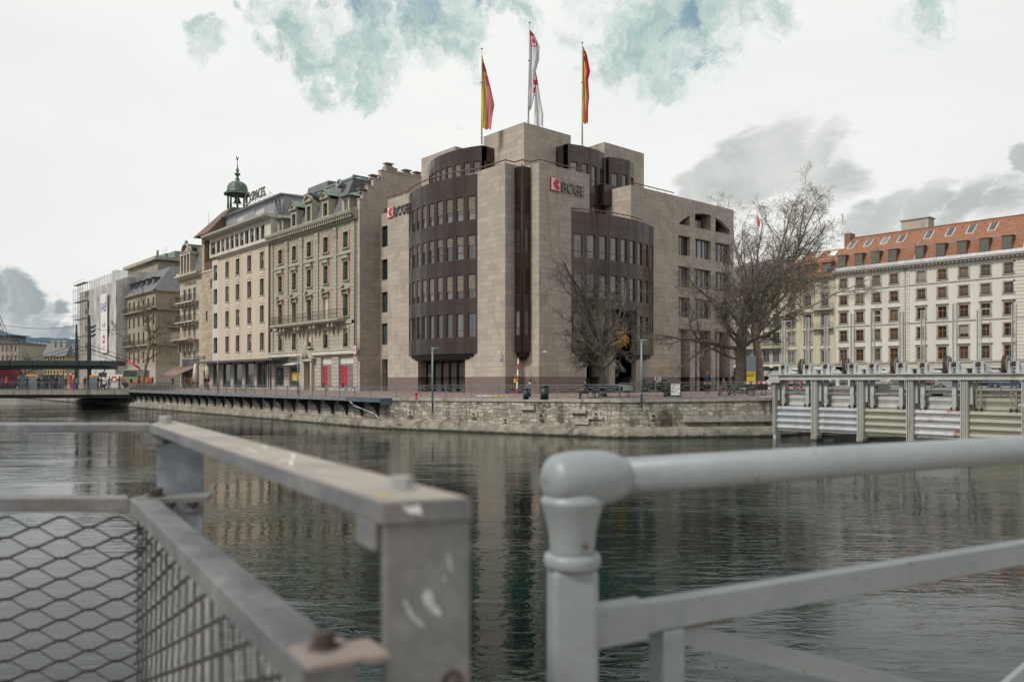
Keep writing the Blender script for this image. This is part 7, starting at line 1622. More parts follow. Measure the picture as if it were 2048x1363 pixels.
for i in range(7):
    x0, x1 = pu[i] + (.1 if i == 0 else .19), pu[i + 1] - .19; cx = (x0 + x1) / 2
    g_ = thing('sluice_gate', glab[i], 'sluice gate', (cx, YD, -1.9), 'sluice gates'); q = MB(FD)
    q.extr(corrug(-1.95 + (.0 if i % 2 else -.02), -.43, 4, -.12), x0 + .01, x1 - .01); q.build('lower_leaf', gm[i], g_)
    q = MB(FD); q.extr(corrug(-.6, .28, 2, -.62, .07), x0 + .01, x1 - .01); q.box(x0, x1, -.72, -.5, .42, .62); q.build('upper_leaf', m_slo if i == 4 else m_sl, g_)
    for sgn in (-.80, .80):
        xs_ = cx + sgn; q = MB(FD)
        if i == 4:
            for a in (-.13, .10): q.box(xs_ + a, xs_ + a + .035, -.2, -.12, -.42, 1.16)
            for k in range(6): z_ = -.4 + k * .25; q.tube((xs_ - .11, -.16, z_), (xs_ + .11, -.16, z_ + .12), .018, .018, 4); q.tube((xs_ + .11, -.16, z_ + .12), (xs_ - .11, -.16, z_ + .25), .018, .018, 4)
        else: q.box(xs_ - .11, xs_ + .11, -.3, -.12, -.40, 1.165)
        q.build('stem', m_slo if i == 4 else m_rustp, g_)
        q = MB(FD)
        for a in (-.16, .10): q.box(xs_ + a, xs_ + a + .06, -.3, -.02, -.44, -.28)
        q.tube((xs_ - .2, -.15, -.36), (xs_ + .2, -.15, -.36), .03, .03, 6); q.build('hinge', m_rust, g_)
        zt = 4.75 + (.25 if sgn > 0 else .1) * (i % 3) / 2 + (.05 if i < 4 else .15)
        zt = {0: (4.85, 4.97), 1: (5.0, 5.05), 2: (5.08, 4.95), 3: (4.98, 5.2), 4: (4.8, 5.0)}.get(i, (5, 5))[0 if sgn < 0 else 1]
        q = MB(FD)
        for a in (-.115, .075): q.box(xs_ + a, xs_ + a + .04, -.26, -.14, 1.52, zt)
        q.build('rack_stem', m_sl, g_)
        q = MB(FD); z_ = 1.6
        while z_ < zt: q.box(xs_ - .075, xs_ + .075, -.23, -.19, z_, z_ + .035); z_ += .085
        q.build('rack_teeth', m_slg, g_)
    if i in (0, 2, 4): q = MB(FD); zt2 = 4.7; q.box(cx - .8, cx - .28, -.2, -.17, zt2 + .1, zt2 + .14); q.tube((cx - .3, -.2, 1.5), (cx - .3, -.2, zt2 + .12), .015, .015, 4); q.build('limit_rod', m_slg, g_)
    wn = thing('gate_winch', 'rusty toothed winch wheel and shaft on the beam above the %s sluice gate' % ['first', 'second', 'third', 'fourth', 'fifth', 'sixth', 'seventh'][i], 'winch', (cx, YD - .2, 1.52), 'winches on the sluice beam')
    wx = cx + .42; c_ = Vector((wx, YD + .3, 1.98)); q = MB(); q.disc(c_, (1, 0, 0), .44, .20, 30, .40); q.mi = 1; q.disc(c_ + Vector((.02, 0, 0)), (1, 0, 0), .42, .20, 30, .33); q.mi = 0
    for k in range(30): t_ = 2 * math.pi * k / 30; u_, v_ = math.cos(t_), math.sin(t_); q.tube((wx - .10, c_.y + u_ * .45, c_.z + v_ * .45), (wx + .10, c_.y + u_ * .45, c_.z + v_ * .45), .026, .026, 4)
    q.mi = 1
    for k in range(6): t_ = 2 * math.pi * k / 6 + .3; q.tube(tuple(c_), (c_.x, c_.y + .36 * math.cos(t_), c_.z + .36 * math.sin(t_)), .055, .04, 5)
    q.build('gear_wheel', [m_rust, m_slg], wn)
    q = MB(); q.tube((cx - .85, c_.y, c_.z), (cx + .95, c_.y, c_.z), .04, .04, 8); q.build('shaft', m_sl, wn)
    for sgn in (-.80, .80):
        xs_ = cx + sgn; q = MB(FD)
        for a in (-.26, .14): q.plate([(xs_ + a - .02, 1.52), (xs_ + a + .16, 1.52), (xs_ + a + .12, 2.05), (xs_ + a + .04, 2.12), (xs_ + a, 2.02)], -.34, -.06)
        q.plate([(xs_ + .3, 1.52), (xs_ + .62, 1.52), (xs_ + .56, 1.82), (xs_ + .36, 1.9)], -.3, -.1); q.build('bearing_block', m_slg, wn)
        q = MB()
        for k in range(12): t_ = 2 * math.pi * k / 12; q.tube((xs_ - .08, YD + .12 + .11 * math.cos(t_), 1.98 + .11 * math.sin(t_)), (xs_ + .08, YD + .12 + .11 * math.cos(t_), 1.98 + .11 * math.sin(t_)), .025, .025, 4)
        q.tube((xs_ - .07, YD + .12, 1.98), (xs_ + .07, YD + .12, 1.98), .1, .1, 10); q.build('pinion', m_rust, wn)
    q = MB(); q.lathe(cx - .05, YD + .1, [(.22, 1.52), (.24, 1.6), (.15, 1.68), (.05, 1.7)], 12, 1.3, .7); q.build('gear_cover', m_slg, wn)
# walkway and railings behind the gates
wk = thing('sluice_walkway', 'narrow white walkway with thin railings behind the sluice gates', 'walkway', (-18, YD + 2, 0)); q = MB(FD); q.box(-27.4, -6, -2.9, -1.3, -.02, .14); q.box(-27.4, -6, -1.3, -1.24, -.1, .3); q.build('deck', m_sl, wk); q = MB(FD)
for z_ in (.5, .78, 1.06): q.tube((-27.4, -1.4, z_), (-6, -1.4, z_), .02, .02, 5)
k = -27.2
while k < -6: q.box(k - .02, k + .02, -1.42, -1.38, .14, 1.07); k += 1.15
q.build('railing', m_slg, wk)
sgb = thing('direction_board', 'white board with dark arrows on the sluice walkway', 'sign', (-21, YD + 1.3, .6)); q = MB(FD); q.box(-22.6, -20.2, -1.35, -1.3, .58, .95); q.mi = 1
q.plate([(-21.5, .76), (-21.25, .9), (-21.25, .8), (-20.9, .8), (-20.9, .72), (-21.25, .72), (-21.25, .62)], -1.3, -1.29); q.build('board', [m_white, m_black], sgb); marks(FD, -22.5, -21.6, .68, .16, -1.298, m_black, sgb, 'board_lettering', 9)
# control kiosk edge at right
kq = thing('control_platform', 'small grey steel platform at the right end of the sluice', 'platform', (-12.6, YD - .5, 0)); q = MB(FD); q.box(-13.0, -11.6, .2, 1.2, -.12, .02); q.box(-12.8, -11.8, .5, .9, .02, 1.1); q.tube((-12.85, .3, -.1), (-12.4, .3, -2.9), .06, .06, 5); q.build('platform', m_slg, kq)
# cars and parked bicycles along the far side of the river
m_carc = [M('car_paint_%d' % k, c_, .3, .2, .03) for k, c_ in enumerate(((.30, .31, .33), (.03, .03, .035), (.05, .08, .14), (.45, .45, .44), (.12, .02, .02)))]
def car(mat, L=4.3):
    r_ = thing('parked_car', None, None); b_ = MB(); b_.plate([(-L / 2, .35), (L / 2, .35), (L / 2, .78), (L / 2 - .9, .92), (L / 2 - 1.5, 1.42), (-L / 2 + .7, 1.45), (-L / 2, .98)], -.85, .85); b_.build('body', mat, r_, bevel=.06)
    w_ = MB(); w_.plate([(L / 2 - 1.05, .95), (L / 2 - 1.55, 1.36), (-L / 2 + .8, 1.38), (-L / 2 + .35, .98)], -.86, .86); w_.build('window', m_pane, r_)
    for x in (-L / 2 + .8, L / 2 - .8):
        for y in (-.8, .8): t_ = MB(); t_.disc((x, y, .32), (0, 1, 0), .32, .2, 16); t_.mi = 1; t_.disc((x, y + (.11 if y > 0 else -.11), .32), (0, 1, 0), .18, .02, 12); t_.build('wheel', [m_black, m_lamp], r_)
    return r_
for i, p in enumerate((1560, 1592, 1640, 1752, 1850, 1905, 1960, 2015)):
    o_ = car(m_carc[i % 5]); v = at(p, Y=128 - (i % 3)); o_.location = (v.x, v.y, .05); o_.rotation_euler = (0, 0, .02 * i)
    tag(o_, '%s car parked before the long pale building, %s from the left' % (['grey', 'black', 'dark blue', 'silver', 'dark red'][i % 5], ['first', 'second', 'third', 'fourth', 'fifth', 'sixth', 'seventh', 'eighth'][i]), 'car', 'cars parked across the river')

# ================================================================== BARE TREES
m_bark = M('dark_grey_bark', (.105, .088, .072), .95, 0, .35, 5, .8, 14, dirt=(.09, .10, .05))
m_bark2 = M('pale_mottled_bark', (.25, .205, .155), .9, 0, .3, 3, .5, 10, dirt=(.15, .12, .09))
m_twig = M('grey_brown_twigs', (.14, .12, .102), .95, 0, .25, 3)
m_twig2 = M('pale_tan_twigs', (.30, .245, .18), .95, 0, .2, 3)
def rot_any(d, ang, rnd, az=None):
    u = d.orthogonal().normalized(); v = d.cross(u); t = rnd.uniform(0, 2 * math.pi) if az is None else az
    return (d * math.cos(ang) + (u * math.cos(t) + v * math.sin(t)) * math.sin(ang)).normalized()
def tree(base, label, seed, trunk_h, r0, limbs, counts, lens, mats, up=(.1, .06, .0, -.06), wob=.16, lean=(0, 0), rmin=.008, name='bare_tree', tw_r=.02, crook=1.0):
    rnd = random.Random(seed); r_ = thing(name, label, 'tree', tuple(base)); tk, cr = MB(), MB()
    P = Vector(base); d = Vector((lean[0], lean[1], 1)).normalized(); n = 7; pts = [P.copy()]; rad = [r0 * 1.35]
    for k in range(n):
        d = (d + Vector((rnd.gauss(0, .04), rnd.gauss(0, .04), 0))).normalized(); P = P + d * (trunk_h / n); pts.append(P.copy()); rad.append(r0 * (1 - .22 * (k + 1) / n))
    for a, b_, ra, rb2 in zip(pts, pts[1:], rad, rad[1:]): tk.tube(tuple(a), tuple(b_), ra, rb2, 12, False)
    def grow(P, d, L, r, lev):
        seg = max(3, int(4 + (2 - lev) * 1.5)) if lev < 3 else 3; Q = P.copy(); rr_ = r; pts_ = [(Q.copy(), d.copy(), rr_)]
        for k in range(seg):
            w_ = wob * (1.0 + .25 * lev) * crook; d = (d + Vector((rnd.gauss(0, w_), rnd.gauss(0, w_), rnd.gauss(0, w_ * .8) + up[min(lev, 3)]))).normalized(); Q2 = Q + d * (L / seg); r2 = max(rmin, r * (1 - .72 * (k + 1) / seg))
            (tk if lev <= 1 else cr).tube(tuple(Q), tuple(Q2), rr_, r2, 8 if lev == 0 else 5 if lev == 1 else 3, False); Q, rr_ = Q2, r2; pts_.append((Q.copy(), d.copy(), rr_))
        if lev >= len(counts): return
        c_ = counts[lev]
        for k in range(c_):
            f = .18 + .82 * (k + rnd.random() * .8) / c_; i = min(seg - 1, int(f * seg)); t_ = f * seg - i; t_ = min(1, t_); A = pts_[i][0].lerp(pts_[i + 1][0], t_); dd = pts_[i + 1][1]; rb_ = pts_[i][2] * (1 - t_) + pts_[i + 1][2] * t_
            nd = rot_any(dd, R(rnd.uniform(28, 62)), rnd); grow(A, nd, L * lens[lev] * rnd.uniform(.6, 1.15) * (1.1 - .45 * f), max(rmin, min(rb_ * .62, tw_r * (2.6, 1.4, .8, .55)[min(lev, 3)] * 1.6)), lev + 1)
    for (az, el, L, rf, hf) in limbs:
        i = min(n, max(1, int(hf * n))); dd = Vector((math.cos(az) * math.cos(el), math.sin(az) * math.cos(el), math.sin(el))); grow(pts[i] - Vector((0, 0, .05)), dd, L, r0 * rf, 0)
    tk.build('trunk', mats[0], r_); cr.build('crown', mats[1], r_)
    return r_
AR = math.atan2(SN, CS)          # azimuth of camera-right
b1 = Vector((T1.x, T1.y, gz(T1.x, T1.y) - .1))
tree(b1, 'dense bushy bare tree with short trunk before the gilded sun of the bank', 11, 2.9, .25, [(AR + a, el, L, .55, h) for a, el, L, h in ((0.1, .75, 3.7, 1), (math.pi - .1, .75, 3.5, 1), (1.7, .8, 3.6, .9), (-1.5, .75, 3.6, .95), (.3, 1.25, 7.4, 1), (3.0, 1.15, 7.0, 1), (1.3, 1.35, 7.2, 1), (2.2, .5, 3.2, .8), (-.7, .4, 3.6, .8), (-2.4, .35, 2.9, .85), (1.0, .35, 3.0, .8), (math.pi + .3, .25, 2.8, .75))], (7, 6, 5, 4), (.56, .58, .58, .62), (m_bark, m_twig), up=(.09, .03, -.02, -.09), tw_r=.017, rmin=.006)
b2 = Vector((T2.x, T2.y, 0.0))
tree(b2, 'great old bare tree with thick dark trunk at the corner of the quay', 23, 5.2, .46, [(AR + a, el, L, rf, h) for a, el, L, rf, h in ((math.pi, .30, 7.4, .36, .8), (math.pi - .3, .65, 6.6, .34, .95), (0.05, .30, 6.6, .34, .85), (.2, .7, 6.0, .3, 1), (1.57, .8, 5.6, .3, 1), (-1.5, .7, 5.2, .3, .95), (2.3, 1.2, 7.0, .3, 1), (-.3, 1.35, 8.5, .34, 1), (.9, 1.15, 7.0, .28, 1), (math.pi + .35, .45, 5.6, .28, .75), (-.5, .4, 5.2, .28, .8), (math.pi - .1, 1.1, 6.2, .26, 1), (math.pi + .1, .0, 4.6, .22, .7))], (8, 7, 6, 3), (.54, .56, .58, .62), (m_bark, m_twig), up=(.09, .02, -.02, -.05), tw_r=.019, rmin=.0065, wob=.21)
T3 = at(1521, d=93); b3 = Vector((T3.x, T3.y, 0))
tree(b3, 'tall pale barked bare tree behind the great tree', 37, 7.5, .50, [(AR + a, el, L, rf, h) for a, el, L, rf, h in ((0.15, .85, 17, .42, .9), (math.pi - .2, 1.15, 10, .34, 1), (0.5, 1.2, 15, .42, 1), (-.4, .68, 14.5, .38, .85), (-1.4, 1.1, 12, .32, 1), (2.5, 1.35, 13.5, .36, 1), (math.pi, .9, 8, .28, .8), (0.0, 1.02, 15.5, .4, 1), (.25, .62, 14, .32, .9), (-.15, .92, 15, .34, .95), (.1, 1.4, 14.8, .4, 1), (math.pi, 1.3, 13, .34, 1))], (9, 8, 6, 3), (.44, .5, .54, .58), (m_bark2, m_twig2), up=(.10, .06, .03, .0), tw_r=.026, rmin=.010, lean=(.0, .02), wob=.14)
T4 = at(286, Y=36.5); b4 = Vector((T4.x, T4.y, 0))
tree(b4, 'thin young bare tree in front of the corner house at the left', 51, 7.0, .24, [(AR + a, el, L, .5, h) for a, el, L, h in ((0, .9, 5.5, .9), (math.pi, .75, 6.5, .8), (1.6, 1.0, 5, 1), (-1.6, 1.0, 5, 1), (0.5, 1.3, 7, 1), (2.9, 1.25, 7, 1), (0.1, .5, 4.5, .7), (math.pi - .2, .45, 4.5, .65))], (6, 5, 4, 2), (.42, .5, .5, .6), (m_bark2, m_twig), tw_r=.03, rmin=.012)
T5 = at(50, d=260); tree(Vector((T5.x, T5.y, 0)), 'rounded bare tree far behind the tram shelter, before the beige blocks', 61, 3.0, .35, [(AR + a, el, L, .5, 1) for a, el, L in ((0, .5, 6), (math.pi, .5, 6), (1, 1, 6), (2.2, 1.1, 6), (-1, .8, 6))], (6, 5, 4), (.5, .55, .5), (m_bark, m_twig), tw_r=.05, rmin=.03)
gr = MB(); gr.lathe(b1.x, b1.y, [(1.0, gz(b1.x, b1.y) + .004), (.5, gz(b1.x, b1.y) + .02)], 18); tag(gr.build('tree_pit', m_stem), 'round earth pit at the foot of the bushy tree', 'tree pit')
# ================================================================== FOREGROUND RAILINGS
m_, t, b = base_mat('galvanised_steel'); co = t.n('ShaderNodeTexCoord').outputs['Object']
n1 = t.noise(co, 9, 6, .6); n2 = t.noise(co, 60, 4, .6); n3 = t.noise(co, 3.5, 5, .65, dist=.7)
c_ = t.mix(t.mr(n1, .3, .7), (.135, .145, .16), (.235, .235, .235)); c_ = t.mix(t.mr(n3, .5, .72, 0, .45), c_, (.19, .14, .105)); c_ = t.mix(t.mr(n3, .42, .28, 0, .6), c_, (.38, .40, .425))
c_ = t.mix(.25, c_, t.mix(t.mr(n2, .3, .7), (.3, .3, .3), (.7, .7, .7)), 'OVERLAY'); setv(t, b, 'Base Color', c_); setv(t, b, 'Metallic', .35); setv(t, b, 'Roughness', t.mr(n1, .3, .7, .38, .58)); bump(t, b, n2, .12); m_galv = m_
m_, t, b = base_mat('worn_handrail_top'); co = t.n('ShaderNodeTexCoord').outputs['Object']
n1 = t.noise(co, 8, 6, .65); c_ = t.mix(t.mr(n1, .3, .7), (.29, .255, .225), (.385, .345, .305)); c_ = t.mix(t.mr(t.noise(co, 30, 5, .7), .62, .7), c_, (.46, .43, .40)); setv(t, b, 'Base Color', c_); setv(t, b, 'Metallic', .2); setv(t, b, 'Roughness', .5); bump(t, b, t.noise(co, 80, 3, .6), .1); m_rtop = m_
m_mesh = M('dark_expanded_metal', (.04, .042, .048), .5, .5, .3, 12)
m_meshl = M('pale_expanded_metal', (.42, .42, .41), .5, .1, .2, 12)
m_bolt = M('rusty_brown_bolt', (.085, .068, .058), .55, .5, .4, 40)
m_bolts = M('zinc_bolt', (.42, .42, .41), .45, .5, .15, 20)
m_ppr, t, b = base_mat('grey_blue_railing_paint'); co = t.n('ShaderNodeTexCoord').outputs['Object']
n1 = t.noise(co, 4, 5, .6); c_ = t.mix(t.mr(n1, .3, .7), (.215, .242, .256), (.265, .292, .303)); c_ = t.mix(t.mr(t.noise(co, 11, 8, .7, dist=.6), .55, .75, 0, .55), c_, (.20, .205, .19)); c_ = t.mix(t.mr(t.noise(co, 70, 3, .6), .35, .7, 0, .3), c_, (.31, .33, .335)); ch_ = t.mr(t.noise(co, 26, 7, .72), .645, .67); c_ = t.mix(ch_, c_, (.14, .075, .045)); setv(t, b, 'Base Color', c_); setv(t, b, 'Roughness', .42); bump(t, b, t.math('SUBTRACT', t.noise(co, 35, 4, .6), t.math('MULTIPLY', ch_, .6)), .22, .004)
def cw(x, d, z): v = cam2w(x, d, z); return (v.x, v.y, v.z)
class CF(Fr):
    """frame given in camera-side metres (x right, d ahead): s along (ax,ad), o to its right, z relative to the lens"""
    def __init__(s, x, d, ax, ad):
        l = math.hypot(ax, ad); s.cx, s.cd, s.cax, s.cad = x, d, ax / l, ad / l
        v = cam2w(x, d); s.x, s.y = v.x, v.y; s.ax, s.ay = CS * s.cax - SN * s.cad, SN * s.cax + CS * s.cad
    def P(s, a, o, z): return (s.x + s.ax * a + s.ay * o, s.y + s.ay * a - s.ax * o, CAMZ + z)
def hexbolt(mb, F, s, o, z, r, h, washer=True):
    if washer: mb.prism([(s + r * 1.5 * math.cos(k * math.pi / 8), o + r * 1.5 * math.sin(k * math.pi / 8)) for k in range(16)], z, z + h * .14)
    mb.prism([(s + r * math.cos(k * math.pi / 3), o + r * math.sin(k * math.pi / 3)) for k in range(6)], z + h * .14, z + h)
fl_ = thing('steel_guard_railing', 'bolted galvanised steel guard railing with expanded mesh panels in the left foreground', 'railing', tuple(cam2w(-.6, 1.5, -1.2)))
# handrail: near end corners and run
nl, nr, fl0 = Vector((-.126, .777)), Vector((-.041, .812)), Vector((-.978, 2.154))
adir = (fl0 - nl).normalized(); Lr = (fl0 - nl).length; zt = -.119; th = .0225
FA = CF(nl.x, nl.y, adir.x, adir.y)          # s runs away from us, o to the right
W_ = .088
g = MB(FA)
mit = .06
g.prism([(0, 0), (-.015, W_ + .003), (Lr + .16, W_ + .003), (Lr + .02, 0)][::-1], zt - th, zt - .0015); g.mi = 1; g.prism([(.002, .002), (-.012, W_), (Lr + .16, W_ - .002), (Lr + .022, .002)][::-1], zt - .0015, zt)
hr = g.build('handrail', [m_galv, m_rtop], fl_, bevel=.003)
FB_ = CF(fl0.x - .006, fl0.y + .018, -1, .0)
g = MB(FB_); g.prism([(.0, 0.0), (.045, .085), (3.5, .085), (3.5, 0)], zt - th, zt); g.build('handrail', m_galv, fl_, bevel=.003)
# scratches on the handrail
g = MB(FA); rr = random.Random(4)
def stroke(pts, w):
    for (a, o), (b2_, o2) in zip(pts, pts[1:]):
        dx, dy = b2_ - a, o2 - o; l = math.hypot(dx, dy); nx, ny = -dy / l * w, dx / l * w; g.face([(a + nx, o + ny, zt + .0006), (b2_ + nx, o2 + ny, zt + .0006), (b2_ - nx, o2 - ny, zt + .0006), (a - nx, o - ny, zt + .0006)])
for pts in ([(1.05, .015), (.95, .07), (.9, .02), (.8, .075)], [(.78, .015), (.66, .06)], [(.66, .06), (.74, .075)], [(.70, .035), (.60, .03)], [(.55, .075), (.38, .02)], [(.47, .045), (.36, .078)], [(.47, .045), (.42, .012)], [(.30, .03), (.22, .05)]): stroke(pts, .0032)
g.build('scratched_tag', M('chalky_scratch', (.55, .53, .50), .7), fl_)
g = MB(FA); stroke([(.03, .012), (.055, .026)], .0035); g.build('yellow_mark', M('worn_yellow_paint', (.42, .31, .10), .7), fl_)
g = MB(FA); hexbolt(g, FA, .085, .058, zt, .0125, .013); g.build('bolt', m_bolts, fl_, bevel=.0012)
g = MB(FA); hexbolt(g, FA, Lr + .02, .04, zt, .018, .02); g.build('bolt', m_bolts, fl_, bevel=.0015)
# near post: flat plate with a side flange
FN = CF(nl.x, nl.y, nr.x - nl.x, nr.y - nl.y)
g = MB(FN); g.box(.003, .0915, -.020, -.003, -1.3, zt - th - .001); g.build('post', m_galv, fl_, bevel=.002)
g = MB(FA); g.box(.021, .075, .0, .012, zt - th - .030, zt - th - .001); g.box(.021, .19, .012, .08, zt - th - .010, zt - th - .001); g.build('bracket', m_galv, fl_, bevel=.002)
g = MB(FN); rr = random.Random(7)
for (o0, z0, pts) in ((.020, -.218, [(0, 0), (.003, .003), (.012, -.014), (.021, -.024), (.024, -.031), (.016, -.024), (.007, -.016)]), (.040, -.212, [(0, -.004), (.004, .003), (.010, .001), (.013, -.010), (.019, -.019), (.021, -.026), (.012, -.022), (.004, -.013)]), (.066, -.176, [(0, 0), (.002, .001), (.006, -.016), (.004, -.018)]), (.062, -.196, [(0, 0), (.003, -.002), (.003, -.008), (.001, -.006)])):
    g.face([(o0 + a, -.0022, z0 + c2) for a, c2 in pts])
g.build('paint_fleck', M('thin_white_smear', (.44, .44, .44), .6, 0, .25, 60), fl_)
g = MB(FA); 
for (o_, z_) in ((.060, -.305),): 
    c2 = Vector(FN.P(o_ + .012, -.002, z_)); ax3 = Vector((FN.ay, -FN.ax, 0)); g.disc(c2, ax3, .012, .004, 16); g.disc(c2 + ax3 * .006, ax3, .0085, .010, 6)
g.build('bolt', m_bolt, fl_)
# white paint blob on the near end face
g = MB(FN); g.face([(.018, .0015, zt - .004), (.026, .0015, zt - .006), (.036, .0015, zt - .004), (.040, .0015, zt - .015), (.034, .0015, zt - .013), (.026, .0015, zt - .012)]); g.build('paint_fleck', m_white, fl_)
# far post facing us
FPst = CF(-.975, 2.20, 1, .12)
g = MB(FPst); g.box(-.005, .118, -.006, .006, -1.3, zt - th - .03); g.build('post', M('blue_grey_galvanised', (.21, .235, .265), .5, .4, .35, 9, .1, 30), fl_, bevel=.002)
g = MB(FPst); g.box(-.03, .02, -.02, .03, zt - th - .034, zt - th - .002); g.box(.02, .11, -.03, .0, zt - th - .03, zt - th - .02); g.build('bracket', m_galv, fl_, bevel=.002)
for a in (.032, .092):
    g = MB(FPst)
    c2 = Vector(FPst.P(a, .012, -.337)); ax3 = Vector((FPst.ay, -FPst.ax, 0)); g.disc(c2, ax3, .015, .004, 14); g.disc(c2 + ax3 * .006, ax3, .010, .012, 6); g.build('bolt', m_bolt, fl_)
# lower rail carrying the mesh
zl = -.262; l0, l1 = Vector((-.197, .736)), Vector((-.85, 1.77)); ld_ = (l1 - l0).normalized(); LL = (l1 - l0).length
FL = CF(l0.x, l0.y, ld_.x, ld_.y)
g = MB(FL); g.prism([(-.01, 0), (-.01, .052), (LL + .055, .052), (LL + .0, 0)][::-1], zl - .03, zl); g.build('mesh_frame', m_galv, fl_, bevel=.002)
FLb = CF(l1.x - .003, l1.y + .004, -1, 0)
g = MB(FLb); g.prism([(0.0, .0), (.03, .05), (3.2, .05), (3.2, 0)], zl - .032, zl); g.build('mesh_frame', m_galv, fl_, bevel=.002)
g = MB(FL); g.box(-.025, .03, .053, .081, zl - .004, zl + .003); g.box(-.03, .035, .0, .0535, zl + .001, zl + .007); g.build('connecting_plate', M('pinkish_primer_steel', (.29, .245, .22), .55, .2, .12, 9), fl_, bevel=.0015)
g = MB(FL); hexbolt(g, FL, .012, .028, zl + .007, .0105, .016); g.build('bolt', m_bolt, fl_, bevel=.001)
FLp = CF(-.80, 1.79, 1, .22)
g = MB(FLp); g.box(-.03, .115, -.04, .04, zl - .008, zl + .002); g.build('connecting_plate', m_galv, fl_); g = MB(FPst); g.box(-.003, .119, .0065, .011, -.365, -.318); g.build('connecting_plate', m_galv, fl_, bevel=.0015)
g = MB(FLp); hexbolt(g, FLp, .0, .0, zl + .002, .015, .018); g.build('bolt', m_bolt, fl_, bevel=.001)
# expanded mesh: wavy ribbons, long diamonds
def expanded(F, s0, s1, o, z0, z1, pw, ph_, name, tw=.0038, mats=None, phase=0.0):
    g = MB(F); rows = int((z0 - z1) / ph_) + 1; n = int((s1 - s0) / pw) + 1
    for j in range(rows * 2 + 1):
        zc = z0 - j * ph_ / 2
        pts = []
        for k in range(n * 2 + 1):
            a = s0 + (k + phase) * pw / 2
            if a > s1 + 1e-6: break
            up_ = ((k + j) % 2 == 0)
            for q_, (da, f) in enumerate(((-.055, .95), (.055, .95))):
                aa = a + da * pw
                if s0 - 1e-6 <= aa <= s1 + 1e-6: pts.append((aa, o + (.005 if up_ else -.005), zc + (ph_ / 4 * f if up_ else -ph_ / 4 * f)))
        for A, B in zip(pts, pts[1:]):
            if max(A[2], B[2]) > z0 + .004: continue
            g.mi = 0 if True else 1
            t2 = tw * .5
            g.face([(A[0], A[1] - t2, A[2] + t2), (B[0], B[1] - t2, B[2] + t2), (B[0], B[1] + t2, B[2] - t2), (A[0], A[1] + t2, A[2] - t2)])
            g.face([(A[0], A[1] + t2, A[2] - t2), (B[0], B[1] + t2, B[2] - t2), (B[0], B[1] + t2 * .4, B[2] - t2 * 2.0), (A[0], A[1] + t2 * .4, A[2] - t2 * 2.0)])
            g.face([(A[0], A[1] - t2, A[2] + t2), (A[0], A[1] + t2 * .4, A[2] - t2 * 2), (B[0], B[1] + t2 * .4, B[2] - t2 * 2), (B[0], B[1] - t2, B[2] + t2)])
    return g.build(name, mats or m_mesh, fl_)
expanded(FLb, -.028, 1.6, .012, zl - .032, -1.1, .124, .046, 'mesh_panel')
expanded(FL, .0, LL + .02, .012, zl - .03, -1.1, .124, .046, 'mesh_panel', phase=.5)
g = MB(FL)
k = LL - .02
while k > .02: w_ = .011 if k > LL * .45 else .004; g.box(k - w_, k + w_, .038, .040, -1.15, zl - .031); k -= .032
g.build('backing_slats', m_meshl, fl_)

# painted railing on the right
pr_ = thing('painted_pipe_railing', 'grey blue painted cast iron railing with thick pipe handrail in the right foreground', 'railing', tuple(cam2w(.1, 1.25, -1.2)))
RD = Vector((.885, .465)); FRt = CF(.094, 1.242, RD.x, RD.y); zp = -.155
def ring_tube(g, F, prof, n=28, sx=1, smooth=True):
    """revolve prof [(s, r)] about the handrail axis"""
    rings = []
    for s_, r_ in prof: rings.append([g.p(s_, r_ * math.cos(2 * math.pi * k / n), zp + r_ * math.sin(2 * math.pi * k / n)) for k in range(n)])
    for A, B in zip(rings, rings[1:]):
        for k in range(n): g.faces([A[k], B[k], B[(k + 1) % n], A[(k + 1) % n]], smooth)
    g.faces(rings[0]); g.faces(rings[-1][::-1])
g = MB(FRt); ring_tube(g, FRt, [(.085, .0305), (3.6, .0305)]); g.build('handrail_pipe', m_ppr, pr_)
g = MB(FRt)
prof = [(-.048, .006), (-.047, .016), (-.044, .025), (-.040, .031), (-.036, .0355), (-.030, .0395), (-.018, .0425), (.0, .0445), (.03, .045), (.055, .0435), (.072, .040), (.085, .0355), (.093, .032), (.096, .0306)]
ring_tube(g, FRt, prof); g.build('knob_fitting', m_ppr, pr_)
g = MB(); c0 = cam2w(.094, 1.242)
def lat(prof, n=32, sq=0.0):
    rings = []
    for r_, z_ in prof: rings.append([g.p(c0.x + r_ * math.cos(2 * math.pi * k / n + .3), c0.y + r_ * math.sin(2 * math.pi * k / n + .3), CAMZ + z_) for k in range(n)])
    for A, B in zip(rings, rings[1:]):
        for k in range(n): g.faces([A[k], A[(k + 1) % n], B[(k + 1) % n], B[k]], True)
    g.faces(rings[0][::-1]); g.faces(rings[-1])
lat([(.0345, -.278), (.0350, -.262), (.0362, -.245), (.0385, -.228), (.0425, -.212), (.0465, -.198), (.0495, -.190), (.0500, -.187), (.0480, -.184), (.044, -.178), (.03, -.165)]); g.build('collar_cup', m_ppr, pr_)
g = MB(); lat([(.036, -.292), (.0425, -.290), (.0445, -.284), (.0445, -.276), (.0425, -.270), (.036, -.268)]); g.build('ring_moulding', m_ppr, pr_)
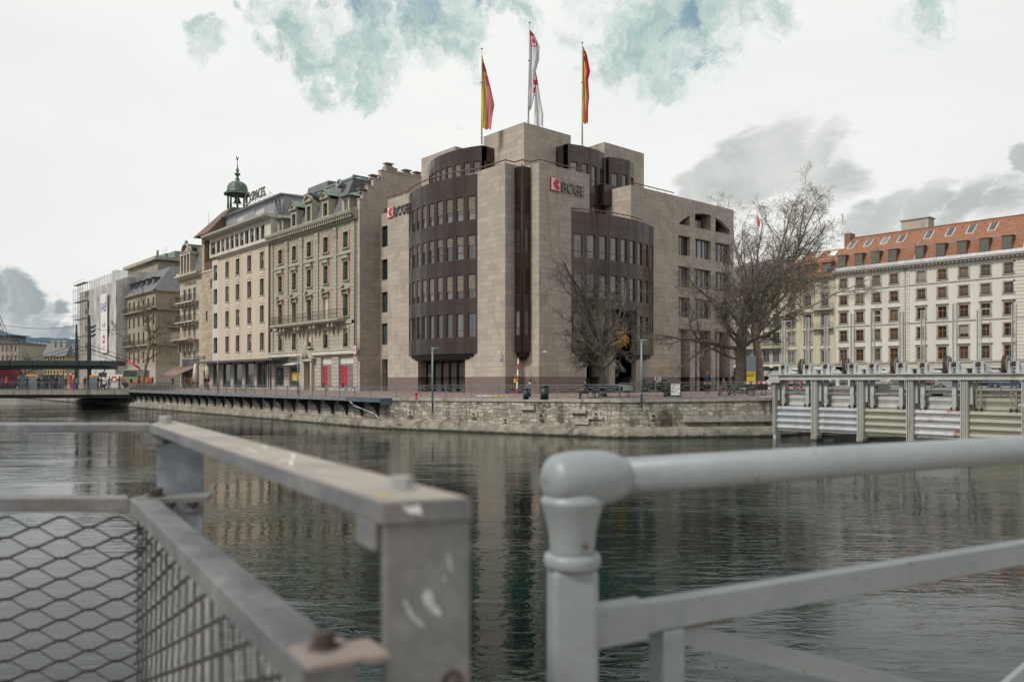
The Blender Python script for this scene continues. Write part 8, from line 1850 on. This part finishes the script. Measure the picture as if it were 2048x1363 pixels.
w2 = .036; g = MB(CF(.094, 1.242, 1, .12)); g.box(-.036, .036, -.034, .034, -1.3, -.289); g.build('post', m_ppr, pr_, bevel=.010)
g = MB(FRt); g.box(w2 - .002, .135, -.020, .020, -.420, -.357); g.build('rail_socket', m_ppr, pr_, bevel=.004)
g = MB(FRt); g.box(.13, 3.6, -.016, .016, -.411, -.362); g.build('mid_rail', m_ppr, pr_, bevel=.003)
for a in (.165, 1.86): g = MB(FRt); g.box(a, a + .042, -.021, .021, -1.3, -.4115); g.build('baluster', m_ppr, pr_, bevel=.003)
def diag(s0, z0, s1, z1, o, name='brace'):
    g = MB(FRt); h = .0185; dx, dz = s1 - s0, z1 - z0; l = math.hypot(dx, dz); nx, nz = -dz / l * h, dx / l * h
    g.plate([(s0 - nx, z0 - nz), (s1 - nx, z1 - nz), (s1 + nx, z1 + nz), (s0 + nx, z0 + nz)], o - .006, o + .006); g.build(name, m_ppr, pr_)
diag(.215, -.425, 1.86, -.985, -.002); diag(.215, -.985, 1.86, -.425, .011)
g = MB(FRt); g.box(.07 + .14, 1.86, -.012, .012, -1.06, -1.02); g.build('lower_rail', m_ppr, pr_)
g = MB(FRt); g.box(.21, .32, -.0165, .0165, -.4135, -.4115); g.build('rust_seam', m_rust, pr_)
g = MB()
c2 = Vector(cw(.112, 1.205, -.252)); g.disc(c2, (SN, -CS, 0), .0045, .004, 10); g.build('rivet_hole', m_rust, pr_)
# the footbridge deck we stand on
dk2 = MB(); poly = [(-3.4, 2.3), (-.98, 2.28), (-.05, .86), (.06, 1.26), (2.8, 2.72), (6, 2.2), (6, -3), (-6, -3), (-6, 2.3)]
lo = [dk2.p(*cw(x, d, -1.5)) for x, d in poly]; hi = [dk2.p(*cw(x, d, -1.27)) for x, d in poly]
for k in range(len(poly)): dk2.faces([lo[k], hi[k], hi[(k + 1) % len(poly)], lo[(k + 1) % len(poly)]])
dk2.faces(lo); dk2.faces(hi[::-1]); tag(dk2.build('footbridge_deck', m_conc), kind='structure')
